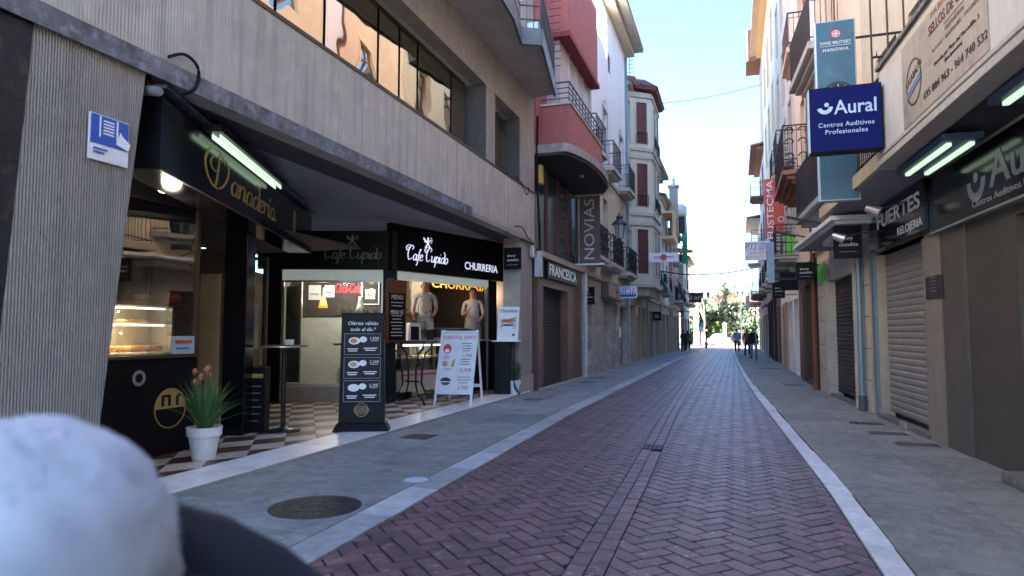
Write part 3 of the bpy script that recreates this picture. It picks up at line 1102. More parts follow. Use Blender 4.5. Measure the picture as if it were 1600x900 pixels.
# raking pier
m = MB()
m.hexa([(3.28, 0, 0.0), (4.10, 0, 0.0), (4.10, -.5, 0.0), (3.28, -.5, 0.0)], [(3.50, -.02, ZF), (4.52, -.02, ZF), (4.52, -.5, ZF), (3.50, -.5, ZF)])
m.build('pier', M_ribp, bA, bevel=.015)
m = MB()
m.prism([(.2, 0), (3.275, 0), (3.497, ZF), (.2, ZF)], 'o', -.5, -.012)
m.build('side_panel', mat('veined_dark_marble', (.03, .03, .03), .6, .2, 3, spec=.2, dirt=((.12, .10, .07), 2.2, .8)), bA)
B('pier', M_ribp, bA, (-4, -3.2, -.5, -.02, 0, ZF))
# end pier by the next building, down to the ground
m = MB()
m.box(15.6, 16.6, -.5, -.06, .45, ZF)
m.build('end_wall', M_conc, bA)
B('return_wall', M_ceil, bA, (17.0, 17.2, -2.5, -.4, 0, ZF))
m = MB()
m.box(15.57, 16.63, -.52, -.03, 0, .45)
m.build('plinth', M_stone, bA, bevel=.01)

# things on the building
pl = thing('wall_plaque', 'small blue and white plaque screwed to the ribbed concrete pier', 'plaque', FL, 4.14, .0, 2.95)
q0, q1 = 3.99, 4.36
m = MB()
m.box(3.96, 4.33, .0, .012, 2.88, 3.26)
m.build('plate', M_wht, pl)
o_ = .014
put_flat(*rect(.35, .235), 'blue_field', M_bprint, pl, 4.145, o_, 3.135)
for k in range(5):
    put_flat(*rect(.10, .012), 'stripe', M_wprint, pl, 4.13, o_ + .004, 3.215 - k * .026)
put_flat(*rect(.012, .17), 'stripe', M_wprint, pl, 4.05, o_ + .004, 3.16)
put_flat(*rect(.012, .17), 'stripe', M_wprint, pl, 4.21, o_ + .004, 3.16)
put_flat(*poly_shape([(-.06, -.05), (.06, -.08), (.08, -.02), (.0, .03), (-.02, .06)]), 'hand_symbol', M_wprint, pl, 4.26, o_ + .004, 3.10)
put_flat(*rect(.13, .012), 'stripe', M_bprint, pl, 4.06, o_ + .004, 2.975)
put_flat(*rect(.10, .012), 'stripe', M_bprint, pl, 4.045, o_ + .004, 2.945)
pl.location += Vector((0, 0, .02))

cm = thing('security_camera', 'small grey security camera under the concrete fascia by the pier', 'security camera', FL, 4.62, -.1, 3.7)
m = MB()
m.tube([(4.6, -.12, 3.69), (4.6, .04, 3.66)], .045, 10)
m.tube([(4.6, .04, 3.66), (4.6, .06, 3.655)], .03, 10)
m.build('body', mat('grey_plastic', (.22, .22, .22), .5), cm)
B('bracket', M_blackm, cm, (4.58, 4.62, -.12, -.08, 3.72, ZF))


def cable(label, pts, r=.012, mt=None, group=None):
    P = []
    V = [Vector(p) for p in pts]
    for i in range(len(V) - 1):
        p0, p1, p2, p3 = V[max(0, i - 1)], V[i], V[i + 1], V[min(len(V) - 1, i + 2)]
        for j in range(6):
            t = j / 6
            P.append(0.5 * (2 * p1 + (p2 - p0) * t + (2 * p0 - 5 * p1 + 4 * p2 - p3) * t * t + (3 * p1 - p0 - 3 * p2 + p3) * t ** 3))
    P.append(V[-1])
    o = thing('cable', label, 'cable', FW, V[0].x, -V[0].y, V[0].z, group)
    m = MB()
    m.tube([(p.x, -p.y, p.z) for p in P], r, 5)
    m.build('wire', mt or M_black, o)
    return o


cable('coil of black cable looped over the metal strip below the concrete fascia', [FL.w(4.7, .03, 4.02), FL.w(4.85, .06, 4.1), FL.w(5.0, .06, 4.06), FL.w(5.05, .05, 3.95), FL.w(5.0, .05, 3.82), FL.w(4.9, .02, 3.74)], .016)
cable('thin dark cable drooping from the far end of the window sill', [FL.w(15.0, .03, 5.22), FL.w(15.4, .05, 5.12), FL.w(15.75, .05, 4.92), FL.w(15.9, .05, 5.0), FL.w(16.0, .04, 5.15)], .012)
cable('thin dark cable hanging below the far end of the concrete fascia', [FL.w(14.9, .03, 4.0), FL.w(15.4, .05, 4.05), FL.w(15.8, .05, 3.9), FL.w(16.4, .08, 3.7), FL.w(16.75, .1, 3.55), FL.w(16.9, .1, 3.2)], .014)
cable('bundle of black cables running down the joint beside the maroon frame', [FL.w(16.72, .06, 7.2), FL.w(16.7, .05, 6.0), FL.w(16.75, .06, 5.0), FL.w(16.8, .08, 4.2), FL.w(16.78, .1, 3.6), FL.w(16.95, .1, 3.3), FL.w(16.85, .1, 3.05)], .035)


def hit(fr, u, v, o=0.0):
    """where the sight line of a photo point meets a facade plane: (t, z)"""
    d = _ray(u, v)
    P = (fr.O[0] + fr.n[0] * o, fr.O[1] + fr.n[1] * o)
    k = (P[0] * fr.n[0] + P[1] * fr.n[1]) / (d[0] * fr.n[0] + d[1] * fr.n[1])
    x, y = d[0] * k - P[0], d[1] * k - P[1]
    return x * fr.d[0] + y * fr.d[1], EYE + d[2] * k


# ------------------------------------------------------------------ LEFT: the bakery
bk = thing('bakery', 'dark bakery front with glazed counter behind the ribbed concrete pier', 'shop front', FL, 5.8, -1.6, Z1)
OX = -1.6
B('counter_panel', M_black, bk, (3.6, 6.88, OX - .08, OX, Z1, 1.2), bevel=.008)
B('counter_ledge', M_brf, bk, (3.6, 6.9, OX - .3, OX + .03, 1.2, 1.235))
B('head_panel', M_black, bk, (3.6, 6.9, OX - .25, OX, 3.06, ZF + .1))
for a, b in ((3.6, 5.2), (5.26, 6.84)):
    w = B('window_frame', M_brf, bk, (b, b + .055, OX - .06, OX - .01, 1.236, 3.06))
    B('pane', G_shop, w, (a, b, OX - .04, OX - .03, 1.236, 3.06))
B('return_wall', M_black, bk, (6.84, 6.9, OX - .5, OX - .09, Z1, 1.25))
B('back_wall', mat('bakery_back_wall', (.10, .07, .04), .7, .2, 2), bk, (3.2, 11.2, -4.9, -4.8, Z1, 3.9))
B('near_wall', M_soff, bk, (3.3, 3.4, -4.8, -.6, Z1, 3.9))
B('ceiling', M_soff, bk, (3.4, 11.2, -4.8, OX - .26, 3.1, 3.14))
t_, z_ = hit(FL, 217, 591, OX)
put_flat(*ring_shape(.045, .075, 20), 'round_badge', M_grey and M_alu, bk, t_, OX, z_, 1.2)
t_, z_ = hit(FL, 266, 635, OX)
put_flat(*ring_shape(.225, .24, 30), 'emblem_ring', M_gold, bk, t_, OX, z_ - .02, 1.0)
put_flat(*disc(.22, .22, 20, 0, 180), 'emblem_top', M_gold, bk, t_, OX, z_ - .02, 1.0)
put_flat(*merge((*rect(.04, .12), -.12, 0), (*rect(.04, .12), -.02, 0), (*rect(.04, .12), .1, 0), (*rect(.13, .03), -.07, .06), (*rect(.05, .03), .13, .06)), 'emblem_bars', M_black, bk, t_, OX + .004, z_ + .07, 1.0)

ds = thing('pastry_case', 'glass pastry case with shelves of bread and croissants inside the bakery window', 'display case', FL, 5.95, OX - .25, 1.236)
KT0, KT1 = 5.35, 6.55
o0_, o1_ = OX - .42, OX - .09
zA, zB, zC = 1.25, 1.60, 1.80
m = MB()
for zz in (zA, zB, zC):
    m.box(KT0, KT1, o0_, o1_, zz, zz + .02)
m.build('shelf', M_wht, ds)
B('end_post', M_alu, ds, (KT1, KT1 + .03, o0_, o1_, 1.24, zC + .02))
B('case_back', mat('case_back_panel', (.3, .26, .2), .6), ds, (KT0, KT1, o0_ - .02, o0_, 1.24, zC))
B('light_strip', E_disc, ds, (KT0, KT1 - .05, o1_ - .08, o1_ - .06, zB - .02, zB - .002))
B('light_strip', E_disc, ds, (KT0, KT1 - .05, o1_ - .08, o1_ - .06, zC - .02, zC - .002))
M_pastry = mat('golden_pastry', (.42, .17, .05), .6, .25, 14)
M_bread = mat('pale_bread', (.55, .38, .18), .7, .15, 10)


def croissant(par, t, o, z, s, mt, name='pastry'):
    P = [(t + s * math.cos(a) * 1.0, o + s * .6 * math.sin(a), z + s * .25) for a in [R(200 + 140 * k / 6 - 90 + 90) for k in range(7)]]
    return MB().tube(P, [s * q for q in (.08, .22, .34, .4, .34, .22, .08)], 7).build(name, mt, par, smooth=True)


for k in range(12):
    croissant(ds, KT0 + .05 + k * .1, o1_ - .12 - .1 * (k % 2), zA + .02, .085, M_pastry)
    croissant(ds, KT0 + .09 + k * .1, o1_ - .10, zA + .06, .07, M_bread if k % 3 == 0 else M_pastry)
for k in range(8):
    croissant(ds, KT0 + .08 + k * .14, o1_ - .14, zB + .02, .07, M_pastry if k % 2 else M_bread)
for k in range(9):
    z = zC + .045 + .045 * (k % 3)
    t = KT1 - .42 + .02 * (k // 3)
    MB().tube([(t, o1_ - .1 - .05 * (k // 3), z), (t + .1, o1_ - .11 - .05 * (k // 3), z + .01), (t + .22, o1_ - .12 - .05 * (k // 3), z)], [.015, .028, .015], 8).build('bread_roll', M_bread, ds, smooth=True)
for k in range(8):
    croissant(ds, KT0 + .1 + k * .09, o1_ - .14, zC + .02, .07, M_pastry)
MB().ball((6.72, OX - .25, 1.93), .12, 0, 10, (.8, .8, .8)).build('pink_parcel', mat('pink_wrap', (.55, .06, .12), .4), ds, smooth=True)
B('shelf', M_brf, ds, (KT1 + .031, 6.82, o0_, o1_, 1.78, 1.80))

nt_ = thing('price_notice', 'pale blue paper notice with red print low in the bakery window', 'notice', FL, *[(v[0] + w2[0]) / 2 for v, w2 in [(hit(FL, 268, 540, OX), hit(FL, 303, 540, OX))]], OX, 1.25)
bt = BASE[nt_.name]
ta, tb = hit(FL, 268, 540, OX)[0], hit(FL, 303, 540, OX)[0]
nt_.location = FL.w((ta + tb) / 2, OX, 1.24)
BASE[nt_.name] = ((ta + tb) / 2, OX, 1.24, -1)
B('sheet', mat('pale_blue_paper', (.36, .5, .62), .6), nt_, (ta, tb, OX + .002, OX + .006, 1.24, 1.46))
put_flat(*rect(.26, .035), 'print', M_rprint, nt_, (ta + tb) / 2, OX + .008, 1.39)
put_flat(*rect(.2, .014), 'print', M_bprint, nt_, (ta + tb) / 2 - .02, OX + .008, 1.31)

# ceiling lamps
p = at_z(268, 302, 3.05)
cl = thing('ceiling_lamp', 'round lit ceiling lamp glowing inside the bakery window', 'ceiling lamp', FW, p[0], -p[1], 3.1)
MB().lathe([(.14, -.03), (.14, .0), (.12, .0)], (p[0], -p[1], 3.1), 20).build('rim', M_wht, cl)
MB().lathe([(.125, -.04), (.125, -.031), (0, -.031)], (p[0], -p[1], 3.1), 20).build('diffuser', E_disc, cl)
for k, (u, v) in enumerate(((388, 344), (411, 375), (346, 402), (390, 400), (318, 389))):
    p = at_z(u, v, 3.05)
    sp = thing('spot_lamp', ['small ceiling spot nearest the bakery sign letters', 'small ceiling spot farthest right in the bakery ceiling', 'small ceiling spot between two others low in the bakery', 'small ceiling spot beside the glass door', 'warm ceiling spot leftmost in the bakery ceiling'][k], 'spot lamp', FW, p[0], -p[1], 3.1, 'spot lamps in the bakery ceiling')
    MB().lathe([(.05, -.03), (.05, .0)], (p[0], -p[1], 3.1), 12).build('housing', M_blackm, sp)
    MB().lathe([(.042, -.036), (.0, -.034)], (p[0], -p[1], 3.1), 12).build('bulb', E_disc, sp)
    BASE[sp.name] = (p[0], -p[1], 3.1, -1)


def lamp(fr, t, o, z, power, col=(1, .75, .45), r=.06, name='lamp_light', parent=None):
    l = bpy.data.lights.new(name, 'POINT')
    l.energy = power * 0.4
    l.color = col
    l.shadow_soft_size = r
    ob = bpy.data.objects.new(name, l)
    COL.objects.link(ob)
    if parent:
        b = BASE[parent.name]
        ob.parent = parent
        ob.location = (b[3] * (t - b[0]), o - b[1], z - b[2])
    else:
        ob.location = fr.w(t, o, z)
    return ob


lamp(FW, BASE[cl.name][0], BASE[cl.name][1], 2.8, 2.5, (1, .82, .6), .1, 'lamp_light', cl)
lamp(FL, 5.9, OX - .15, 1.5, 2.2, (1, .78, .5), .012, 'case_light', ds)
lamp(FL, 5.9, OX - .2, 1.74, .8, (1, .85, .6), .012, 'case_light', ds)

# sign box of the bakery
S0, S1 = (-4.98, 4.75), (-7.55, 10.75)
FS = Fr(S0, (S1[0] - S0[0], S1[1] - S0[1]), -1)
sg = thing('bakery_sign', 'long black slanting sign box lettered Panadería in dull gold', 'sign', FS, FS.L / 2, 0, 3.0)
m = MB()
m.prism([(0, 3.0), (0, 3.68), (-.1, 3.74), (-.42, 3.74), (-.42, 3.0)], 't', 0, FS.L)
m.build('box', M_blackg, sg)
B('lower_trim', M_brf, sg, (0, FS.L, 0.001, .02, 2.985, 3.0))
B('cornice', M_zinc, sg, (-.05, FS.L + .05, -.43, .06, 3.742, 3.775))
vs, fs = script_mesh('P', .2, 0)
ta, za = hit(FS, 343, 282)
tp, tq = hit(FS, 318, 282)[0], hit(FS, 358, 282)[0]
put_flat(vs, fs, 'lettering', M_gold, sg, (tp + tq) / 2, 0, za + .02, .13, tq - tp)
vs, fs = script_mesh('anadería', .24, .1)
tb, zb = hit(FS, 360, 312)
tc, zc = hit(FS, 431, 330)
put_flat(vs, fs, 'lettering', M_gold, sg, (tb + tc) / 2, 0, 3.26, .175, tc - tb)
td, zd = hit(FS, 460, 335)
put_flat(*merge((*disc(.1), 0, .05), (*poly_shape([(-.05, -.3), (.05, -.3), (.12, .0), (-.12, 0)]), 0, 0)), 'emblem', M_gold, sg, td, 0, 3.42, 1)
# twin tube fixture over the sign
(ta, za), (tb, zb) = hit(FS, 342, 243, .14), hit(FS, 438, 302, .14)
tf = thing('tube_light', 'twin fluorescent tube light glowing above the bakery sign', 'tube light', FS, (ta + tb) / 2, .14, 3.7)
zt_ = 3.66
B('housing', M_blackm, tf, (ta - .1, tb + .1, .03, .20, zt_, zt_ + .08))
for o_ in (.06, .14):
    B('tube', E_tube, tf, (ta, tb, o_, o_ + .014, zt_ - .055, zt_ - .001))

# entrance columns, glass door, boards in the recess
def zc_at(u, Z):
    xc = (u - 800) / F_PX * Z
    return (_ca * xc - _sa * Z, _sa * xc + _ca * Z)


FCAM = lambda u, Z: Fr(zc_at(u, Z), (_ca, _sa), -1)
f = FCAM(367, 9.6)
c = thing('black_column', 'square black column between the bakery recess and the glass door', 'column', f, 0, 0, Z1)
B('shaft', M_blackg, c, (-.16, .16, -.32, 0, Z1, 3.9), bevel=.01)
f = FCAM(326, 9.6)
c = thing('beige_panel', 'plain beige panel leaning behind the glass left of the black column', 'panel', f, 0, 0, Z1)
B('board', mat('beige_board', (.32, .25, .15), .7, .08, 2), c, (-.16, .14, -.1, -.06, Z1, 2.35), bevel=.01)
f = FCAM(400, 10.6)
c = thing('glass_door', 'tall glass door with notices beside the black column', 'door', f, 0, 0, Z1)
m = MB()
for b in ((-.19, -.14, Z1, 2.7), (.13, .17, Z1, 2.7)): m.box(b[0], b[1], -.05, 0, b[2], b[3])
m.box(-.14, .13, -.05, 0, Z1, Z1 + .1)
m.box(-.14, .13, -.05, 0, 2.65, 2.7)
m.build('frame', M_brf, c)
B('pane', G_shop, c, (-.14, .13, -.03, -.02, Z1 + .1, 2.65))
B('notice', mat('pale_paper', (.5, .56, .6), .6), c, (-.13, .03, -.018, -.014, 1.25, 1.95))
B('notice', mat('red_paper', (.6, .2, .2), .6), c, (-.12, -.03, -.018, -.014, 2.15, 2.4))
B('handle', M_alu, c, (.09, .11, .005, .04, 1.0, 1.3))
for (u0, u1, y0, y1, lab) in ((0, 0, 0, 0, ''),): pass
f = FCAM(401, 9.9)
c = thing('floor_blackboard', 'low black menu stand with a yellow label beside the bistro table', 'menu stand', f, 0, 0, Z1)
B('body', M_black, c, (-.17, .15, -.22, 0, Z1, 1.0), bevel=.01)
B('label_strip', M_gold, c, (-.10, .12, .002, .006, .84, .90))
for k in range(6):
    put_flat(*rect(.2 - .03 * (k % 3), .012), 'print', M_gprint, c, .0, .002, .72 - .1 * k)

# bistro table
def bistro(X, Y, zt, r, label, reach=.0):
    t = thing('bistro_table', label, 'table', FW, X, -Y, Z1)
    MB().lathe([(r, -.02), (r, .0), (r - .01, .008), (0, .008)], (X, -Y, zt), 28).build('table_top', mat('table_top_wood', (.12, .06, .04), .4, .2, 6), t)
    MB().lathe([(r + .004, -.024), (r + .004, -.004)], (X, -Y, zt), 28).build('rim', M_alu, t)
    MB().lathe([(.035, .02), (.035, zt - Z1 - .02)], (X, -Y, Z1), 14).build('column', M_blackm, t)
    MB().lathe([(.26, 0), (.26, .012), (.1, .035), (.04, .06)], (X, -Y, Z1), 28).build('base', M_blackm, t, smooth=True)
    return t


bt_ = bistro(-6.4, 8.5, 1.31, .36, 'tall round black bistro table standing on the tiles before the cafe window')
nh = thing('napkin_holder', 'small pale napkin holder on top of the tall bistro table', 'napkin holder', FW, -6.32, -8.5, 1.32)
B('holder', M_wht, nh, (-6.37, -6.27, -8.55, -8.47, 1.32, 1.40), bevel=.006)

# ------------------------------------------------------------------ LEFT: the cafe and the churro counter
cf = thing('cafe', 'black cafe front with lit name boards turning the corner under the arcade', 'shop front', FC1, 0, 0, Z1)
L1, L2 = FC1.L, FC2.L
B('corner_post', M_black, cf, (-.12, .27, -.2, .02, Z1, 3.0))
B('corner_post', M_black, cf, (L1 - .12, L1 + .16, -.2, .02, Z1, 2.86))
B('low_wall', M_conc, cf, (.27, L1 - .12, -.18, 0, Z1, .36))
B('low_wall_cap', M_stonel, cf, (.27, L1 - .12, -.2, .02, .36, .39))
m = MB()
m.box(.27, L1 - .12, -.1, -.04, 2.62, 2.86)
m.build('transom_panel', mat('glowing_transom', (.5, .58, .55), .5, .05, 3, emit=.02), cf)  # faint glow put into the panel for the lit ceiling inside
w = B('window_frame', M_alu, cf, (.27, .31, -.1, -.03, .39, 2.62), (L1 - .16, L1 - .12, -.1, -.03, .39, 2.62), (.31, L1 - .16, -.1, -.03, .39, .43), (.31, L1 - .16, -.1, -.03, 2.58, 2.62), (.66, .69, -.1, -.03, .43, 2.58))
B('pane', G_clear, w, (.31, .66, -.07, -.06, .43, 2.58))
B('pane', G_clear, w, (.69, L1 - .16, -.07, -.06, .43, 2.58))
B('sign_board', M_black, cf, (-.2, L1 + .18, .03, .16, 2.84, 3.66), bevel=.01)
B('room_ceiling', M_ceil, cf, (-.2, L1 - .02, -3.2, -.21, 2.88, 2.92))
vs, fs = script_mesh('Cafe Cupido', .2, .2)
ta, tb = hit(FC1, 504, 395, .16)[0], hit(FC1, 596, 395, .16)[0]
put_flat(vs, fs, 'lettering', M_gprint, cf, (ta + tb) / 2, .16, 3.13, .125, tb - ta)
put_flat(*cherub(), 'cherub_emblem', M_gprint, cf, (ta + tb) / 2, .16, 3.44, .17)
# interior
M_in = mat('cafe_wall_dark', (.06, .045, .04), .7, .2, 2)
M_inw = mat('cafe_wall_pale', (.42, .42, .38), .7, .1, 2)
B('back_wall', M_inw, cf, (-.6, L1 + .6, -2.3, -2.2, Z1, 2.88))
B('wall_panel', M_in, cf, (-.1, L1 + .2, -2.19, -2.15, 1.9, 2.87))
B('side_wall', M_in, cf, (-.7, -.6, -2.3, -.2, Z1, 2.88))
m = MB()
random.seed(3)
for k in range(12):
    t0 = .33 + k * .028
    m.box(t0, t0 + .024, -.16 - .012 * (k % 2), -.14, .45, 2.5)
m.build('curtain', mat('grey_strip_curtain', (.12, .13, .125), .7, .3, 12, streak=.6), cf)
vs, fs = text_mesh('Coca-Cola', 0, .35, .012)
ta, za = hit(FC1, 543, 451, -2.14)
tb = hit(FC1, 523, 451, -2.14)[0]
neon = thing('neon_sign', 'red neon script sign glowing on the dark cafe wall', 'neon sign', FC1, ta, -2.14, za)
put_flat(vs, fs, 'lettering', E_red, neon, ta, -2.13, za, .34, 2 * (ta - tb))
for k, (u, v, w_, h_, lab) in enumerate(((492, 457, .30, .36, 'white printed sheet left of another on the dark cafe wall'), (515, 455, .24, .30, 'tilted white printed sheet left of the red neon sign'))):
    ta, za = hit(FC1, u, v, -2.14)
    q = thing('paper_notice', lab, 'notice', FC1, ta, -2.14, za)
    B('sheet', M_wht, q, (ta - w_ / 2, ta + w_ / 2, -2.14, -2.134, za - h_ / 2, za + h_ / 2))
    put_flat(*rect(w_ * .7, .02), 'print', M_kprint, q, ta, -2.133, za - .04)
ta, za = hit(FC1, 579, 456, -2.14)
q = thing('framed_picture', 'grey framed picture with a cup on the cafe wall right of the neon', 'picture', FC1, ta, -2.14, za)
B('frame', M_alu, q, (ta - .22, ta + .22, -2.14, -2.1, za - .32, za + .32))
B('print', M_in, q, (ta - .19, ta + .19, -2.1, -2.095, za - .29, za + .29))
B('print', M_wht, q, (ta - .12, ta + .12, -2.094, -2.09, za - .18, za + .06))
put_flat(*disc(.06), 'cup_print', M_oprint, q, ta, -2.088, za - .06)
# interior counter with lamps and glasses
ci = thing('cafe_counter', 'dark counter with a wooden post seen through the cafe window', 'counter', FC1, 1.7, -1.1, Z1)
B('top', M_brf, ci, (1.2, 2.9, -1.4, -.8, 1.22, 1.26))
B('body', M_in, ci, (1.35, 2.9, -1.35, -.9, Z1, 1.22))
B('post', mat('orange_wood', (.4, .16, .05), .5), ci, (1.75, 1.82, -.88, -.82, Z1, 1.22))
q = B('cupboard', M_inw, ci, (1.3, 1.75, -.88, -.8, Z1, .72))
put_flat(*disc(.07), 'green_disc', mat('green_print', (.03, .2, .08)), ci, 1.55, -.79, .5)
for u, v, lab, warm in ((505, 470, 'orange glowing conical lamp on the cafe shelf', 1), (563, 480, 'silver conical bottle on the cafe shelf', 0)):
    ta, za = hit(FC1, u, v, -1.1)
    q = thing('table_lamp' if warm else 'silver_bottle', lab, 'lamp' if warm else 'bottle', FC1, ta, -1.1, za - .16)
    MB().lathe([(.13, -.18), (.09, .0), (.045, .16), (.04, .24), (.0, .24)], (ta, -1.1, za), 12).build('body', E_warm if warm else M_alu, q, smooth=True) if not warm else MB().lathe([(.11, -.16), (.07, .0), (.04, .10), (.0, .10)], (ta, -1.1, za), 12).build('shade', mat('amber_shade', (1, .3, .06), .5, emit=.12), q, smooth=True)
    if warm:
        MB().lathe([(.038, .10), (.02, .30), (.0, .3)], (ta, -1.1, za), 10).build('stem', M_alu, q)
        lamp(FC1, ta, -.95, za, 2.0, (1, .5, .2), .08, 'lamp_light', q)
B('shelf', M_brf, ci, (1.2, 2.9, -1.25, -.95, hit(FC1, 540, 490, -1.1)[1] - .06, hit(FC1, 540, 490, -1.1)[1] - .03))
for k in range(8):
    t = 1.35 + k * .18
    q = thing('drinking_glass', f'clear glass on the cafe counter, number {k + 1} from the left' if False else ('leftmost','second','third','fourth','fifth','sixth','seventh','rightmost')[k] + ' clear glass, counted from the left, on the cafe shelf', 'glass', FC1, t, -1.12, hit(FC1, 540, 490, -1.1)[1] - .03, 'glasses on the cafe shelf')
    zz = hit(FC1, 540, 490, -1.1)[1] - .03
    MB().lathe([(.04, 0), (.045, .12), (.043, .12), (.036, .01)], (t, -1.12, zz), 10).build('bowl', G_clear, q)
lamp(FC1, 1.4, -1.0, 2.7, 22, (1, .95, .82), .15, 'room_light', cf)

# churro counter side (facing the street)
ch = thing('churro_counter', 'churro stand with a black fascia and an open serving window facing the street', 'shop front', FC2, 1.8, 0, Z1)
B('sign_board', M_black, ch, (-.12, L2 + .75, .03, .16, 2.84, 3.84), bevel=.01)
B('head_panel', mat('glowing_transom', (.5, .58, .55)), ch, (.14, L2 - .1, -.3, .028, 2.68, 2.839))  # same material, so this panel carries the added glow too
B('ceiling', M_soff, ch, (.1, L2 + .3, -2.3, -.31, 2.86, 2.9))
B('back_wall', M_in, ch, (1.5, L2 + .3, -2.4, -2.3, Z1, 2.86))
B('far_wall', M_in, ch, (L2 + .31, L2 + .4, -2.4, -.2, Z1, 3.0))
B('white_frame', M_alu, ch, (L2 - .12, L2 - .06, -.08, 0, Z1, 2.68))
B('black_panel', M_black, ch, (L2 - .06, L2 + .3, -.15, 0, Z1, 2.84))
B('counter_top', M_alu, ch, (.15, L2 - .12, -.7, .12, 1.3, 1.34))
B('counter_body', M_black, ch, (2.2, L2 - .12, -.6, -.02, Z1, 1.3))
vs, fs = script_mesh('Cafe Cupido', .25, .2)
ta, tb = hit(FC2, 634, 400, .16)[0], hit(FC2, 700, 400, .16)[0]
put_flat(vs, fs, 'lettering', E_white, ch, (ta + tb) / 2, .16, 3.17, .135, tb - ta)
put_flat(*cherub(), 'cherub_emblem', E_white, ch, (ta + tb) / 2, .16, 3.50, .2)
ta, tb = hit(FC2, 726, 413, .16)[0], hit(FC2, 777, 413, .16)[0]
T('CHURRERIA', ch, (ta + tb) / 2, .16, 3.12, .26, E_white, wid=tb - ta, bold=.01)
ta, tb = hit(FC2, 674, 447, -.45)[0], hit(FC2, 762, 447, -.45)[0]
za = (hit(FC2, 690, 447, -.45)[1] + hit(FC2, 745, 447, -.45)[1]) / 2
q = thing('amber_sign', 'amber capital letters hung inside the churro stand', 'sign', FC2, (ta + tb) / 2, -.45, za)
T('CHURRERIA', q, (ta + tb) / 2, -.45, za, .27, E_churr, wid=tb - ta, bold=.02)
B('rail', M_blackm, q, (ta, tb, -.49, -.475, za + .04, za + .06))
# display case under the counter
dc = thing('snack_case', 'lit glass case of churros and pastries under the counter with a red stripe', 'display case', FC2, .95, .05, Z1)
B('body', M_stonel, dc, (.3, 2.1, -.55, .08, .22, .46))
B('red_stripe', M_rprint, dc, (.3, 2.1, .081, .086, .56, .60))
B('base_band', M_stonel, dc, (.3, 2.1, -.55, .08, .461, .66))
B('back', M_inw, dc, (.3, 2.1, -.55, -.5, .661, 1.24))
B('shelf', M_alu, dc, (.34, 2.06, -.5, .06, .93, .95))
B('top', M_alu, dc, (.3, 2.1, -.55, .09, 1.24, 1.28))
B('front_glass', G_clear, dc, (.3, 2.1, .07, .078, .661, 1.24))
B('light_strip', E_disc, dc, (.5, 1.9, -.1, -.06, 1.205, 1.235))
B('leg', M_blackm, dc, (.36, .42, -.5, -.44, Z1, .22))
B('leg', M_blackm, dc, (.36, .42, .0, .06, Z1, .22))
B('leg', M_blackm, dc, (1.98, 2.04, .0, .06, Z1, .22))
for k in range(10):
    croissant(dc, .5 + k * .16, -.1 - .1 * (k % 2), .66, .07, M_pastry)
    MB().lathe([(.05, 0), (.07, .02), (.05, .04), (.025, .03), (.025, .01)], (.5 + k * .16, -.12, .955), 10).build('doughnut', M_bread, dc, smooth=True)
lamp(FC2, 1.2, -.15, 1.15, 1.5, (1, .9, .75), .012, 'case_light', dc)
for u, v, lab, pw in ((753, 461, 'warm hanging bulb at the right of the churro stand', 3), (677, 432, 'warm bulb at the top left of the amber letters', 9)):
    ta, za = hit(FC2, u, v, -.6)
    q = thing('hanging_bulb', lab, 'lamp', FC2, ta, -.6, za)
    MB().ball((ta, -.6, za), .05, 0, 10).build('bulb', E_warm, q, smooth=True)
    MB().tube([(ta, -.6, za + .05), (ta, -.6, 2.86)], .008, 5).build('cord', M_black, q)
    lamp(FC2, ta, -.45, za - .02, pw, (1, .62, .33), .06, 'lamp_light', q)
# things on the counter
ta, _z = hit(FC2, 643, 515, -.1)
q = thing('napkin_dispenser', 'white framed black napkin dispenser on the churro counter', 'napkin dispenser', FC2, ta, -.05, 1.34)
m = MB()
m.prism([(ta - .22, 1.34), (ta - .18, 1.68), (ta - .12, 1.72), (ta + .12, 1.72), (ta + .18, 1.68), (ta + .22, 1.34)], 'o', -.15, 0)
m.build('shell', M_wht, q)
B('dark_front', M_black, q, (ta - .13, ta + .13, .001, .01, 1.34, 1.64), bevel=.0)
ta, za = hit(FC2, 634, 463, -.3)
q = thing('yellow_card', 'pale yellow card standing behind the counter left of the man', 'card', FC2, ta, -.3, 2.0)
B('card', mat('yellow_card', (.6, .5, .18), .6), q, (ta - .16, ta + .16, -.32, -.3, 2.05, 2.5), bevel=.01)
q = thing('cardboard_box', 'brown box on the counter behind the napkin dispenser', 'box', FC2, ta + .15, -.5, 1.34)
B('box', mat('kraft_board', (.32, .22, .12), .8, .1, 4), q, (ta - .1, ta + .6, -.62, -.4, 1.34, 1.98), bevel=.006)
for k in range(7):
    t = 1.35 + k * .26
    q = thing('food_tray', ('leftmost','second','third','fourth','fifth','sixth','rightmost')[k] + ' metal tray of fried dough, from the left, on the churro counter', 'tray', FC2, t, -.35, 1.34, 'trays on the churro counter')
    MB().lathe([(.07, 0), (.11, .06), (.105, .06), (.066, .008), (0, .008)], (t, -.35, 1.34), 14).build('bowl', M_alu, q)
    croissant(q, t, -.35, 1.37, .07, M_pastry)
ta, tb = hit(FC2, 672, 515, -.2)[0], hit(FC2, 745, 515, -.2)[0]
q = thing('counter_display', 'low glazed steel display on the churro counter before the two workers', 'display case', FC2, (ta + tb) / 2, -.2, 1.34)
B('back', mat('steel_grey_back', (.2, .19, .17), .5, .1, 3), q, (ta, tb, -.42, -.4, 1.36, 1.60))
B('top', M_alu, q, (ta, tb, -.42, -.1, 1.60, 1.615))
B('base', M_alu, q, (ta, tb, -.42, -.1, 1.341, 1.37))
B('front_glass', G_clear, q, (ta, tb, -.11, -.105, 1.371, 1.60))
for k in range(8):
    croissant(q, ta + .12 + k * (tb - ta - .2) / 8, -.25, 1.39, .07, M_pastry if k % 2 else M_bread)
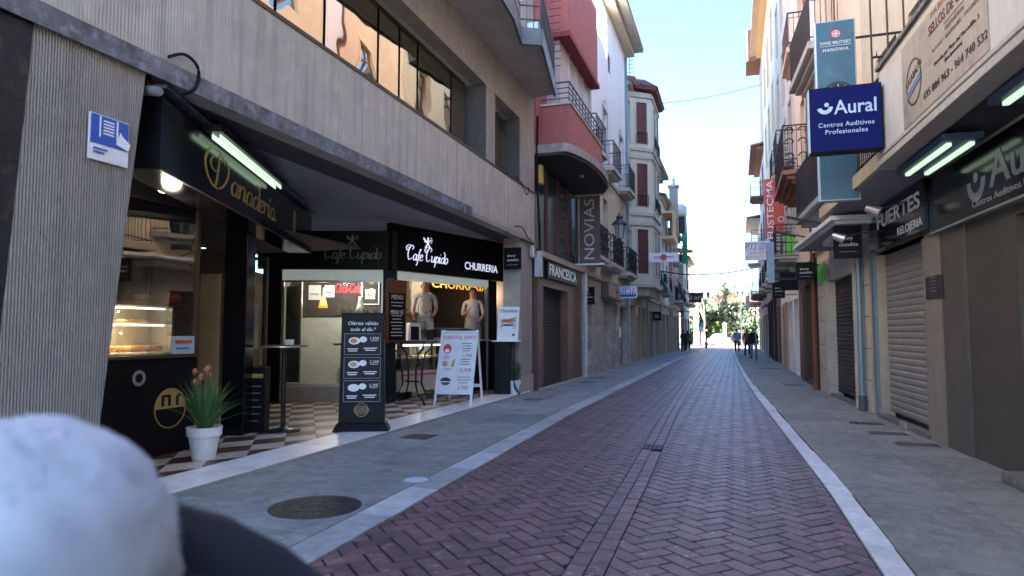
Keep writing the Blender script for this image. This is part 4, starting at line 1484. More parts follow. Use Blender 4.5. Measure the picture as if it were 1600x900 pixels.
mn = thing('menu_board', 'tall wooden menu board with white chalk lines at the churro stand corner', 'menu board', FC2, .05, .2, 1.3)
B('frame', M_woodm, mn, (-.25, .33, .17, .21, 1.28, 2.62), bevel=.008)
B('chalk_panel', M_black, mn, (-.2, .28, .211, .215, 1.34, 2.34))
T('MENU', mn, .04, .216, 2.25, .14, M_wprint, wid=.34)
T('MENU 5€', mn, .04, .216, 1.93, .13, M_wprint, wid=.38)
for k in range(11):
    if k in (2, 3): continue
    put_flat(*rect(.36 - .05 * (k % 3), .014), 'chalk_line', M_wprint, mn, .03, .216, 2.14 - .07 * k)
ch_tag = thing('blue_tag', 'tiny blue sticker on the black corner post of the cafe', 'sticker', FC1, L1 + .02, .03, 2.5)
B('sticker', M_bprint, ch_tag, (L1 - .05, L1 + .1, .021, .026, 2.52, 2.66))

# iron table in front of the counter
X, Y = -6.35, 12.6
it = thing('iron_table', 'high table with curved black iron legs between totem and folding board', 'table', FW, X, -Y, Z1)
MB().box(X - .42, X + .42, -Y - .3, -Y + .3, 1.30, 1.33).build('table_top', M_brf, it, bevel=.01)
for sx in (-1, 1):
    for sy in (-1, 1):
        P = [(X + sx * .36, -Y + sy * .2, 1.3), (X + sx * .34, -Y + sy * .2, 1.18), (X + sx * .22, -Y + sy * .16, 1.08), (X + sx * .16, -Y + sy * .14, .8), (X + sx * .15, -Y + sy * .13, .45), (X + sx * .22, -Y + sy * .18, .25), (X + sx * .36, -Y + sy * .24, .17), (X + sx * .42, -Y + sy * .27, Z1)]
        MB().tube(P, .022, 6).build('leg', M_blackm, it, smooth=True)
MB().tube([(X - .16, -Y, .5), (X + .16, -Y, .5)], .018, 6).build('stretcher', M_blackm, it)

# menu totem
FTT = Fr((-5.62, 8.70), (math.cos(R(24)), math.sin(R(24))), -1)
tt = thing('menu_totem', 'tall black menu totem with three framed price panels on the marble edge', 'menu totem', FTT, .35, -.1, Z1)
m = MB()
m.hexa([(.03, 0, .14), (.70, 0, .14), (.70, -.2, .14), (.03, -.2, .14)], [(.05, -.05, 1.80), (.68, -.05, 1.80), (.68, -.15, 1.80), (.05, -.15, 1.80)])
m.build('body', M_black, tt, bevel=.01)
m = MB()
m.hexa([(-.05, .1, Z1), (.78, .1, Z1), (.78, -.3, Z1), (-.05, -.3, Z1)], [(.01, .03, .17), (.72, .03, .17), (.72, -.24, .17), (.01, -.24, .17)])
m.build('base', M_black, tt, bevel=.015)
face = lambda z: -.05 * (z - .14) / 1.66 + .002
M_panel = mat('printed_panel', (.008, .008, .016), .4, spec=.2)
for k, zc in enumerate((1.33, .98, .635)):
    f = face(zc) + .004
    o = MB()
    o.box(.10, .63, f - .006, f, zc - .155, zc + .155)
    p = o.build('price_panel', M_panel, tt)
    put_flat(*merge((*rect(.54, .008), 0, .155), (*rect(.54, .008), 0, -.155), (*rect(.008, .31), .266, 0), (*rect(.008, .31), -.266, 0)), 'border', M_gprint, p, .365, f + .005, zc)
    put_flat(*disc(.085, .055), 'plate_print', M_wprint, p, .245, f + .005, zc + .05)
    put_flat(*disc(.05, .035), 'food_print', (M_oprint, M_bread, M_wprint)[k], p, .235, f + .009, zc + .05)
    put_flat(*disc(.055, .045), 'cup_print', M_wprint, p, .375, f + .005, zc + .07)
    T(('1,90€', '2,20€', '2,30€')[k], p, .54, f + .005, zc + .085, .06, M_wprint)
    put_flat(*rect(.11, .006), 'rule', M_wprint, p, .54, f + .005, zc + .05)
    for j in range(2):
        put_flat(*rect(.16 - .03 * j, .014), 'print', M_wprint, p, .22, f + .005, zc - .07 - .03 * j)
        put_flat(*rect(.2 - .05 * j, .014), 'print', M_wprint, p, .48, f + .005, zc - .06 - .03 * j)
T('Ofertas válidas', tt, .365, face(1.64) + .006, 1.64, .075, M_wprint, shear=.2, bold=.006)
T('todo el día.*', tt, .365, face(1.55) + .006, 1.55, .075, M_wprint, shear=.2, bold=.006)
put_flat(*disc(.12, .065), 'emblem_disc', M_brown, tt, .365, face(.36) + .006, .36)
put_flat(*ring_shape(.9, 1.0), 'emblem_ring', M_gold, tt, .365, face(.36) + .009, .36, .1)

# folding board
FAB = Fr((-5.80, 12.45), (math.cos(R(12)), math.sin(R(12))), -1)
ab = thing('folding_board', 'white folding pavement board headed TODO EL DIA with food pictures', 'folding board', FAB, .4, -.4, Z1)
WB = .78
def leaf(par, y0, z0, y1, z1):
    m = MB()
    for a, b in ((0, .045), (WB - .045, WB)):
        m.hexa([(a, y0, z0), (b, y0, z0), (b, y0 - .03, z0), (a, y0 - .03, z0)], [(a + .07, y1, z1), (b + .07, y1, z1), (b + .07, y1 - .03, z1), (a + .07, y1 - .03, z1)])
    return m.build('leaf_frame', M_wht, par)
leaf(ab, 0, Z1, -.42, 1.56)
lean = lambda z: -.42 * (z - Z1) / 1.51
m = MB()
sx = lambda z: .07 * (z - Z1) / 1.51
q0, q1 = .26, 1.54
m.hexa([(.03 + sx(q0), lean(q0) + .004, q0), (WB - .03 + sx(q0), lean(q0) + .004, q0), (WB - .03 + sx(q0), lean(q0) - .02, q0), (.03 + sx(q0), lean(q0) - .02, q0)],
       [(.03 + sx(q1), lean(q1) + .004, q1), (WB - .03 + sx(q1), lean(q1) + .004, q1), (WB - .03 + sx(q1), lean(q1) - .02, q1), (.03 + sx(q1), lean(q1) - .02, q1)])
m.build('panel', M_wht, ab)
m = MB()
for a in (0.02, WB - .06):
    m.hexa([(a + .1, -.95, Z1), (a + .145, -.95, Z1), (a + .145, -.98, Z1), (a + .1, -.98, Z1)], [(a + .08, -.46, 1.56), (a + .125, -.46, 1.56), (a + .125, -.49, 1.56), (a + .08, -.49, 1.56)])
m.box(.1, WB + .07, -.86, -.84, .35, .42)
m.build('rear_leaf', M_wht, ab)
LN = -.42 / 1.51
def onb(vs_fs, name, mt, t, z, s=1.0, r=.004):
    return put_flat(*vs_fs, name, mt, ab, t + sx(z), lean(z) + .004, z, s, None, 0, r, None, LN)
def tb_(s, t, z, size, mt, **k):
    return T(s, ab, t + sx(z), lean(z) + .004, z, size, mt, raise_=.005, lean=LN, **k)
onb(rect(.66, .006), 'rule', M_bprint, .39, 1.5)
tb_('TODO EL DIA!!!', .39, 1.40, .1, M_rprint, shear=.2, bold=.006)
onb(merge((*disc(.085, .1), 0, 0)), 'cup_print', M_rprint, .17, 1.17)
onb(merge((*disc(.045, .04), 0, 0)), 'cup_print', M_wprint, .17, 1.13, 1, .008)
onb(disc(.055), 'coffee_print', M_oprint, .15, .87)
onb(disc(.03), 'coffee_print', M_bread, .15, .87, 1, .008)
onb(poly_shape([(-.03, -.07), (.04, -.07), (.06, .1), (.0, .04)]), 'juice_print', mat('juice_print', (.7, .4, .05)), .30, .88)
onb(disc(.11, .075, 20, 0, 180), 'bun_print', M_kprint, .2, .52)
onb(disc(.09, .06, 20, 180, 360), 'bun_print', M_grey, .2, .50)
for z, n in ((1.28, 4), (.96, 3)):
    for j in range(n):
        onb(rect(.2 - .04 * (j % 2), .012), 'print', M_kprint, .57, z - .05 * j)
for z in (1.02, .98): onb(rect(.12, .01), 'print', M_kprint, .17, z)
onb(rect(.18, .01), 'print', M_kprint, .22, .76)
tb_('CHOCOLATE', .57, .60, .045, M_kprint)
tb_('CON CHURROS', .57, .545, .04, M_kprint)
tb_('ARTESANO', .57, .49, .04, M_kprint)
tb_('1,70€', .60, 1.03, .085, M_rprint)
tb_('2,50€', .60, .74, .095, M_rprint)
tb_('2,70€', .57, .39, .095, M_rprint)

# poster on a black pedestal
pc = at_y(789, 600, 15.1)
FP = Fr((pc[0], 15.1), (math.cos(R(14)), math.sin(R(14))), -1)
pd = thing('pedestal_table', 'black pedestal with a thin top at the far end of the marble step', 'table', FP, 0, -.2, Z1)
B('body', M_black, pd, (-.26, .12, -.42, -.05, Z1, 1.29), bevel=.01)
B('table_top', M_alu, pd, (-.32, .36, -.5, .05, 1.29, 1.32), bevel=.005)
MB().tube([(.2, -.1, 1.29), (.2, -.1, .35), (.24, -.1, .2), (.34, -.05, Z1)], .025, 6).build('leg', M_blackm, pd)
ps = thing('chocolate_poster', 'white chocolate poster with a cup and churros standing on the black pedestal', 'poster', FP, .1, -.1, 1.32)
m = MB()
m.hexa([(-.2, -.03, 1.32), (.3, -.03, 1.32), (.3, -.05, 1.32), (-.2, -.05, 1.32)], [(-.16, -.1, 2.12), (.34, -.1, 2.12), (.34, -.12, 2.12), (-.16, -.12, 2.12)])
m.build('board', M_wht, ps)
le = lambda z: -.03 - .07 * (z - 1.32) / .8 + .004
T('Chocolate', ps, .085, le(2.0), 2.02, .11, M_kprint, wid=.42, bold=.008)
put_flat(*rect(.38, .35), 'photo_print', mat('pale_photo_print', (.62, .6, .66), .5), ps, .07, le(1.7), 1.66)
put_flat(*disc(.13, .11, 20, 180, 360), 'cup_print', M_wprint, ps, .06, le(1.6) + .008, 1.66)
put_flat(*disc(.14, .035), 'cocoa_print', M_wood, ps, .06, le(1.66) + .012, 1.67)
for k in range(4):
    put_flat(*rect(.3, .03), 'churro_print', M_oprint, ps, .06 + .02 * k, le(1.75) + .012, 1.76 + .02 * k, 1, None, R((-14, 10, -4, 16)[k]))
put_flat(*disc(.03), 'bean_print', M_kprint, ps, .2, le(1.5) + .008, 1.45)


def pot_plant(X, Y, z0, s, label, badge=False, flower=None, seed=1):
    random.seed(seed)
    t = thing('potted_plant', label, 'potted plant', FW, X, -Y, z0)
    MB().lathe([(.0, 0), (.11 * s, 0), (.15 * s, .24 * s), (.17 * s, .24 * s), (.175 * s, .33 * s), (.155 * s, .33 * s), (.15 * s, .28 * s), (0, .28 * s)], (X, -Y, z0), 24).build('pot', M_wht, t, smooth=False)
    m = MB()
    for k in range(130):
        a = random.uniform(0, 6.28)
        L = random.uniform(.25, .62) * s
        bend = random.uniform(.02, .42) * s * random.choice((.2, .6, 1.1))
        P = []
        for j in range(5):
            q = j / 4
            P.append((X + math.cos(a) * (.08 * s * q + .05 * s + bend * q * q), -Y + math.sin(a) * (.08 * s * q + .05 * s + bend * q * q), z0 + .28 * s + L * (q - .25 * q * q * (bend / s * 3))))
        w = random.uniform(.008, .017) * s
        nx, ny = -math.sin(a) * w, math.cos(a) * w
        vs = []
        for j, p in enumerate(P):
            f = (1, 1, .8, .5, .05)[j]
            vs += [(p[0] + nx * f, p[1] + ny * f, p[2]), (p[0] - nx * f, p[1] - ny * f, p[2])]
        m.add(vs, [(2 * j, 2 * j + 1, 2 * j + 3, 2 * j + 2) for j in range(4)])
    q = m.build('leaves', mat('tulip_leaf', (.07, .2, .05), .5, .3, 9), t)
    q['kind'] = 'stuff'
    for k in range(10):
        a = random.uniform(0, 6.28)
        r = random.uniform(0, .16) * s
        h = random.uniform(.50, .66) * s
        x, y = X + r * math.cos(a), -Y + r * math.sin(a)
        fl_ = MB().ball((x, y, z0 + .28 * s + h), .026 * s, 0, 8, (1, 1, 1.5), .15).build('flower', flower or mat('coral_petal', (.5, .19, .13), .6, .3, 12), t, smooth=True)
        MB().tube([(X + r * .4 * math.cos(a), -Y + r * .4 * math.sin(a), z0 + .28 * s), (x, y, z0 + .28 * s + h)], .006 * s, 4).build('stem', mat('stem_green', (.06, .17, .04), .6), t)
    if badge:
        MB().lathe([(.055 * s, 0), (.055 * s, .006), (0, .006)], (0, 0, 0), 16).build('badge', M_rprint, t)
        bd = t.children[-1]
        bd.rotation_euler = (R(84), 0, 0)
        bd.location = (0, .165 * s, .17 * s)
    return t


X, Y, _ = at_z(323, 716, Z1)
pot_plant(X, Y - .05, Z1, 1.12, 'coral tulips in a white pot on the tiles beside the bakery counter', False, None, 2)
X, Y, _ = at_z(803, 615, Z1)
pot_plant(X, Y, Z1, .95, 'tulips in a white pot with a red badge at the far end of the step', True, mat('pink_petal', (.6, .2, .18), .6, .2, 8), 5)


# ------------------------------------------------------------------ square black projecting signs
def hang_sign(fr, Yw, x0, x1, z0, z1, label, lines=('#very', 'castellón'), group='black square projecting signs', bx=None, th=.05, arm=None, face_m=None):
    t = thing('hanging_sign', label, 'sign', FW, (x0 + x1) / 2, -Yw, z0, group)
    B('board', face_m or M_black, t, (x0, x1, -Yw - th, -Yw, z0, z1), bevel=.006)
    if lines:
        h = z1 - z0
        s = min(.2 * (x1 - x0) / .8, .2)
        T(lines[0], t, (x0 + x1) / 2 - .06 * (x1 - x0), -Yw, z0 + h * .62, .19 * (x1 - x0), M_wprint, shear=.15, space=1.05)
        T(lines[1], t, (x0 + x1) / 2 + .02 * (x1 - x0), -Yw, z0 + h * .42, .19 * (x1 - x0), M_wprint, shear=.15, space=1.0)
        put_flat(*rect((x1 - x0) * .62, .012), 'rule', M_gprint, t, (x0 + x1) / 2, -Yw, z0 + h * .2)
    if arm is not None:
        xa = x1 if arm > x1 else x0
        B('arm', M_blackm, t, (min(xa, arm), max(xa, arm), -Yw - .04, -Yw - .015, z1 - .1, z1 - .07), (min(xa, arm), max(xa, arm), -Yw - .04, -Yw - .015, z0 + .1, z0 + .13))
    return t


def px_sign(u0, u1, v0, v1, Y, label, **k):
    a, b = at_y(u0, v1, Y), at_y(u1, v0, Y)
    return hang_sign(None, Y, a[0], b[0], a[2], b[2], label, **k)


px_sign(787, 814, 386, 421, 15.45, 'black square castellón sign under the end of the concrete fascia', arm=-4.75 - .2)
q = thing('alarm_box', 'small grey alarm box with a red light beside the black square sign', 'alarm', FL, 16.45, .02, 3.5)
B('case', M_alu, q, (16.3, 16.52, -.04, .08, 3.42, 3.74), bevel=.02)
B('red_lens', M_rprint, q, (16.36, 16.46, .081, .1, 3.56, 3.64))
q = thing('junction_box', 'pale grey electrical box on the wall joint under the fascia', 'electrical box', FL, 16.7, .02, 2.9)
B('case', mat('pale_grey_box', (.42, .45, .48), .5), q, (16.62, 16.86, .0, .16, 2.95, 3.62), bevel=.01)

# ------------------------------------------------------------------ LEFT 2: the brown and red building
b2 = thing('red_building', 'brown clad and red rendered building with a curved concrete canopy and boxed bays', 'building', FL, 19.6, 0, 0)
a, b = 16.95, 22.3
wall(b2, a, b, 0, 3.5, [(17.45, 20.25, 0, 2.76)], M_brown, 0, .3)
slatted(b2, 17.46, 20.24, .0, 2.75, -.22, M_roller, .075, single=False)
q = thing('shutter_case', 'x', 'x', FL, 0, 0, 0); bpy.data.objects.remove(q)
B('threshold', M_stonel, b2, (a, b, 0.001, .05, .006, .05))
B('cornice', M_tan, b2, (a, b, -.2, .14, 3.5, 3.66))
B('shop_window_back', M_soff, b2, (a, b, -1.2, -1.1, 3.66, 6.2))
for k, (p, q_) in enumerate(((16.95, 18.2), (18.25, 19.5), (19.55, 20.8), (20.85, 22.2))):
    w = window(b2, p, q_, 3.67, 6.2, -.12, M_maroon, G_brown, 0, 0, .08)
pts = [(16.3, -.2)] + [(19.4 - 3.1 * math.cos(R(180 * k / 22)), 1.28 * math.sin(R(180 * k / 22)) ** .6 if 0 < k < 22 else 0) for k in range(23)] + [(22.5, -.2)]
m = MB()
m.prism([(max(16.68, x), o) for x, o in pts], 'z', 6.2, 6.42)
m.build('canopy', M_conc, b2)
m = MB()
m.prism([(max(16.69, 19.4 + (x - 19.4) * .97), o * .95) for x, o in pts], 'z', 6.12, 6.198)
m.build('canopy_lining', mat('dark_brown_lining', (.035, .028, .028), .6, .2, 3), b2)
MB().lathe([(.07, -.05), (.07, 0)], (19.2, .7, 6.12), 10).build('canopy_light', M_alu, b2)
B('bay_box', M_red, b2, (17.4, 22.05, -.05, .78, 6.45, 7.68), bevel=.01)
B('bay_sill', M_stonel, b2, (17.36, 22.09, -.05, .82, 7.681, 7.74))
B('upper_bay_box', M_red, b2, (17.9, 22.2, -.05, .62, 9.95, 13.2), bevel=.01)
B('bay_moulding', M_redd, b2, (17.84, 22.24, -.05, .68, 9.80, 9.949))
B('bay_back', M_red, b2, (a, b, -.3, -.051, 6.42, 15.5))
for k in range(4):
    t0 = 18.1 + k * 1.0
    m = MB().box(t0, t0 + .96, .3, .34, 7.75, 9.79)
    w = m.build('bay_panel', mat('frosted_panel', (.38, .31, .28), .4, .1, 2), b2)
    B('mullion', M_alu, w, (t0 + .96, t0 + 1.0, .28, .38, 7.75, 9.79))
B('bay_end_panel', mat('frosted_panel', ()), b2, (18.06, 18.1, -.05, .34, 7.75, 9.79)) if False else B('bay_end_panel', MATS['frosted_panel'], b2, (18.06, 18.099, -.05, .34, 7.75, 9.79))
m = MB()
for zz in (7.86, 8.0, 8.14, 8.3):
    m.tube([(17.4, -.04, zz), (17.4, .76, zz), (22.05, .76, zz)], .015 if zz < 8.2 else .025, 5)
for k in range(12):
    m.tube([(17.4 + k * .42, .76, 7.74), (17.4 + k * .42, .76, 8.3)], .012, 4)
m.build('railing', M_iron, b2)
m = MB()
for k in range(16):
    m.tube([(17.2, .1 + .02 * k, 8.7 + k * .2), (17.2, .6, 8.7 + k * .2)], .012, 4)
m.build('side_grille', M_iron, b2)
fs_ = thing('shop_sign', 'black signboard with raised white capitals over the brown shop shutter', 'sign', FL, 19.4, .1, 3.0)
B('board', M_black, fs_, (17.55, 21.2, .0, .1, 3.0, 3.46))
T('FRANCESCA', fs_, 19.35, .1, 3.23, .42, M_wprint, wid=3.3, bold=.03)
nb_ = at_y(906, 412, 21.95), at_y(937, 288, 21.95)
nv = thing('fabric_banner', 'tall grey-brown vertical banner lettered NOVIAS hanging from the red building', 'banner', FW, (nb_[0][0] + nb_[1][0]) / 2, -21.95, nb_[0][2])
xa, za, xb, zb = nb_[0][0], nb_[0][2], nb_[1][0], min(6.08, nb_[1][2])
B('cloth', mat('banner_cloth', (.11, .09, .088), .8, .12, 3), nv, (xa, xb, -21.97, -21.95, za, zb))
T('NOVIAS', nv, (xa + xb) / 2, -21.95, (za + zb) / 2, .50, mat('silver_print', (.5, .5, .5), .5), ang=R(90), wid=zb - za - .25)
B('rail', M_alu, nv, (xa - .5, xb + .15, -22.0, -21.93, za - .06, za - .0))
B('rail', M_alu, nv, (xa - .3, xb + .15, -22.0, -21.93, zb, zb + .05))
pp = thing('drainpipe', 'white drainpipe between the brown shop and the cream building', 'drainpipe', FL, 22.36, .08, .0)
MB().tube([(22.38, .1, .01), (22.38, .1, 6.1)], .07, 8).build('pipe', M_pipe, pp)
for z in (1.2, 2.8, 4.6): MB().lathe([(.085, 0), (.085, .06)], (22.38, .1, z), 8).build('collar', M_pipe, pp)
fx = thing('floodlight_bar', 'small grey device on the ledge of the curved concrete canopy', 'fixture', FL, 17.6, .5, 6.43)
MB().tube([(17.2, .3, 6.5), (17.5, .6, 6.6), (18.2, .62, 6.55)], .05, 6).build('body', M_cast, fx)
ya = thing('yellow_box', 'small yellow meter box on the wall under the curved canopy', 'meter box', FL, 17.05, .02, 5.5)
B('case', mat('yellow_case', (.6, .42, .08), .5), ya, (16.9, 17.15, .0, .12, 5.45, 5.95), bevel=.01)

# ------------------------------------------------------------------ generic old-town building


def arch_top(parent, a, b, z, rise, mt, o=.02):
    c = (a + b) / 2
    r = (b - a) / 2
    m = MB()
    vs, n = [], 10
    for k in range(n + 1):
        an = math.pi * k / n
        for rr in (1.0, 1.16):
            vs.append((c + r * rr * math.cos(an), o, z + rise * rr * math.sin(an)))
    m.add(vs, [(2 * k, 2 * k + 1, 2 * k + 3, 2 * k + 2) for k in range(n)])
    return m.build('arch_trim', mt, parent)


def house(name, label, fr, t0, t1, H, mt, cols, floors, eave=.5, eave_m=None, balc=(), ground=None, trim=None, rail=None, shut=None, depth=8, gz=3.4, o=0.0, tile=True, band=True):
    """cols: [(a,b)] window spans; floors: [(z0,z1)]; balc: {(floor,col)}"""
    trim = trim or M_stonel
    shut = shut or M_wood
    h = thing(name, label, 'building', fr, (t0 + t1) / 2, o, 0)
    ops = [(a, b, c, d) for (a, b) in cols for (c, d) in floors]
    wall(h, t0, t1, gz, H, ops, mt, o, .22)
    for (c, d) in floors:
        for (a, b) in cols:
            w = window(h, a, b, c, d, o - .2, shut, G_dark, 1, .75, .06)
            m = MB()
            m.box(a - .09, a - .002, o + .001, o + .035, c, d + .09)
            m.box(b + .002, b + .09, o + .001, o + .035, c, d + .09)
            m.box(a - .002, b + .002, o + .001, o + .035, d + .002, d + .09)
            m.build('window_surround', trim, h)
    for fi, ci, dep, hh in balc:
        a, b = cols[ci]
        balcony(h, a - .5, b + .5, dep, floors[fi][0], hh, trim, rail or M_iron, .14, .13, 0, 1, o)
    if band:
        for (c, d) in floors[1:]:
            pass
        B('string_course', trim, h, (t0, t1, o + .002, o + .08, gz - .02, gz + .14))
    if eave:
        B('eave_board', trim, h, (t0 - .04, t1 + .04, o + .01, o + eave - .03, H + .201, H + .215))
        B('eave_edge', trim, h, (t0 - .04, t1 + .04, o + eave - .028, o + eave + .01, H + .16, H + .198))
        B('cornice', eave_m or trim, h, (t0, t1, o - .2, o + eave * .5, H + .001, H + .2))
        m = MB()
        m.prism([(o - depth + .2, H + 1.9), (o + eave, H + .2), (o + eave, H + .28), (o - depth + .2, H + 2.05)], 't', t0 - .05, t1 + .05)
        m.build('roof', M_terr, h)
        if tile:
            m = MB()
            t = t0
            while t < t1:
                m.tube([(t, o + eave + .03, H + .29), (t, o - .4, H + .5)], .075, 6)
                t += .22
            q = m.build('roof_tiles', M_terr, h)
            q['kind'] = 'stuff'
    for q_ in ((t0, t0 + .2, o - depth, o - .301, gz, H), (t1 - .2, t1, o - depth, o - .301, gz, H)): B('side_wall', mt, h, q_)
    B('back_wall', mt, h, (t0, t1, o - depth - .2, o - depth, 0, H))
    if ground:
        gm, gops = ground
        wall(h, t0, t1, 0, gz, [g_[:4] for g_ in gops], gm, o, .28, name='ground_wall')
        for g_ in gops:
            a, b, c, d, kind = g_
            if kind == 'shutter': slatted(h, a, b, c, d, o - .2, M_roller, .11, single=False)
            elif kind == 'grey': slatted(h, a, b, c, d, o - .2, M_rollg, .11, single=False)
            elif kind == 'glass':
                window(h, a, b, c, d, o - .2, M_brf, G_dark, 0, .8, .06)
            elif kind == 'brick':
                m = MB()
                bk_ = B('brick_panel', M_joint, h, (a, b, o - .26, o - .22, c, d))
                mm = MB()
                z = c
                row = 0
                while z < d - .05:
                    t = a + (-.12 if row % 2 else 0)
                    while t < b:
                        mm.box(max(a, t) + .004, min(b, t + .23), o - .22, o - .205 + random.uniform(-.004, .004), z, z + .058)
                        t += .24
                    z += .068
                    row += 1
                q = mm.build('bricks', M_terr, bk_)
                q['kind'] = 'stuff'
            else:
                B('door', M_black if kind == 'dark' else M_wood, h, (a, b, o - .24, o - .2, c, d))
    return h


# white building over cream shopfronts
cols3 = [(22.9, 23.9), (26.35, 27.35), (30.4, 31.4)]
h3 = house('white_building', 'tall plain white building with dark iron balconies over cream shopfronts', FL, 22.45, 32.9, 15.2, M_white, cols3,
           [(8.0, 10.6)], .85, M_cream, [(0, 0, .55, 1.05), (0, 1, .55, 1.05), (0, 2, .55, 1.05)], None, M_stonel, gz=7.75, shut=M_wood)
wall(h3, 22.45, 32.9, 3.55, 7.749, [(a, b, 4.2, 6.9) for a, b in cols3], M_cream, 0, .22, name='cream_wall')
for a, b in cols3:
    window(h3, a, b, 4.2, 6.9, -.2, M_wood, G_dark, 1, .7, .06)
    arch_top(h3, a, b, 6.9, .35, M_stonel)
    arch_top(h3, a, b, 10.6, .35, M_stonel)
    balcony(h3, a - .7, b + .75, .55, 4.2, 1.1, M_stonel, M_iron, .16, .11, .3, 1)
wall(h3, 22.45, 32.9, 0, 3.549, [(23.05, 24.0, .05, 2.95), (26.3, 27.4, .05, 2.75), (28.6, 29.6, .05, 2.75), (30.2, 32.2, .05, 2.7)], M_peel, 0, .25, name='ground_wall')
B('belt', M_stonel, h3, (22.45, 32.9, .002, .10, 3.5, 3.62))
bp_ = B('brick_panel', M_joint, h3, (23.05, 24.0, -.24, -.2, .05, 2.95))
mm = MB()
z, row = .05, 0
while z < 2.9:
    t = 23.05 + (-.12 if row % 2 else 0)
    while t < 24.0:
        mm.box(max(23.05, t) + .004, min(24.0, t + .23), -.2, -.18 + random.uniform(-.006, .006), z, z + .058)
        t += .24
    z += .068
    row += 1
q = mm.build('bricks', mat('old_wall_brick', (.2, .085, .06), .9, .3, 6), bp_)
q['kind'] = 'stuff'
slatted(h3, 26.3, 27.4, .05, 2.75, -.2, M_roller, .13, single=False)
B('door', M_peel, h3, (28.6, 29.6, -.22, -.18, .05, 2.75))
slatted(h3, 30.2, 32.2, .05, 2.7, -.2, M_rollg, .1, single=False)
B('gas_box', M_wht, h3, (29.85, 30.15, .001, .04, 1.3, 1.75))
B('pipe', M_steel, h3, (32.3, 32.42, .0, .12, .0, 15.0))
for zz in (12.9,):
    B('small_window', M_wood, h3, (27.7, 28.1, .001, .02, 12.6, 13.3))

px_sign(907, 929, 448, 476, 23.4, 'black square castellón sign nearest on the left, before the brick strip', arm=-4.9)
bsg = thing('shop_sign', 'dark boxed shop sign with orange script beside the blue and white sign', 'sign', FL, 27.6, .1, 2.95)
B('box', M_grey, bsg, (25.7, 29.3, .001, .3, 2.85, 3.48), bevel=.01)
B('face', M_tan, bsg, (25.8, 29.2, .301, .305, 2.92, 3.42))
T('basic', bsg, 27.6, .305, 3.2, .3, M_kprint)
T('moda', bsg, 27.6, .305, 3.02, .18, M_oprint)


def plain_sign(u0, u1, v0, v1, Y, label, face, text=None, tm=None, arm=None, th=.12, size=None, wid=None):
    a, b = at_y(u0, v1, Y), at_y(u1, v0, Y)
    t = hang_sign(None, Y, a[0], b[0], a[2], b[2], label, None, None, None, th, arm, face)
    if text: T(text, t, (a[0] + b[0]) / 2, -Y, (a[2] + b[2]) / 2, size or .5 * (b[2] - a[2]), tm or M_bprint, wid=wid or .8 * (b[0] - a[0]))
    return t, a, b


t, a, b = plain_sign(967, 995, 447, 466, 28.4, 'blue and white rectangular sign beneath the lower iron balconies', M_wht, None, arm=-4.9)
T('JBM t', t, (a[0] + b[0]) / 2, -28.4, a[2] + .38, .26, M_bprint, wid=.6)
put_flat(*merge((*rect(.7, .1), 0, 0), *[(*rect(.05, .12 + .05 * (k % 3)), -.3 + .1 * k, .08) for k in range(7)]), 'skyline_print', M_bprint, t, (a[0] + b[0]) / 2, -28.4, a[2] + .1)
t, a, b = plain_sign(1014, 1060, 394, 410, 33.2, 'long white sign with red and blue swirl sticking out over the left pavement', M_wht, None, arm=-4.9)
cx, cz = (a[0] + b[0]) / 2, (a[2] + b[2]) / 2
put_flat(*rect(.95, .035), 'stripe', M_bprint, t, cx, -33.2, cz + .03)
put_flat(*rect(.95, .03), 'stripe', M_rprint, t, cx, -33.2, cz - .03)
put_flat(*disc(.15, .12), 'emblem_disc', M_rprint, t, cx, -33.2, cz, 1, None, 0, .006)
put_flat(*ring_shape(.12, .16), 'emblem_ring', M_bprint, t, cx, -33.2, cz, 1, None, 0, .009)

# wall lantern
la = thing('wall_lantern', 'black iron street lantern on a bracket beside the NOVIAS banner', 'street lantern', FL, 24.45, .9, 5.0)
t, o, z = 24.45, .95, 4.95
MB().lathe([(.02, -.3), (.035, -.2), (.02, -.1), (.06, -.02), (.12, 0)], (t, o, z), 8).build('stem', M_iron, la)
MB().lathe([(.13, 0), (.21, .5), (.20, .5), (.12, .01)], (t, o, z), 6).build('lantern_glass', mat('lantern_glass', (.35, .37, .4), .3), la)
m = MB()
for k in range(6):
    a = 2 * math.pi * k / 6
    m.tube([(t + .13 * math.cos(a), o + .13 * math.sin(a), z), (t + .215 * math.cos(a), o + .215 * math.sin(a), z + .5)], .012, 4)
m.build('lantern_frame', M_iron, la)
MB().lathe([(.29, .5), (.28, .56), (.16, .68), (.11, .72), (.13, .78), (.10, .84), (.02, .88), (.03, .93), (0, .97)], (t, o, z), 8).build('lantern_roof', M_iron, la)
MB().tube([(t, 0, 4.5), (t, .3, 4.6), (t, .6, 4.45), (t, .95, 4.66)], .022, 6).build('bracket', M_iron, la, smooth=True)

# bay tower building
h4 = house('bay_tower_building', 'cream corner-like building with a tiled octagonal bay tower and maroon blinds', FL, 33.0, 39.6, 13.9, M_pcream, [(33.15, 33.8)], [(4.4, 6.6), (7.9, 10.0), (11.1, 13.2)], .4, None, [], (M_tan, [(33.4, 35.0, .05, 2.9, 'shutter'), (35.8, 37.2, .05, 2.9, 'dark'), (37.7, 39.2, .05, 2.9, 'glass')]), gz=3.6)
bay = [(33.9, -.02), (34.75, 1.0), (37.9, 1.0), (38.8, -.02)]
for z0, z1, k in ((3.95, 13.9, 0),):
    MB().prism(bay, 'z', z0, z1).build('bay', M_pcream, h4)
for zz in (3.8, 6.95, 7.45, 10.4, 10.8, 13.6):
    s_ = 1.06
    c0 = 36.35
    MB().prism([(c0 + (x - c0) * 1.05, y * 1.09 if y > 0 else y) for x, y in bay], 'z', zz, zz + .16).build('bay_moulding', M_stonel, h4)
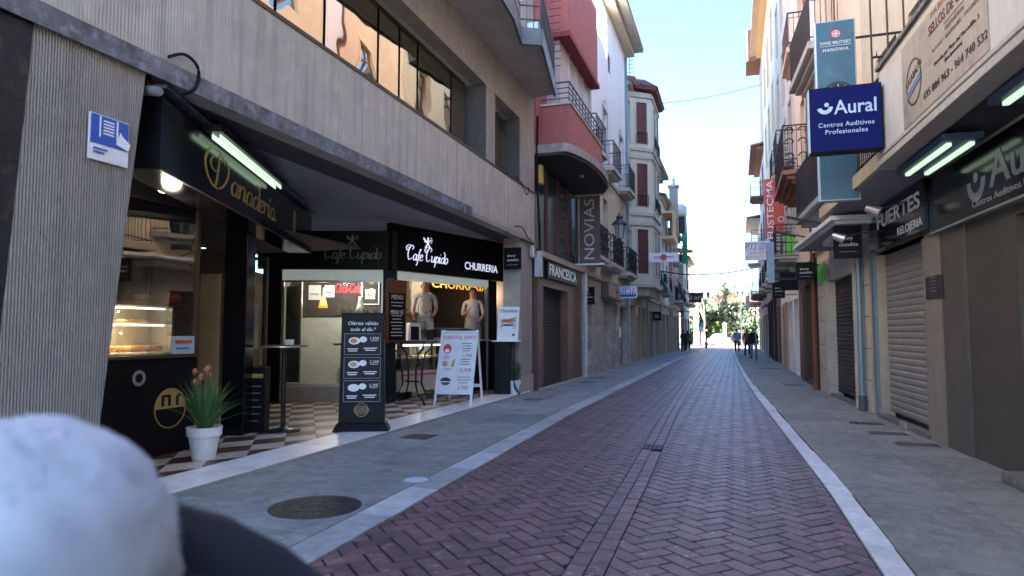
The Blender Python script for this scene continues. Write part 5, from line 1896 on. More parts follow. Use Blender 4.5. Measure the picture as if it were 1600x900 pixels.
MB().prism([(c0 + (x - c0) * .8, y * .75 if y > 0 else y) for x, y in bay], 'z', 3.4, 3.8).build('bay_foot', M_pcream, h4)
m = MB()
top = [(c0, .1, 15.4)]
rim = [(c0 + (x - c0) * 1.14, y * 1.28 if y > 0 else y, 14.0) for x, y in bay]
m.add(rim + [(x, y, 14.1) for x, y, z in rim] + top, [(0, 1, 2, 3), (0, 1, 5, 4), (1, 2, 6, 5), (2, 3, 7, 6), (4, 5, 8), (5, 6, 8), (6, 7, 8)])
m.build('bay_roof', mat('purple_red_tile', (.24, .07, .07), .8, .25, 5), h4)
m = MB()
for (p, q_) in zip(rim, rim[1:]):
    n = int(math.hypot(q_[0] - p[0], q_[1] - p[1]) / .2)
    for k in range(n + 1):
        x, y = p[0] + (q_[0] - p[0]) * k / n, p[1] + (q_[1] - p[1]) * k / n
        m.tube([(x + (x - c0) * .02, y * 1.04, 14.12), (c0 + (x - c0) * .3, y * .35 + .07, 15.05)], .07, 5)
q = m.build('bay_roof_tiles', MATS['purple_red_tile'], h4)
q['kind'] = 'stuff'
mar = mat('maroon_blind', (.12, .035, .035), .6, .15, 5)
for z0, z1 in ((4.5, 6.75), (7.95, 10.15), (11.2, 13.35)):
    for (p, q_) in zip(bay, bay[1:]):
        dx, dy = q_[0] - p[0], q_[1] - p[1]
        L = math.hypot(dx, dy)
        nx, ny = -dy / L, dx / L
        if ny < 0: nx, ny = -nx, -ny
        if dy < -.1: nx = abs(nx)
        if dy > .1: nx = -abs(nx)
        a, b = (.28, .76) if L < 2 else (.12, .42)
        spans = [(a, b)] if L < 2 else [(.12, .42), (.58, .88)]
        for a, b in spans:
            P0 = (p[0] + dx * a, p[1] + dy * a)
            P1 = (p[0] + dx * b, p[1] + dy * b)
            def off_(P, d): return (P[0] + nx * d, P[1] + ny * d)
            w = MB().prism([off_(P0, .002), off_(P1, .002), off_(P1, .02), off_(P0, .02)], 'z', z0, z1).build('window', mar, h4)
            e = .05 / L
            P2, P3 = (p[0] + dx * (a - e), p[1] + dy * (a - e)), (p[0] + dx * (b + e), p[1] + dy * (b + e))
            m = MB()
            m.prism([off_(P2, .002), off_(P0, .002), off_(P0, .07), off_(P2, .07)], 'z', z0 - .08, z1 + .08)
            m.prism([off_(P1, .002), off_(P3, .002), off_(P3, .07), off_(P1, .07)], 'z', z0 - .08, z1 + .08)
            m.prism([off_(P0, .002), off_(P1, .002), off_(P1, .07), off_(P0, .07)], 'z', z1, z1 + .08)
            m.build('frame', M_pcream, w)
            if z0 > 5:
                m = MB()
                for k in range(5):
                    s_ = k / 4
                    m.tube([(P0[0] + (P1[0] - P0[0]) * s_ + nx * .12, P0[1] + (P1[1] - P0[1]) * s_ + ny * .12, z0), (P0[0] + (P1[0] - P0[0]) * s_ + nx * .12, P0[1] + (P1[1] - P0[1]) * s_ + ny * .12, z0 + .55)], .016, 4)
                m.tube([(P0[0] + nx * .12, P0[1] + ny * .12, z0 + .55), (P1[0] + nx * .12, P1[1] + ny * .12, z0 + .55)], .02, 4)
                m.build('guard_rail', M_iron, w)
B('awning_light', M_oprint, h4, (35.2, 35.7, .001, .05, 2.4, 2.9))

h5 = house('tan_building', 'tan building with a wide eave beyond the bay tower', FL, 39.7, 46.0, 11.6, M_tan, [(40.6, 41.5), (43.8, 44.8)], [(4.3, 6.4), (7.6, 9.8)], .7, M_stonel, [(0, 0, .6, 1), (1, 0, .5, 1), (0, 1, .6, 1)], (M_stone, [(40.2, 42.2, .05, 2.8, 'dark'), (43, 45.4, .05, 2.8, 'grey')]), o=.12)
h6 = house('sunlit_white_building', 'pale house with a yellow glazed balcony beyond the wide eave', FL, 46.1, 52.0, 10.6, M_white, [(47.0, 47.9), (49.8, 50.7)], [(4.2, 6.3), (7.4, 9.4)], .4, M_cream, [(0, 0, .6, 1)], (M_tan, [(46.6, 48.6, .05, 2.8, 'grey'), (49.4, 51.4, .05, 2.8, 'dark')]), o=.2)
m = MB()
m.box(47.2, 50.8, .2, 1.0, 8.0, 8.2)
m.box(47.2, 50.8, .2, 1.0, 9.8, 9.95)
for k in range(6):
    m.box(47.2 + k * .7, 47.28 + k * .7, .92, 1.0, 8.2, 9.8)
m.build('glazed_balcony', M_yellow, h6)
B('balcony_pane', M_yellow, h6, (47.28, 50.7, .93, .95, 8.2, 8.8))
h7 = house('pink_building', 'pink rendered house with brown balconies far along the left side', FL, 52.1, 58.0, 9.0, M_pink, [(53.2, 54.1), (56.0, 56.9)], [(4.0, 6.0), (6.9, 8.4)], .4, M_terr, [(0, 0, .6, 1), (0, 1, .6, 1), (1, 0, .6, 1)], (M_tan, [(52.8, 54.6, .05, 2.8, 'grey'), (55.2, 57.2, .05, 2.8, 'dark')]), o=.45)
h8 = house('cream_end_building', 'cream house at the far left corner with a bright sunlit side wall', FL, 58.1, 65.3, 7.6, M_pcream, [(59.4, 60.3), (62.8, 63.7)], [(4.0, 6.2)], .5, M_cream, [(0, 0, .7, 1), (0, 1, .7, 1)], (M_stone, [(59, 61, .05, 2.7, 'dark'), (62.2, 64.4, .05, 2.7, 'glass')]), o=.85)
gn = thing('green_netting', 'strip of green builders netting hanging above the far left roofs', 'netting', FL, 56.2, .9, 8.0)
pa = at_y(1066, 412, 57.5)
pb = at_y(1074, 355, 57.5)
gn.location = FW.w(pa[0], -57.5, pa[2])
gn.rotation_euler = (0, 0, FW.ang)
BASE[gn.name] = (pa[0], -57.5, pa[2], -1)
m = MB()
for k in range(6):
    z0 = pa[2] + (pb[2] - pa[2]) * k / 6
    m.hexa([(pa[0] + .04 * (k % 2), -57.5, z0), (pb[0] - .03 * (k % 2), -57.45, z0), (pb[0] - .03 * (k % 2), -57.43, z0), (pa[0] + .04 * (k % 2), -57.48, z0)],
           [(pa[0] + .04 * ((k + 1) % 2), -57.5, z0 + (pb[2] - pa[2]) / 6), (pb[0] - .03 * ((k + 1) % 2), -57.45, z0 + (pb[2] - pa[2]) / 6), (pb[0], -57.43, z0 + (pb[2] - pa[2]) / 6), (pa[0], -57.48, z0 + (pb[2] - pa[2]) / 6)])
m.build('net', mat('green_net', (.03, .38, .2), .7, .3, 6), gn)
MB().tube([(pb[0] - .1, -57.6, pa[2] - 2.2), (pb[0] - .1, -57.6, pb[2] + 1.6)], .06, 6).build('pole', M_cast, gn)
bt = house('brown_brick_house', 'narrow brown brick house beyond the crossing on the left', FL, 78.0, 84.0, 10.5, mat('brown_brick_wall', (.3, .17, .11), .9, .15, 2), [(79.0, 80.0), (81.8, 82.8)], [(4.0, 6.0), (7.2, 9.2)], .3, None, [], (M_tan, [(79, 82, .05, 2.7, 'glass')]), o=.75)

# roof clutter on the left skyline
for u, v0, v1, Y, lab, kind in ((1053, 285, 335, 50, 'tall thin chimney stack on the far left skyline', 0), (1062, 318, 340, 52, 'squat white water tank on a far left roof', 1)):
    a_ = at_y(u, v1, Y)
    b_ = at_y(u, v0, Y)
    q = thing('chimney' if not kind else 'roof_tank', lab, 'chimney' if not kind else 'water tank', FW, a_[0], -Y, a_[2])
    if not kind:
        B('stack', M_tan, q, (a_[0] - .3, a_[0] + .3, -Y - .3, -Y + .3, a_[2] - 1.5, b_[2] - .4))
        B('cap', M_stonel, q, (a_[0] - .4, a_[0] + .4, -Y - .4, -Y + .4, b_[2] - .4, b_[2] - .25))
        MB().tube([(a_[0], -Y, b_[2] - .25), (a_[0], -Y, b_[2] + .3)], .12, 8).build('flue', M_alu, q)
    else:
        MB().lathe([(.5, 0), (.55, .2), (.55, .8), (.3, 1.0), (0, 1.0)], (a_[0], -Y, a_[2]), 14).build('tank', M_wht, q, smooth=True)
        B('stand', M_cast, q, (a_[0] - .4, a_[0] + .4, -Y - .4, -Y + .4, a_[2] - 1.2, a_[2]))
an = thing('roof_aerial', 'black spiral antenna on the eave of the tall white building', 'antenna', FL, 33.2, .3, 15.6)
p = at_y(984, 104, 33.0)
an.location = FW.w(p[0], -33, p[2]); an.rotation_euler = (0, 0, FW.ang); BASE[an.name] = (p[0], -33, p[2], -1)
m = MB()
m.tube([(p[0], -33, p[2] - 1.2), (p[0], -33, p[2] + .6)], .02, 5)
for k in range(5): m.tube([(p[0] - .25, -33, p[2] + .5 - .2 * k), (p[0] + .25, -33, p[2] + .5 - .2 * k)], .015, 4)
m.build('mast', M_iron, an)

# projecting signs, awnings and lamps farther on the left
px_sign(1020, 1033, 487, 501, 42, 'dark square sign under the green awning on the left', arm=-4.7)
t, a, b = plain_sign(1077, 1096, 457, 473, 61, 'maroon rectangular sign hanging before the brown house on the left', mat('maroon_sign', (.06, .02, .06), .5), 'bar', M_wprint, arm=-4.0)
an_ = at_y(1069, 496, 55)
ov = thing('hanging_sign', 'black oval sign with white lettering far along the left', 'sign', FW, an_[0], -55, an_[2])
m = MB().lathe([(.0, 0), (.55, 0), (.62, .03), (.55, .06), (0, .06)], (0, 0, 0), 20)
o = m.build('board', M_black, ov)
o.rotation_euler = (R(90), 0, 0)
o.scale = (1, .55, 1)
T('pub', ov, an_[0], -54.9, an_[2], .3, M_wprint)
MB().tube([(an_[0] - .9, -55, an_[2] + .45), (an_[0] + .4, -55, an_[2] + .45)], .03, 5).build('bracket', M_iron, ov)
for (t0, t1, oo, z0, z1, mt_, lab) in ((43.0, 45.5, .12, 4.0, 5.6, mat('green_awning', (.02, .09, .08), .7, .15, 3), 'dark green balcony awning far on the left'), (54.8, 57.4, .45, 3.9, 5.3, mat('brown_awning', (.07, .03, .025), .7, .15, 3), 'dark brown awning far on the left')):
    q = thing('awning', lab, 'awning', FL, (t0 + t1) / 2, oo, z0)
    MB().prism([(oo + .02, z1), (oo + .8, z0 + .3), (oo + .8, z0), (oo + .74, z0), (oo + .02, z1 - .1)], 't', t0, t1).build('cloth', mt_, q)
fla = at_y(1060, 447, 58)
q = thing('wall_lantern', 'small dark wall lantern in front of the far cream house on the left', 'street lantern', FW, fla[0], -58, fla[2])
MB().lathe([(.1, -.5), (.2, -.05), (.34, 0), (.12, .22), (.03, .4), (0, .5)], (fla[0], -58, fla[2]), 6).build('lantern', M_iron, q)
MB().tube([(fla[0], -58, fla[2] + .45), (fla[0] - .9, -58, fla[2] + .6)], .03, 5).build('bracket', M_iron, q)

# ------------------------------------------------------------------ RIGHT: near building
ra = thing('optician_building', 'white building with a dark ground floor and a jutting white balcony wall', 'building', FR, 4, 0, 0)
gt = 10.28
wall(ra, -8, 9.5, 0, 2.83, [(3.6, 8.2, .12, 2.72), (-3, 2.6, .12, 2.72)], M_grey, 0, .5, name='ground_wall')
B('corner_panel', mat('brown_grey_cladding', (.10, .092, .08), .5, .14, 2, streak=.3), ra, (9.504, gt, -.3, .03, 0, 2.83))
for t0, t1 in ((3.6, 8.2), (-3, 2.6)):
    window(ra, t0, t1, .12, 2.72, -.4, M_steel, G_shop, 2, 0, .06)
B('shop_back', mat('pale_green_wall', (.5, .55, .42), .8, .05, 2), ra, (-3.5, 8.6, -3.2, -3.1, 0, 2.8))
B('shop_floor', M_stone, ra, (-3.5, 8.6, -3.1, -.51, .0, .02))
B('shop_ceiling', M_ceil, ra, (-3.5, 8.6, -3.1, -.51, 2.81, 2.829))
B('door_step', M_slabr, ra, (6.0, 8.1, .001, .28, .01, .12), bevel=.01)
B('upper_wall', M_cream, ra, (-8, 9.9, -.3, 0, 3.61, 4.6))
wall(ra, -8, 9.9, 4.6, 11.6, [(a_, a_ + 1.2, z, z + 2.3) for a_ in (-5.5, -2, 1.5, 4.5, 7.8) for z in (5.0, 8.6)], M_cream, 0, .25)
for a_ in (-5.5, -2, 1.5, 4.5, 7.8):
    for z in (5.0, 8.6): window(ra, a_, a_ + 1.2, z, z + 2.3, -.22, M_wht, G_dark, 1, 0, .07)
B('balcony_wall', mat('off_white_render', (.60, .58, .54), .85, .06, .9, .15, 25, streak=.2), ra, (-8, 9.85, .66, .8, 3.74, 4.95))
B('coping', mat('weathered_coping', (.24, .21, .19), .8, .3, 5), ra, (-8, 9.87, .62, .84, 4.951, 5.0))
B('lower_ledge', M_stonel, ra, (-8, 9.87, .60, .86, 3.66, 3.739), bevel=.008)
B('drip_ledge', M_stonel, ra, (-8, 9.86, .801, .825, 3.80, 3.84))
B('balcony_floor', M_soff, ra, (-8, 9.85, 0.001, .6, 3.70, 3.84))
B('balcony_end', MATS['off_white_render'], ra, (9.70, 9.85, .0, .66, 3.84, 4.95))
B('unseen_roof_slab', M_terr, ra, (-8, 9.9, -8.3, .0, 11.6, 11.9))  # out of view, added to keep sun patches off the left fascia
B('side_wall', M_cream, ra, (-8, -7.8, -8, -.31, 0, 11.6))
B('side_wall', M_cream, ra, (9.7, 9.9, -8, -.31, 2.83, 11.6))
B('back_wall', M_cream, ra, (-8, 9.9, -8.3, -8.1, 0, 11.6))
# sign fascia
au = thing('optician_fascia_sign', 'long glossy black fascia sign with grey raised letters and a smile logo', 'sign', FR, 5, .1, 2.84)
B('panel', M_blackg, au, (-7.9, 10.45, .0, .09, 2.86, 3.6))
B('lower_trim', M_alu, au, (-7.9, 10.45, .0, .1, 2.83, 2.858))
q0, z0 = hit(FR, 1545, 262, .1)
q1, z1 = hit(FR, 1600, 225, .1)
M_gl = mat('grey_letters', (.35, .36, .38), .4)
T('Aural', au, q0 - .78, .092, 3.24, .52, M_gl, wid=1.55, bold=.015)
tl_, zl_ = hit(FR, 1523, 270, .1)
put_flat(*merge((*ring_shape(.15, .25, 16, 180, 360), 0, 0), (*disc(.06), .0, .03)), 'smile_logo', M_gl, au, tl_, .092, 3.24)
T('Centros Auditivos Profesionales', au, q0 - .55, .092, 2.97, .11, M_gl, wid=2.1)
for k, (t0, t1) in enumerate(((8.35, 9.8), (5.4, 7.0))):
    q = thing('tube_light', ['twin fluorescent tube light under the white balcony wall, nearer the hanging signs', 'twin fluorescent tube light under the white balcony wall at the right photo edge'][k], 'tube light', FR, t0, .4, 3.6)
    B('housing', mat('blue_grey_housing', (.05, .08, .16), .5), q, (t0 - .1, t1 + .12, .22, .62, 3.56, 3.64), bevel=.01)
    B('tube', E_tube, q, (t0, t1, .28, .33, 3.52, 3.558))
    B('tube', E_tube, q, (t0, t1, .50, .55, 3.52, 3.558))
# weathered poster on the balcony wall
po = thing('wall_poster', 'weathered beige poster for rubber stamps on the white balcony wall', 'poster', FR, 7.7, .8, 3.88)
B('sheet', mat('weathered_poster', (.42, .37, .30), .6, .12, 1.6, dirt=((.2, .17, .17), 1.5, .7)), po, (6.54, 8.86, .803, .81, 3.87, 4.83))
cT = lambda s, t, z, sz, mt_, **k: T(s, po, t, .81, z, sz, mt_, **k)
M_faded = mat('faded_print', (.2, .15, .14), .6)
cT('FABRICACIÓN', 7.25, 4.77, .09, mat('faded_red', (.35, .16, .12)), wid=1.2)
cT('SELLOS DE CAUCHO', 7.25, 4.63, .15, mat('maroon_print', (.17, .05, .06)), wid=1.35, bold=.012)
put_flat(*rect(.5, .008), 'rule', M_faded, po, 7.25, .81, 4.53)
cT('Y AUTOMÁTICOS', 7.25, 4.47, .06, M_faded)
cT('PLACAS · BUZONES · TROFEOS', 7.25, 4.39, .055, M_faded, wid=1.2)
cT('Entrada por Plaza del Mercadillo, 3', 7.25, 4.24, .06, M_kprint, wid=1.1)
cT('(junto Ayuntamiento)', 7.3, 4.17, .05, M_kprint)
cT('695 884 963 - 964 740 532', 7.35, 4.02, .115, M_kprint, wid=1.6, bold=.006)
put_flat(*ring_shape(.24, .26, 26), 'round_stamp', M_kprint, po, 8.45, .81, 4.30)
cT('CASABALTA', 8.45, 4.38, .12, M_kprint, wid=.55, ang=R(12))
put_flat(*rect(.5, .07), 'blue_ribbon', mat('faded_blue', (.14, .2, .34)), po, 8.45, .81, 4.24, 1, None, R(14), .006)

# hanging optician sign
a, b = at_y(1267, 240, 9.55), at_y(1379, 127, 9.55)
hs = thing('hanging_sign', 'square navy hanging sign reading Aural with a pale smile logo', 'sign', FW, (a[0] + b[0]) / 2, -9.55, a[2])
x0, x1, z0, z1 = a[0], b[0] - .01, a[2], b[2]
B('box', M_black, hs, (x0, x1, -9.77, -9.56, z0, z1), bevel=.008)
B('side_trim', M_alu, hs, (x0 - .012, x0 - .001, -9.76, -9.57, z0 + .01, z1 - .01))
B('face', M_navy, hs, (x0 + .02, x1 - .02, -9.559, -9.553, z0 + .02, z1 - .02))
cx = (x0 + x1) / 2
M_pb = mat('pale_blue_print', (.55, .68, .85), .5)
T('Aural', hs, cx + .12, -9.552, z0 + .58, .26, M_pb, wid=.5, bold=.012)
put_flat(*merge((*ring_shape(.045, .095, 14, 190, 360), 0, .02), (*disc(.028), .02, .05)), 'smile_logo', M_pb, hs, cx - .245, -9.552, z0 + .585)
T('Centros Auditivos', hs, cx, -9.552, z0 + .36, .085, M_pb, wid=.66, bold=.008, space=1.1)
T('Profesionales', hs, cx, -9.552, z0 + .265, .085, M_pb, wid=.5, bold=.008, space=1.1)
B('bracket', M_blackm, hs, (x1, 2.7, -9.68, -9.65, z1 - .12, z1 - .08), (x1, 2.7, -9.68, -9.65, z0 + .08, z0 + .12)) if False else None
# tall watch banner
a, b = at_y(1281, 315, 11.2), at_y(1336, 27, 11.2)
x0, x1, z0, z1 = a[0], b[0], a[2], b[2]
cx = (x0 + x1) / 2
wb = thing('hanging_sign', 'tall teal banner sign with a red cross and a diver watch above the navy sign', 'sign', FW, cx, -11.2, z0)
M_teal = mat('teal_sign_face', (.07, .16, .22), .35, .15, 1.0)
B('box', M_alu, wb, (x0, x1, -11.38, -11.21, z0, z1), bevel=.008)
B('face', M_teal, wb, (x0 + .02, x1 - .02, -11.209, -11.203, z0 + .02, z1 - .02))
put_flat(*rect(.13, .12), 'red_square', M_rprint, wb, cx + .01, -11.202, z1 - .22)
put_flat(*ring_shape(.045, .055, 20), 'white_ring', M_wprint, wb, cx + .01, -11.202, z1 - .22, 1, None, 0, .006)
put_flat(*merge((*rect(.07, .022), 0, 0), (*rect(.022, .07), 0, 0)), 'white_cross', M_wprint, wb, cx + .01, -11.202, z1 - .22, 1, None, 0, .009)
T('SWISS MILITARY', wb, cx, -11.202, z1 - .36, .07, M_wprint, wid=.44, bold=.004)
put_flat(*rect(.44, .006), 'rule', M_wprint, wb, cx, -11.202, z1 - .405)
T('HANOWA', wb, cx, -11.202, z1 - .47, .07, M_wprint, wid=.36, bold=.004, space=1.15)
wz = z0 + 1.62
for r0, r1, mt_ in ((.0, .235, M_kprint), (.2, .215, M_grey), (.14, .15, M_alu)):
    sh = ring_shape(max(r0, .001), r1, 30, 20 if r1 > .2 else 0, 160 if False else 360)
    V = [(x, y) for x, y, z in sh[0]]
    put_flat(*sh, 'watch_print', mt_, wb, cx + .02, -11.202, wz - .0, 1, None, 0, .004 + .003 * (3 - r1 * 10))
for k in range(12):
    an_ = R(30 * k)
    put_flat(*rect(.03, .01), 'watch_mark', M_wprint, wb, cx + .02 + .17 * math.cos(an_), -11.202, wz + .17 * math.sin(an_), 1, None, an_, .012)
put_flat(*rect(.13, .012), 'watch_hand', M_wprint, wb, cx + .05, -11.202, wz + .03, 1, None, R(40), .014)
B('bracket', M_blackm, wb, (x1, 2.6, -11.31, -11.28, z1 - .3, z1 - .27), (x1, 2.6, -11.31, -11.28, z0 + .5, z0 + .53))

# ------------------------------------------------------------------ RIGHT: jeweller building
rb = thing('jeweller_building', 'cream building with blue shutters over a grey roller shutter and stone piers', 'building', FR, 12, 0, 0)
wall(rb, gt, 14.1, 0, 2.9, [(11.0, 13.55, .0, 2.9)], M_tan, 0, .22, name='ground_wall')
B('pier', mat('taupe_cladding', (.23, .21, .185), .6, .12, 1.5, streak=.3), rb, (gt + .01, 10.98, .002, .04, .0, 2.84))
slatted(rb, 11.01, 13.54, .12, 2.89, -.12, M_rollg, .105, single=True, amp=.014)
B('threshold', M_slabr, rb, (10.9, 13.6, -.1, .06, .0, .07), bevel=.008)
B('steel_jamb', M_steel, rb, (13.56, 13.72, -.05, .06, .01, 2.95))
B('steel_jamb', M_steel, rb, (13.36, 13.5, -.14, -.04, .01, 2.88)) if False else None
B('sill_lock', M_alu, rb, (11.9, 12.15, .062, .10, .02, .11))
wall(rb, 9.95, 14.1, 2.91, 3.64, [], M_tan, 0, .2, name='lintel')
B('slab', mat('cream_concrete_slab', (.55, .45, .32), .85, .12, 1.5, streak=.3), rb, (9.9, 14.0, .001, .85, 3.66, 3.86), bevel=.01)
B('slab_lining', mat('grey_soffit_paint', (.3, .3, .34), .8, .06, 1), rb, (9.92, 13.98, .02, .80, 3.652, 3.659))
wall(rb, 9.92, 14.1, 3.65, 15, [(10.3, 11.3, 3.9, 6.3), (11.9, 13.1, 3.9, 6.3), (10.3, 11.3, 7.6, 10), (11.9, 13.1, 7.6, 10)], M_cream, 0, .22)
for a_, b_ in ((10.3, 11.3), (11.9, 13.1)):
    for z in (3.9, 7.6):
        w = window(rb, a_, b_, z, z + 2.4, -.2, M_lblue if z < 5 else M_wht, M_blue if z < 5 else G_dark, 1, 0, .06)
        if z < 5:
            for k in range(22):
                B('louvre', M_blue, w, (a_ + .06, b_ - .06, -.19, -.16, z + .1 + k * .1, z + .16 + k * .1)) if k < 12 else None
m = MB()
for zz in (3.96, 4.9):
    m.tube([(9.98, .01, zz), (9.98, .78, zz), (13.9, .78, zz), (13.9, .01, zz)], .016, 5)
for k in range(36):
    m.tube([(9.98 + k * .112, .78, 3.86), (9.98 + k * .112, .78, 4.9)], .011, 4, cap=False)
m.build('railing', M_iron, rb)
m = MB()
tg = 9.92
for zz in (4.55, 5.18, 6.1, 7.0):
    m.tube([(tg, .0, zz), (tg, .85, zz)], .018, 5)
    for k in range(5):
        m.tube([(tg, .08 + k * .18, zz), (tg, .08 + k * .18, zz + .09)], [.012, .002], 4)
for k in range(5):
    m.tube([(tg, .06 + k * .2, 4.3), (tg, .06 + k * .2, 7.3)], .013, 4)
m.build('spiked_grille', M_iron, rb)
B('side_wall', M_cream, rb, (13.9, 14.1, -8, -.31, 3.65, 15))
B('back_wall', M_cream, rb, (9.92, 14.1, -8.3, -8.1, 0, 15))
B('unseen_roof_slab', M_terr, rb, (9.92, 14.1, -8.3, 0, 15, 15.3))  # unseen, added to close the building against the sun
fu = thing('jeweller_sign', 'dark glossy sign with white block capitals above the grey roller shutter', 'sign', FR, 11.8, .12, 2.9)
B('panel', M_blackg, fu, (10.47, 13.4, .0, .14, 2.92, 3.62))
T('FUERTES', fu, 11.75, .142, 3.36, .32, M_wprint, wid=2.2, bold=.02)
T('RELOJERIA', fu, 11.15, .142, 3.05, .17, M_wprint, wid=1.15, bold=.015)
q = thing('wall_notice', 'small dark notice plate with pale lines on the taupe pier', 'notice', FR, 10.63, .04, 1.9)
ta, za = hit(FR, 1449, 468, .04)
tb_2, zb = hit(FR, 1473, 428, .04)
B('plate', mat('dark_plate', (.03, .03, .035), .4), q, (min(ta, tb_2), max(ta, tb_2), .041, .055, min(za, zb), max(za, zb)))
for k in range(5):
    put_flat(*rect(.2 - .03 * (k % 3), .012), 'print', M_gprint, q, (ta + tb_2) / 2, .056, min(za, zb) + .1 + k * .045)

# ------------------------------------------------------------------ RIGHT: stone building with the moulded balconies
rc = thing('balcony_building', 'peach building with moulded stone balconies over a black roller shutter', 'building', FR, 16.8, 0, 0)
wall(rc, 14.1, 19.33, 0, 3.3, [(15.15, 17.85, .0, 2.75)], M_stonel, 0, .25, name='ground_wall')
for z in (.6, 1.2, 1.8, 2.4):
    B('stone_joint', M_joint, rc, (17.9, 19.3, .0005, .002, z, z + .012), (14.12, 15.1, .0005, .002, z, z + .012)) if z else None
slatted(rc, 15.16, 17.84, .1, 2.74, -.12, M_rollb, .09, single=False)
B('threshold', M_slabr, rc, (15.0, 18.0, -.1, .05, .0, .06), bevel=.008)
B('stone_frame', M_stonel, rc, (17.85, 18.1, .002, .07, .01, 2.9))
B('stone_frame', M_stonel, rc, (14.95, 15.15, .002, .07, .01, 2.9))
wall(rc, 14.1, 19.33, 3.3, 15, [(15.2, 16.2, 3.9, 6.3), (17.3, 18.3, 3.9, 6.3), (16.2, 17.4, 7.8, 10.4), (16.2, 17.4, 11.4, 13.6)], M_peach, 0, .25)
for (a_, b_, z, z2) in ((15.2, 16.2, 3.9, 6.3), (17.3, 18.3, 3.9, 6.3), (16.2, 17.4, 7.8, 10.4), (16.2, 17.4, 11.4, 13.6)):
    window(rc, a_, b_, z, z2, -.22, M_terr if z > 7 else M_blue, G_dark, 1, .7, .07)
balcony(rc, 15.4, 18.3, .72, 7.75, 1.05, M_stonel, M_iron, .16, .10, 0, 3)
balcony(rc, 14.5, 18.1, .7, 4.3, 1.15, M_stone, M_iron, .12, .10, 0, 1)
B('side_wall', M_peach, rc, (19.1, 19.33, -8, -.31, 0, 15))
B('back_wall', M_peach, rc, (14.1, 19.33, -8.3, -8.1, 0, 15))
B('unseen_roof_slab', M_terr, rc, (14.1, 19.33, -8.3, 0, 15, 15.3))  # unseen, added as a sun block above the upper windows
B('cornice', M_yellow, rc, (14.1, 19.33, .001, .4, 15.2, 15.5))
B('pilaster', M_white, rc, (18.5, 19.3, .002, .10, 3.6, 15.1))
cn = thing('canopy', 'white moulded canopy slab above the black roller shutter', 'canopy', FR, 15.4, .4, 3.4)
m = MB()
m.box(13.1, 17.6, .0, .82, 3.50, 3.58)
m.box(13.2, 17.5, .0, .74, 3.44, 3.499)
m.box(14.2, 15.4, .0, .55, 3.30, 3.439)
m.build('slab', M_wht, cn)
B('lining', mat('grey_soffit_paint2', (.34, .33, .34), .8), cn, (13.3, 17.4, .02, .7, 3.432, 3.4389))
dp = thing('drainpipe', 'rust brown drainpipe down the right facade beside a dark brown shopfront', 'drainpipe', FR, 19.2, .08, 0)
MB().tube([(19.42, .09, .02), (19.42, .09, 3.4)], .065, 8).build('pipe', M_rust, dp)
MB().tube([(19.42, .09, 3.4), (19.42, .09, 15.0)], .06, 8).build('upper_pipe', M_rust, dp)
MB().tube([(19.42, .09, .01), (19.42, .09, .9)], .08, 8).build('shoe', M_rust, dp)
dp = thing('drainpipe', 'blue grey drainpipe down the stone pier left of the grey roller shutter', 'drainpipe', FR, 14.45, .08, 0)
MB().tube([(14.5, .09, .25), (14.5, .09, 3.4)], .055, 8).build('pipe', M_steel, dp)
MB().tube([(14.5, .09, .02), (14.5, .09, .3)], .075, 8).build('shoe', mat('dark_shoe', (.08, .09, .11), .5), dp)
# graffiti-green letters
gl_ = thing('green_graffiti', 'green painted letters on the stone above the black roller shutter', 'graffiti', FR, 17.3, .02, 3.0)
T('OPEN', gl_, 17.9, .01, 3.0, .4, mat('bright_green_print', (.06, .5, .05), .5), wid=1.0, bold=.04) if False else put_flat(*merge((*rect(.14, .34), -.35, 0), (*rect(.12, .42), -.15, .02), (*rect(.13, .36), .05, -.01), (*rect(.12, .40), .25, .0), (*rect(.1, .3), .42, -.03)), 'paint', mat('bright_green_print', (.06, .5, .05), .5), gl_, 18.3, .075, 3.0, 1.3)

# signs on the right
px_sign(1303, 1346, 352, 404, 13.3, 'nearest black square castellón sign on the right, beside the jeweller sign', arm=2.5)
px_sign(1244, 1273, 409, 438, 18.9, 'black square castellón sign by the rust brown drainpipe', arm=2.2)
t = px_sign(1219, 1247, 425, 454, 23.4, 'plain dark square sign between two castellón signs on the right', lines=None, arm=2.1)
px_sign(1207, 1226, 440, 466, 25.2, 'farthest black square castellón sign on the right, left of the plain dark one', arm=2.1)
for k, (u, v, Y, w_, lab) in enumerate(((1248, 344, 15.5, .36, 'black floodlight on an arm under the middle right balcony'), (1226, 366, 18.5, .36, 'black floodlight on an arm left of the other, above the toy sign'))):
    p = at_y(u, v, Y)
    q = thing('floodlight', lab, 'floodlight', FW, p[0], -Y, p[2], 'black floodlights on arms')
    MB().hexa([(p[0] - .26, -Y - .1, p[2] + .08), (p[0] + .24, -Y - .1, p[2] - .06), (p[0] + .24, -Y + .2, p[2] - .12), (p[0] - .26, -Y + .2, p[2] + .02)],
              [(p[0] - .26, -Y - .1, p[2] + .14), (p[0] + .24, -Y - .1, p[2] + .0), (p[0] + .24, -Y + .2, p[2] - .06), (p[0] - .26, -Y + .2, p[2] + .08)]).build('head', M_blackm, q)
    MB().tube([(p[0] + .2, -Y, p[2] - .02), (2.3, -Y, p[2] - .25)], .018, 5).build('arm', M_blackm, q)
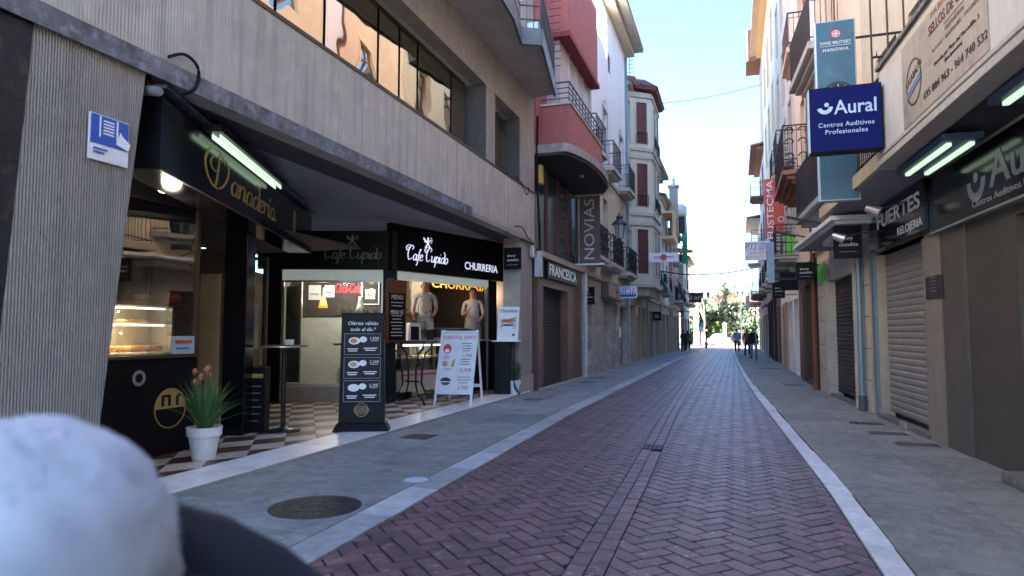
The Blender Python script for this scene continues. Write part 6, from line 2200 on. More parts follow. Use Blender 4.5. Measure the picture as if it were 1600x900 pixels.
for k, (u, v, Y, lab) in enumerate(((1309, 372, 12.9, 'small pale conical spotlight over the nearest black square sign'), (1362, 330, 11.2, 'pale conical spotlight over the jeweller sign'))):
    p = at_y(u, v, Y)
    q = thing('spotlight', lab, 'spotlight', FW, p[0], -Y, p[2], 'pale conical spotlights')
    MB().tube([(p[0] - .08, -Y, p[2] + .05), (p[0] + .1, -Y + .05, p[2] - .04)], [.05, .09], 12).build('cone', M_alu, q)
    MB().tube([(p[0] + .06, -Y, p[2] + .02), (2.45, -Y, p[2] + .12)], .014, 5).build('arm', M_blackm, q)
t, a, b = plain_sign(1164, 1204, 376, 407, 24, 'white rounded toy shop sign with blue and coloured lettering on the right', M_wht, None, arm=2.1)
cx = (a[0] + b[0]) / 2
T('P.I.J.@S.', t, cx, -24, a[2] + .45, .26, M_bprint, wid=.8, shear=.15)
T('PAPELERÍA', t, cx, -24, b[2] - .08, .09, M_bprint, wid=.75)
T('JUGUETES', t, cx + .05, -24, a[2] + .24, .12, M_rprint, wid=.6)
T('EDUCATIVOS', t, cx, -24, a[2] + .11, .11, M_oprint, wid=.75)
a, b = at_y(1196, 373, 26.5), at_y(1224, 278, 26.5)
bn = thing('fabric_banner', 'tall red vertical banner with white capitals on the right side', 'banner', FW, (a[0] + b[0]) / 2, -26.5, a[2])
m = MB()
m.prism([(a[0], a[2]), (b[0], a[2] + .25), (b[0], b[2] - .7), (b[0] - .28, b[2]), (a[0], b[2])], 'o', -26.54, -26.5)
m.build('cloth', mat('coral_red_cloth', (.62, .12, .08), .7, .06, 2), bn)
T('FUSTECMA', bn, a[0] + .2, -26.5, (a[2] + b[2]) / 2 - .05, .32, M_wprint, ang=R(90), wid=2.2, bold=.01)
put_flat(*ring_shape(.08, .11), 'ring_logo', M_wprint, bn, b[0] - .12, -26.5, a[2] + .7)
B('pole', M_iron, bn, (b[0], 2.2, -26.55, -26.5, b[2] - .75, b[2] - .70))
a, b = at_y(1230, 418, 26), at_y(1240, 364, 26)
gb = thing('fabric_banner', 'bright green vertical banner above the dark square signs', 'banner', FW, (a[0] + b[0]) / 2, -26, a[2])
B('cloth', mat('lime_cloth', (.16, .75, .08), .7, .06, 2), gb, (a[0], b[0], -26.04, -26, a[2], b[2]))
B('pole', M_iron, gb, (b[0], 2.2, -26.03, -26.01, b[2] - .1, b[2] - .06))
a, b = at_y(1200, 442, 21.5), at_y(1209, 378, 21.5)
gp = thing('grey_panel', 'narrow grey metal panel standing out from the right balconies', 'panel', FW, (a[0] + b[0]) / 2, -21.5, a[2])
B('board', M_steel, gp, (a[0], b[0], -22.1, -21.5, a[2], b[2]))
B('arm', M_blackm, gp, (b[0], 2.1, -21.8, -21.7, a[2] + .1, a[2] + .15))

# round traffic sign
p = at_y(1180, 488, 36)
ts = thing('traffic_sign', 'round red bordered traffic sign with a crossed black turn arrow on the right pavement', 'traffic sign', FW, p[0], -36, 0.01)
put_flat(*ring_shape(.19, .25, 28), 'red_border', M_rprint, ts, p[0], -36 + .05, p[2])
put_flat(*disc(.19, .19, 28), 'white_disc', M_wprint, ts, p[0], -36 + .05, p[2])
put_flat(*merge((*rect(.05, .16), .05, -.05), (*rect(.15, .05), -.0, .04), (*poly_shape([(-.07, .1), (-.14, .04), (-.07, -.02)]), 0, 0)), 'turn_arrow', M_kprint, ts, p[0], -36 + .06, p[2])
put_flat(*rect(.42, .035), 'red_bar', M_rprint, ts, p[0], -36 + .066, p[2], 1, None, R(-45)) 
MB().lathe([(.255, -.01), (.255, .01), (0, .01)], (0, 0, 0), 28).build('back_plate', M_alu, ts)
bpz = ts.children[-1]
bpz.rotation_euler = (R(90), 0, 0)
bpz.location = (0, .02, p[2] - .01)
MB().tube([(p[0], -36.02, .01), (p[0], -36.02, p[2] + .2)], .03, 8).build('post', M_alu, ts)

# ------------------------------------------------------------------ RIGHT: the rest of the street
rd = house('ornate_balcony_building', 'peach building with a curled ironwork balcony and a dark brown shopfront', FR2, 19.45, 24.0, 16, M_peach, [(20.6, 21.8)], [(5.9, 8.4), (9.6, 12.0), (12.9, 14.8)], .9, M_yellow, [(1, 0, .5, 1.0)],
           (mat('dark_brown_shopfront', (.055, .028, .02), .5, .2, 4), [(19.6, 22.2, .15, 2.9, 'shutter')]), M_peach, gz=3.5, shut=M_terr, o=.03)
balcony(rd, 19.6, 23.6, .74, 5.95, 1.25, M_terr, M_iron, .12, .11, .34, 3, o0=.03)
B('brown_frame', M_wood, rd, (22.3, 23.7, .032, .1, .05, 3.2))
B('white_pier', M_wht, rd, (24.02, 24.9, .0, .12, .0, 3.1)) if False else None
re_ = house('cream_house', 'cream house with a white shop pier and iron balconies on the right', FR2, 24.05, 33.9, 18, M_cream, [(25.4, 26.4), (28.2, 29.2), (31.2, 32.2)], [(4.2, 6.5), (7.6, 9.9), (10.8, 12.8), (14, 16)], .5, M_cream, [(0, 0, .7, 1.05), (0, 1, .7, 1.05), (1, 0, .6, 1), (1, 1, .6, 1), (0, 2, .7, 1)],
            (M_wht, [(25.0, 26.6, .05, 2.7, 'grey'), (27.4, 29.2, .05, 2.7, 'dark'), (32.2, 33.6, .05, 2.7, 'shutter')]), M_stonel, o=.02)
gp_ = thing('graffiti_panel', 'beige boarded panel with a purple graffiti scrawl on the right pavement', 'panel', FR2, 30.8, .02, .01)
B('board', mat('beige_board2', (.5, .36, .2), .7, .05, 1.5), gp_, (29.6, 32.0, .02, .10, .01, 2.75))
vs, fs = [], []
def scrawl(pts, w=.06):
    P = cat_rom(pts, 6)
    v_, f_ = [], []
    for i, p in enumerate(P):
        q0, q1 = P[max(i - 1, 0)], P[min(i + 1, len(P) - 1)]
        dx, dy = q1[0] - q0[0], q1[1] - q0[1]
        L = math.hypot(dx, dy) or 1
        v_ += [(p[0] - dy / L * w, p[1] + dx / L * w, 0), (p[0] + dy / L * w, p[1] - dx / L * w, 0)]
    f_ = [(2 * i, 2 * i + 1, 2 * i + 3, 2 * i + 2) for i in range(len(P) - 1)]
    return v_, f_
put_flat(*merge((*scrawl([(-.8, .9), (.3, 1.05), (-.6, .62), (.5, .75), (-.2, .5)]), 0, 0), (*scrawl([(-.5, .4), (.1, .1), (.6, .35), (.2, .5)]), 0, 0), (*scrawl([(.3, .1), (-.3, -.4), (.1, -.35), (.5, .0)]), 0, 0), (*scrawl([(.7, -.3), (.4, -.8), (.8, -.7), (1.0, -.2)]), 0, 0)), 'graffiti', mat('purple_paint', (.2, .06, .4), .6), gp_, 30.8, .10, 1.55)
rf = house('yellow_building', 'tall pale yellow building with tan window recesses on the right', FR2, 34.0, 48.0, 20.3, M_yellow, [(35.5, 36.7), (39.5, 40.7), (43.5, 44.7)], [(4.2, 6.6), (8.0, 10.4), (11.8, 14.2), (15.6, 18.0)], .7, M_yellow, [(0, 0, .6, 1), (0, 1, .6, 1), (0, 2, .6, 1)],
           (M_terr, [(34.6, 36.8, .05, 2.8, 'shutter'), (38, 40.4, .05, 2.8, 'dark'), (42, 45, .05, 2.8, 'glass')]), M_peach, shut=M_terr)
rg = house('salmon_building', 'salmon building with boxed balconies towards the far right end', FR2, 48.1, 57.0, 14.0, M_pink, [(49.6, 50.8), (54.0, 55.2)], [(4.2, 6.4), (7.6, 9.8), (11.0, 13.2)], .8, M_terr, [(0, 0, .9, 1), (1, 0, .9, 1), (2, 0, .9, 1), (0, 1, .9, 1), (1, 1, .9, 1)],
           (M_tan, [(49, 52, .05, 2.8, 'dark'), (53.6, 56, .05, 2.8, 'grey')]), M_terr)
rh = house('far_right_house', 'low cream house at the far right corner of the street', FR2, 57.1, 65.5, 10.5, M_cream, [(58.6, 59.6), (62.2, 63.2)], [(4.0, 6.0), (7.2, 9.2)], 1.0, M_stonel, [(0, 0, 1, 1), (1, 0, 1, 1), (0, 1, 1, 1)],
           (M_tan, [(58, 60, .05, 2.7, 'dark'), (62, 64, .05, 2.7, 'glass')]), M_stonel)
q = thing('bay_window', 'brown glazed box bay hanging high on the far right skyline', 'bay window', FR2, 50.2, .02, 14.2)
a, b = at_y(1180, 106, 50), at_y(1190, 57, 50)
z0, z1 = a[2], b[2]
if z1 > 0:
    bpx = BASE[q.name]
    q.location = FR2.w(50, .02, z0)
    BASE[q.name] = (50, .02, z0, 1)
    B('box', M_terr, q, (48.6, 51.5, .02, .95, z0, z1))
    B('wall_behind', M_pink, q, (48.2, 52.5, -3, .015, 14.1, z1 + .6))
    for k in range(4):
        B('pane', G_dark, q, (48.7 + k * .7, 49.3 + k * .7, .951, .96, z0 + .6, z1 - .3))
t, a, b = plain_sign(1165, 1171, 462, 482, 48, 'narrow pale vertical sign far along the right side', M_wht, None, arm=2.1)
for k in range(3):
    t0 = 37.5 + 3.2 * k
    q = thing('drainpipe', ['dark pipe on the yellow building nearest the graffiti panel', 'dark pipe in the middle of the yellow building', 'dark pipe on the far part of the yellow building'][k], 'drainpipe', FR2, t0, .08, 0, 'dark pipes on the yellow building')
    MB().tube([(t0, .09, .01), (t0, .09, 3.3)], .06, 6).build('pipe', M_iron, q)

# wires over the street
cable('thin overhead wire high across the street from the bay tower roof', [at_y(1022, 163, 36), at_y(1100, 153, 38), at_y(1190, 132, 41)], .02, M_iron)
cable('sagging overhead cable low across the far end of the street', [at_y(1034, 424, 40), at_y(1075, 429, 39), at_y(1130, 427, 38), at_y(1183, 418, 37)], .035, M_iron)

# ------------------------------------------------------------------ the square at the far end
def bush(name, label, c, s, mt, n=900, kind='bush', leaf=.16, seed=1, group=None):
    random.seed(seed)
    t = thing(name, label, kind, FW, c[0], -c[1], c[2], group)
    m = MB()
    blobs = [(random.uniform(-.6, .6) * s[0], random.uniform(-.5, .5) * s[1], random.uniform(.25, .85) * s[2], random.uniform(.3, .5)) for _ in range(9)]
    for k in range(n):
        b = random.choice(blobs)
        d = Vector((random.gauss(0, 1), random.gauss(0, 1), random.gauss(0, 1))).normalized()
        r = b[3] * random.uniform(.75, 1.08)
        p = Vector((c[0] + b[0] + d.x * r * s[0], -c[1] + b[1] + d.y * r * s[1], c[2] + max(0.03, b[2] + d.z * r * s[2] * .6)))
        u = Vector((random.gauss(0, 1), random.gauss(0, 1), random.gauss(0, 1))).normalized()
        v = u.cross(d).normalized()
        w = leaf * random.uniform(.6, 1.3)
        m.add([p - u * w, p + v * w * .5, p + u * w, p - v * w * .5], [(0, 1, 2, 3)])
    q = m.build('foliage', mt, t)
    m = MB()
    for k in range(4):
        a = k * 1.6
        m.tube([(c[0], -c[1], c[2] - .05), (c[0] + s[0] * .3 * math.cos(a), -c[1] + s[1] * .3 * math.sin(a), c[2] + s[2] * .6)], [.06, .02], 5)
    m.build('stems', M_wood, t)
    return t


M_lf1 = mat('bush_leaf_green', (.03, .07, .018), .6, .3, 1.2)
M_lf2 = mat('yellow_green_leaf', (.14, .15, .025), .6, .3, 1.2)
M_lf3 = mat('dark_hedge_leaf', (.012, .03, .012), .6, .3, 1.2)
for k, (u, Yb, w_, h_, mt_, lab) in enumerate(((1112, 88, 2.4, 4.6, M_lf1, 'green shrub at the left of the planted square'), (1128, 92, 2.2, 3.3, M_lf2, 'yellow green shrub before the palm'), (1142, 86, 2.0, 5.0, M_lf3, 'dark rounded shrub in the middle of the square'),
                                                (1150, 95, 2.6, 5.6, M_lf1, 'tall green shrub right of the palm'), (1102, 96, 2.2, 5.6, M_lf3, 'dark shrub behind the street lamp'), (1168, 90, 2.4, 3.6, M_lf1, 'green shrub behind the three walkers'), (1090, 92, 2.0, 3.0, M_lf1, 'low green shrub behind the brown house corner'))):
    X = at_y(u, 520, Yb)[0]
    bush('shrub', lab, (X, Yb, 0), (w_, w_, h_), mt_, 1500, 'shrub', .26, 20 + k)
# palm
X = at_y(1137, 520, 98)[0]
pm = thing('palm_tree', 'date palm rising in the middle of the far square', 'palm tree', FW, X, -98, 0)
zc = at_y(1137, 462, 98)[2]
MB().tube([(X, -98, 0), (X + .1, -98, zc * .5), (X, -98, zc)], [.42, .34, .38], 10).build('trunk', mat('palm_trunk', (.16, .12, .08), .9, .3, 3), pm)
m = MB()
random.seed(4)
for k in range(46):
    a = random.uniform(0, 6.28)
    el = random.uniform(-.5, 1.35)
    L = random.uniform(2.6, 3.7)
    P = []
    for j in range(7):
        q = j / 6
        r = L * q * math.cos(el) * (1 - .12 * q)
        P.append(Vector((X + r * math.cos(a), -98 + r * math.sin(a), zc + L * q * math.sin(el) - 1.5 * q * q * (1 if el > 0 else .5))))
    for j in range(6):
        for s_ in range(4):
            p = P[j] + (P[j + 1] - P[j]) * (s_ / 4)
            d = (P[j + 1] - P[j]).normalized()
            side = d.cross(Vector((0, 0, 1))).normalized()
            for sg_ in (-1, 1):
                tip = p + side * sg_ * .5 * (1 - .5 * (j / 6)) + d * .35 + Vector((0, 0, -.18))
                m.add([p, p + d * .07, tip], [(0, 1, 2)])
q = m.build('crown', mat('palm_leaf', (.07, .08, .035), .6, .25, .8), pm)
# bare tree
def bare_tree(name, label, X, Y, H, seed, mt_):
    random.seed(seed)
    t = thing(name, label, 'tree', FW, X, -Y, 0)
    m, tw = MB(), MB()
    def grow(p, d, L, r, lv):
        q = p + d * L
        (m if lv < 3 else tw).tube([p, (p + q) / 2 + Vector((random.uniform(-.05, .05) * L, random.uniform(-.05, .05) * L, 0)), q], [r, r * .8, r * .62], 5 if lv < 3 else 3, cap=False)
        if lv >= 6: return
        for k in range(3 if lv < 5 else 3):
            nd = (d + Vector((random.gauss(0, .48), random.gauss(0, .48), random.gauss(.08, .32)))).normalized()
            grow(q, nd, L * random.uniform(.62, .82), r * .6, lv + 1)
    grow(Vector((X, -Y, 0)), Vector((0, 0, 1)), H * .28, .22, 0)
    m.build('trunk', mt_, t)
    q = tw.build('crown', mt_, t)
    return t


M_bark = mat('pale_bark', (.11, .10, .09), .9, .2, 2)
bare_tree('bare_tree', 'leafless pale tree at the far left corner before the brown house', at_y(1101, 520, 82)[0], 82, 10.5, 3, M_bark)
bare_tree('bare_tree', 'smaller leafless tree left of the palm', at_y(1117, 520, 100)[0], 100, 9.0, 8, M_bark)
# brick tower
X0, X1 = at_y(1146, 520, 112)[0], at_y(1158, 520, 112)[0]
Zt = at_y(1150, 440, 112)[2]
tw_ = thing('brick_tower', 'slim pinkish brick tower block behind the palm', 'tower', FW, (X0 + X1) / 2, -113, 0)
B('shaft', mat('pink_brick', (.28, .13, .09), .9, .1, 1), tw_, (X0, X1, -115, -112, 0, Zt), bevel=.02)
B('cap', M_terr, tw_, (X0 - .1, X1 + .1, -115.1, -111.9, Zt, Zt + .25))
for k in range(5):
    B('window', G_dark, tw_, (X0 + .35, X1 - .35, -111.99, -111.95, Zt - 1.3 - 1.7 * k, Zt - .5 - 1.7 * k))
# facades closing the square
bk1 = house('square_facade', 'pale long building closing the far square', Fr((-22, 126), (1, 0), -1), 0, 44, 6.5, M_tan, [(2 + 4 * k, 3.4 + 4 * k) for k in range(10)], [(1.2, 3.0), (4.0, 5.6)], .4, None, [], None, gz=0.0, tile=False)
# lamp post, signs, kiosk
def lamp_post(u, Y, zt, label, group):
    X = at_y(u, 520, Y)[0]
    t = thing('street_lamp', label, 'street lamp', FW, X, -Y, 0, group)
    MB().lathe([(.14, 0), (.14, .5), (.06, .7), (.045, zt - .9), (.07, zt - .85)], (X, -Y, 0), 8).build('post', M_iron, t)
    for sx in (-.28, .28):
        MB().tube([(X, -Y, zt - 1.0), (X + sx, -Y, zt - .9), (X + sx, -Y, zt - .75)], .025, 5).build('arm', M_iron, t)
        MB().lathe([(.07, 0), (.15, .4), (.2, .42), (.08, .6), (0, .7)], (X + sx, -Y, zt - .75), 6).build('lantern', M_iron, t)
    return t


lamp_post(1103, 68, 5.6, 'twin armed black street lamp at the far left corner', 'street lamps at the far end')
lamp_post(1158, 84, 6.6, 'black street lamp behind the walkers at the far right', 'street lamps at the far end')
t, a, b = plain_sign(1091, 1099, 505, 517, 67.5, 'small blue and white bus stop sign at the far crossing', M_wht, None)
B('blue_top', M_bprint and mat('sky_blue_print', (.05, .32, .75), .5), t, (a[0] - .01, b[0] + .01, -67.6, -67.47, (a[2] + b[2]) / 2, b[2] + .01))
MB().tube([((a[0] + b[0]) / 2, -67.5, 0), ((a[0] + b[0]) / 2, -67.5, a[2])], .04, 6).build('post', M_iron, t)
X = at_y(1104, 520, 67)[0]
q = thing('traffic_light', 'traffic light glowing orange red at the far crossing', 'traffic light', FW, X, -67, 0)
zt = at_y(1104, 515, 67)[2]
MB().tube([(X, -67, 0), (X, -67, zt + .3)], .05, 6).build('post', M_iron, q)
B('housing', M_black, q, (X - .14, X + .14, -67.1, -66.9, zt - .45, zt + .3), bevel=.02)
MB().ball((X, -66.88, zt - .05), .11, 0, 8, (1, .3, 1)).build('lit_lens', mat('orange_lens', (1, .22, .06), .5, emit=.3), q)
X0, X1 = at_y(1117, 520, 79)[0], at_y(1128, 520, 79)[0]
kq = thing('parked_car', 'pale parked car side on beyond the far crossing', 'car', FW, (X0 + X1) / 2, -79, 0)
L = X1 - X0 + 1.8
c = (X0 + X1) / 2
prof = [(-1, .35), (-1, .8), (-.75, .9), (-.45, 1.35), (.35, 1.38), (.7, .95), (1, .85), (1, .35)]
MB().prism([(c + x * L / 2, z) for x, z in prof], 'o', -80.6, -79).build('body', M_wht, kq, bevel=.08)
B('side_window', G_dark, kq, (c - L * .2, c + L * .17, -78.99, -78.97, .92, 1.28))
for sx in (-.6, .6):
    m = MB().lathe([(.0, 0), (.32, 0), (.32, .2), (0, .2)], (0, 0, 0), 16)
    o = m.build('wheel', M_black, kq)
    o.rotation_euler = (R(90), 0, 0)
    o.location = (-(sx * L / 2), .08, .32)
for k, u in enumerate((1097, 1132)):
    X = at_y(u, 520, 77)[0]
    q = thing('stone_pillar', ['pale stone bollard left of the parked car', 'pale stone pillar right of the parked car'][k], 'pillar', FW, X, -77, 0)
    MB().lathe([(.28, 0), (.28, .15), (.2, .2), (.2, 1.0 + 1.4 * k), (.26, 1.05 + 1.4 * k), (.0, 1.3 + 1.4 * k)], (X, -77, 0), 10).build('pillar', M_stonel, q)


# ------------------------------------------------------------------ people
def person(name, label, X, Y, z0, H, face, mats, pose, hair_m=M_hair, group=None, hair_long=False, bulk=1.0, hem=.98, bare=False):
    """pose: dict of joint offsets in a body frame (x right, y forward, z up) for a 1.75 m figure; face = heading angle"""
    e = bpy.data.objects.new(name, None)
    COL.objects.link(e)
    e.location = (X, Y, z0)
    e.rotation_euler = (0, 0, face)
    tag(e, label, 'person', group)
    BASE[e.name] = (0, 0, 0, 1)
    S = H / 1.75
    J = dict(pelvis=(0, 0, .95), belly=(0, .01, 1.08), chest=(0, .01, 1.28), neck0=(0, 0, 1.43), neck=(0, .01, 1.50), head=(0, .03, 1.62), crown=(0, .02, 1.70))
    for sd, s in (('l', -1), ('r', 1)):
        J[sd + 'hip'] = (s * .1, 0, .90)
        J[sd + 'knee'] = (s * .11, .02, .50)
        J[sd + 'ankle'] = (s * .11, 0, .09)
        J[sd + 'toe'] = (s * .12, .15, .035)
        J[sd + 'sho'] = (s * .18, 0, 1.41)
        J[sd + 'elb'] = (s * .23, -.02, 1.13)
        J[sd + 'wri'] = (s * .24, .05, .88)
        J[sd + 'palm'] = (s * .245, .07, .81)
    J.update(pose)
    Rr = dict(pelvis=(.155, .115), belly=(.14, .105), chest=(.165, .115), neck0=(.085, .075), neck=(.055, .055), head=(.088, .104), crown=(.072, .082))
    for q_ in ('pelvis', 'belly', 'chest', 'neck0'): Rr[q_] = (Rr[q_][0] * bulk, Rr[q_][1] * bulk)
    for s in 'lr':
        Rr.update({s + 'hip': (.095 * bulk, .095 * bulk), s + 'knee': (.06 * bulk, .06 * bulk), s + 'ankle': (.045 * bulk, .048 * bulk), s + 'toe': (.042, .032), s + 'sho': (.058 * bulk, .055 * bulk), s + 'elb': (.042 * bulk, .042 * bulk), s + 'wri': (.03, .027), s + 'palm': (.038, .02)})
    names = list(J)
    E_ = [('pelvis', 'belly'), ('belly', 'chest'), ('chest', 'neck0'), ('neck0', 'neck'), ('neck', 'head'), ('head', 'crown')]
    for s in 'lr':
        E_ += [('pelvis', s + 'hip'), (s + 'hip', s + 'knee'), (s + 'knee', s + 'ankle'), (s + 'ankle', s + 'toe'), ('neck0', s + 'sho'), (s + 'sho', s + 'elb'), (s + 'elb', s + 'wri'), (s + 'wri', s + 'palm')]
    vs = [Vector(J[n]) * S for n in names]
    rad = [(Rr[n][0] * S, Rr[n][1] * S) for n in names]
    ed = [(names.index(a), names.index(b)) for a, b in E_]
    for s, sg_ in (('l', -1), ('r', 1)):
        pi = names.index(s + 'palm')
        d = (Vector(J[s + 'palm']) - Vector(J[s + 'wri'])).normalized()
        side = Vector((0, 1, 0)) if abs(d.z) > .6 else Vector((sg_, 0, 0))
        side = (side - d * side.dot(d)).normalized()
        inw = d.cross(side).normalized() * (-sg_)
        for k in range(5):
            if k < 4:
                b = vs[pi] + (side * (.024 - .016 * k) + d * .022) * S
                L = (.075, .084, .078, .062)[k] * S
                b2_ = b + (d * .6 + inw * .15) * L * .6
                b3 = b2_ + (d * .5 + inw * .5) * L * .5
            else:
                b = vs[pi] + (side * .034 - d * .015) * S
                b2_ = b + (side * .5 + d * .6) * .03 * S
                b3 = b2_ + (side * .1 + d * .8) * .028 * S
            i0 = len(vs)
            vs += [b, b2_, b3]
            rad += [(.011 * S, .011 * S), (.0095 * S, .0095 * S), (.008 * S, .008 * S)]
            ed += [(pi, i0), (i0, i0 + 1), (i0 + 1, i0 + 2)]
    me = bpy.data.meshes.new('body')
    me.from_pydata([tuple(v) for v in vs], ed, [])
    o = bpy.data.objects.new('tmp', me)
    COL.objects.link(o)
    md = o.modifiers.new('skin', 'SKIN')
    md.use_smooth_shade = True
    for i, r in enumerate(rad):
        me.skin_vertices[0].data[i].radius = r
    me.skin_vertices[0].data[0].use_root = True
    sb = o.modifiers.new('sub', 'SUBSURF')
    sb.levels = sb.render_levels = 1
    dg = bpy.context.evaluated_depsgraph_get()
    dg.update()
    bm_ = bpy.data.meshes.new_from_object(o.evaluated_get(dg))
    bpy.data.objects.remove(o)
    bm_.name = 'body'
    for mt_ in mats: bm_.materials.append(mt_)   # skin, top, trousers, shoes
    hands = [Vector(J['lpalm']) * S, Vector(J['rpalm']) * S, Vector(J['lwri']) * S, Vector(J['rwri']) * S]
    feet = [Vector(J['lankle']) * S, Vector(J['rankle']) * S, Vector(J['ltoe']) * S, Vector(J['rtoe']) * S]
    waist = hem * S
    pel = Vector(J['pelvis']) * S
    segs_leg = [(Vector(J[s + a]) * S, Vector(J[s + b]) * S) for s in 'lr' for a, b in (('hip', 'knee'), ('knee', 'ankle'))]
    segs_arm = [(Vector(J[s + a]) * S, Vector(J[s + b]) * S) for s in 'lr' for a, b in (('sho', 'elb'), ('elb', 'wri'))]
    def dseg(p, a, b):
        ab_ = b - a
        t = max(0, min(1, (p - a).dot(ab_) / ab_.length_squared))
        return (p - (a + ab_ * t)).length
    nk = (Vector(J['neck0']) * S).z + .035 * S
    for p in bm_.polygons:
        c_ = Vector((0, 0, 0))
        for i in p.vertices: c_ += bm_.vertices[i].co
        c_ /= len(p.vertices)
        mi = 1
        dl = min(dseg(c_, *s_) for s_ in segs_leg)
        da = min(dseg(c_, *s_) for s_ in segs_arm)
        if min((c_ - h).length for h in feet) < .10 * S and c_.z < min(f_.z for f_ in feet) + .14 * S: mi = 3
        elif min((c_ - h).length for h in hands[:2]) < .11 * S and min((c_ - h).length for h in hands[:2]) < min((c_ - h).length for h in hands[2:]): mi = 0
        elif c_.z > nk and da > .06 * S: mi = 0
        elif dl < da and c_.z < waist: mi = 2
        elif bare and min(dseg(c_, *segs_arm[1]), dseg(c_, *segs_arm[3])) < .06 * S: mi = 0
        p.material_index = mi
    bm_.polygons.foreach_set('use_smooth', [True] * len(bm_.polygons))
    body = bpy.data.objects.new('body', bm_)
    COL.objects.link(body)
    body.parent = e
    hd = Vector(J['head']) * S
    m = MB()
    m.ball((hd.x, hd.y - .034 * S, hd.z + .038 * S), .094 * S, 0, 14, (.95, 1.0, .98), .03)
    if hair_long:
        m.ball((hd.x, hd.y - .06 * S, hd.z - .10 * S), .09 * S, 0, 12, (.95, .6, 1.6), .04)
    m.build('hair', hair_m, e, smooth=True)
    m = MB()
    m.ball((hd.x, hd.y + .098 * S, hd.z - .012 * S), .017 * S, 0, 8, (.8, 1, 1.2))
    m.build('nose', mats[0], e, smooth=True)
    for s_ in (-1, 1):
        MB().ball((hd.x + s_ * .033 * S, hd.y + .085 * S, hd.z + .008 * S), .011 * S, 0, 8).build('eye', M_kprint, e, smooth=True)
        MB().ball((hd.x + s_ * .084 * S, hd.y, hd.z - .002 * S), .022 * S, 0, 8, (.4, .8, 1.2)).build('ear', mats[0], e, smooth=True)
    MB().ball((hd.x, hd.y + .088 * S, hd.z - .045 * S), .022 * S, 0, 8, (1.1, .3, .3)).build('mouth', mat('lip_colour', (.28, .08, .07), .6), e, smooth=True)
    return e


def walk(ph, lean=0):
    s = .16 * ph
    return dict(lknee=(-.11, .06 + s * .6, .50), lankle=(-.11, s * 1.4, .09 + max(0, -s) * .4), ltoe=(-.12, s * 1.4 + .15, .035 + max(0, -s) * .3),
                rknee=(.11, .06 - s * .4, .50), rankle=(.11, -s * 1.4, .09 + max(0, s) * .5), rtoe=(.12, -s * 1.4 + .14, .035 + max(0, s) * .3),
                lelb=(-.24, -.04 - s * .5, 1.13), lwri=(-.25, .04 - s, .89), lpalm=(-.25, .06 - s * 1.2, .82),
                relb=(.24, -.02 + s * .5, 1.13), rwri=(.25, .06 + s, .89), rpalm=(.25, .09 + s * 1.2, .82))


def cloth(n, c): return mat(n, c, .85, .12, 6)


K = cloth('black_trousers', (.015, .015, .02))
p = at_z(1152, 553)
person('person', 'walker in a light blue top and black trousers, leftmost of the three on the right', p[0], p[1], 0, 1.80, R(180), [M_skin, cloth('light_blue_top', (.26, .38, .6)), K, cloth('white_shoes', (.6, .6, .6))], walk(1), group=None, bulk=1.22, hem=.9)
p = at_z(1168, 556)
person('person', 'walker in a dark red top, middle of the three on the right', p[0], p[1], 0, 1.78, R(172), [M_skin, cloth('dark_red_top', (.34, .05, .05)), K, K], walk(-.8), bulk=1.22, hem=.9)
p = at_z(1178, 562)
person('person', 'walker in dark top and loose pale jeans, nearest of the three on the right', p[0], p[1], 0, 1.80, R(185), [M_skin, cloth('dark_navy_top', (.015, .018, .04)), cloth('pale_jeans', (.34, .41, .54)), K], walk(.7), hair_long=True, bulk=1.22, hem=.9)
p = at_z(1068, 550)
person('person', 'dark clothed walker close to the shopfronts far on the left, one leg forward', p[0], p[1], 0, 1.75, R(10), [M_skin, cloth('black_coat', (.02, .018, .018)), K, K], walk(.9), bulk=1.22, hem=.9)
p = at_z(1074, 549)
person('person', 'second dark clothed walker beside the first, nearer the road on the far left', p[0], p[1] + 1, 0, 1.70, R(-5), [M_skin, cloth('grey_brown_coat', (.09, .075, .065)), K, K], walk(-1), hair_long=True, bulk=1.22, hem=.9)
p = at_z(1094, 543)
person('person', 'pale clothed pedestrian standing at the far left corner in the sun', p[0], p[1] + 3, 0, 1.7, R(150), [M_skin, cloth('beige_jacket', (.4, .3, .24)), cloth('grey_trousers', (.2, .2, .2)), K], walk(.4), bulk=1.22, hem=.9)


def in_stand(u, v_top, Z, H, label, top, pose, extra=None, hair_long=False, ang=-35):
    x, y = zc_at(u, Z)
    ztop = EYE + (520 - v_top) / F_PX * Z
    e = person('person', label, x, y, ztop - H, H, R(180 + ang * -1), [mat('warm_skin', (.36, .17, .10), .55), top, K, K], pose, hair_long=hair_long, hem=.72, bare=True)
    return e


serve = dict(lelb=(-.23, .03, 1.14), lwri=(-.17, .24, 1.02), lpalm=(-.14, .31, 1.0), relb=(.23, .0, 1.13), rwri=(.22, .2, .96), rpalm=(.20, .28, .94), head=(0, .05, 1.615), crown=(0, .05, 1.70))
e1 = in_stand(664, 436, 15.6, 2.05, 'bald man in a spotted white shirt behind the churro counter, looking down', mat('spotted_white_shirt', (.36, .33, .29), .8, .05, 3, speck=((.06, .03, .03), 9, .9)), serve, ang=-25)
for c_ in list(e1.children):
    if c_.name.startswith('hair'): c_.data.materials[0] = mat('shaved_hair', (.10, .06, .045), .8); c_.scale = (.97, .97, .97)
e2 = in_stand(739, 449, 17.0, 2.0, 'woman in a white top and pale apron behind the churro counter', cloth('white_blouse', (.36, .33, .31)), {**serve, 'rwri': (.12, .25, 1.2), 'rpalm': (.08, .28, 1.24)}, hair_long=True, ang=-20)
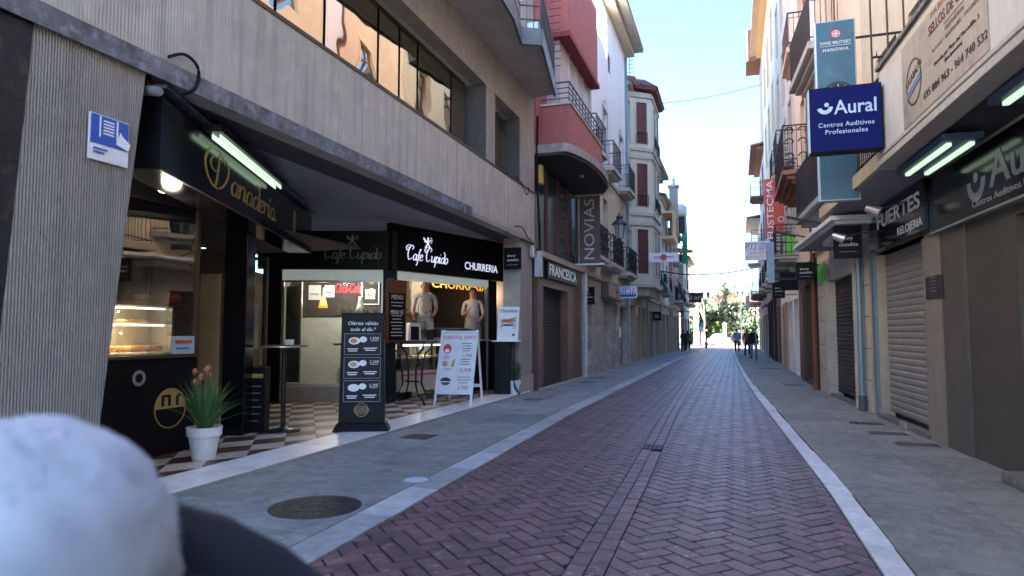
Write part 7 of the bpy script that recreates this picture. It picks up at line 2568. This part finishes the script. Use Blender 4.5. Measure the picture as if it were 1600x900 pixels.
# aprons are clothing: children
for e_, c_ in ((e2, (.2, .18, .16)),):
    m = MB()
    S = 2.0 / 1.75
    vs_ = []
    for z, r in ((1.12, .17), (1.0, .18), (.8, .2), (.55, .22)):
        vs_ += [(r * math.sin(R(a_)) * S, (r * math.cos(R(a_)) * .85 + .02) * S, z * S) for a_ in (-80, -45, 0, 45, 80)]
    m.add(vs_, [(5 * i + k, 5 * i + k + 1, 5 * i + k + 6, 5 * i + k + 5) for i in range(3) for k in range(4)])
    o = m.build('apron', cloth('pale_apron', c_), e_, smooth=True)
    o.modifiers.new('thick', 'SOLIDIFY').thickness = .01

# person right in front of the camera, out of focus
hx, hy = zc_at(40, .68)
fp = person('person', 'out of focus person close to the camera in a fluffy white hood and navy coat', hx, hy, 1.27 - 1.62 * .80, 1.40, R(18), [M_skin, cloth('navy_coat', (.006, .009, .02)), cloth('navy_trousers', (.015, .018, .03)), K],
            dict(lsho=(-.19, 0, 1.44), rsho=(.24, -.05, 1.60), relb=(.34, .0, 1.40), rwri=(.36, .16, 1.22), rpalm=(.36, .22, 1.2), neck0=(.02, -.03, 1.47), chest=(.01, 0, 1.3)))
for c_ in list(fp.children):
    if c_.name.split('.')[0] in ('hair',): bpy.data.objects.remove(c_)
random.seed(11)
hz = 1.62 * .80
m = MB()
n, h = 48, 24
vs_, fs_ = [], []
from mathutils import noise as _nz
for i in range(h + 1):
    th = math.pi * i / h
    for k in range(n):
        a_ = 2 * math.pi * k / n
        d = Vector((math.sin(th) * math.cos(a_), math.sin(th) * math.sin(a_), math.cos(th)))
        r = .142 + .006 * _nz.noise(d * 3.1) + .007 * _nz.noise(d * 14) + (.018 if d.z < 0 else 0) * abs(d.z)
        vs_.append((d.x * r * 1.05, d.y * r, hz + d.z * r * 1.02))
for i in range(h):
    for k in range(n):
        fs_.append((i * n + k, i * n + (k + 1) % n, (i + 1) * n + (k + 1) % n, (i + 1) * n + k))
m.add(vs_, fs_)
for k in range(2500):
    d = Vector((random.gauss(0, 1), random.gauss(0, 1), random.gauss(0, 1))).normalized()
    p_ = Vector((d.x * 1.05, d.y, d.z * 1.02)) * .141 + Vector((0, 0, hz))
    u_ = d.cross(Vector((random.gauss(0, 1), random.gauss(0, 1), random.gauss(0, 1)))).normalized()
    m.add([tuple(p_ - u_ * .002), tuple(p_ + u_ * .002), tuple(p_ + d * random.uniform(.002, .006) + u_ * .002)], [(0, 1, 2)])
MB().ball((.01, .15, .965), .38, 0, 32, (1.0, .3, .95), .006).build('coat_shoulder', MATS['navy_coat'], fp, smooth=True)
m.build('hood', mat('white_fleece', (.42, .47, .55), .95, .08, 5), fp, smooth=True)
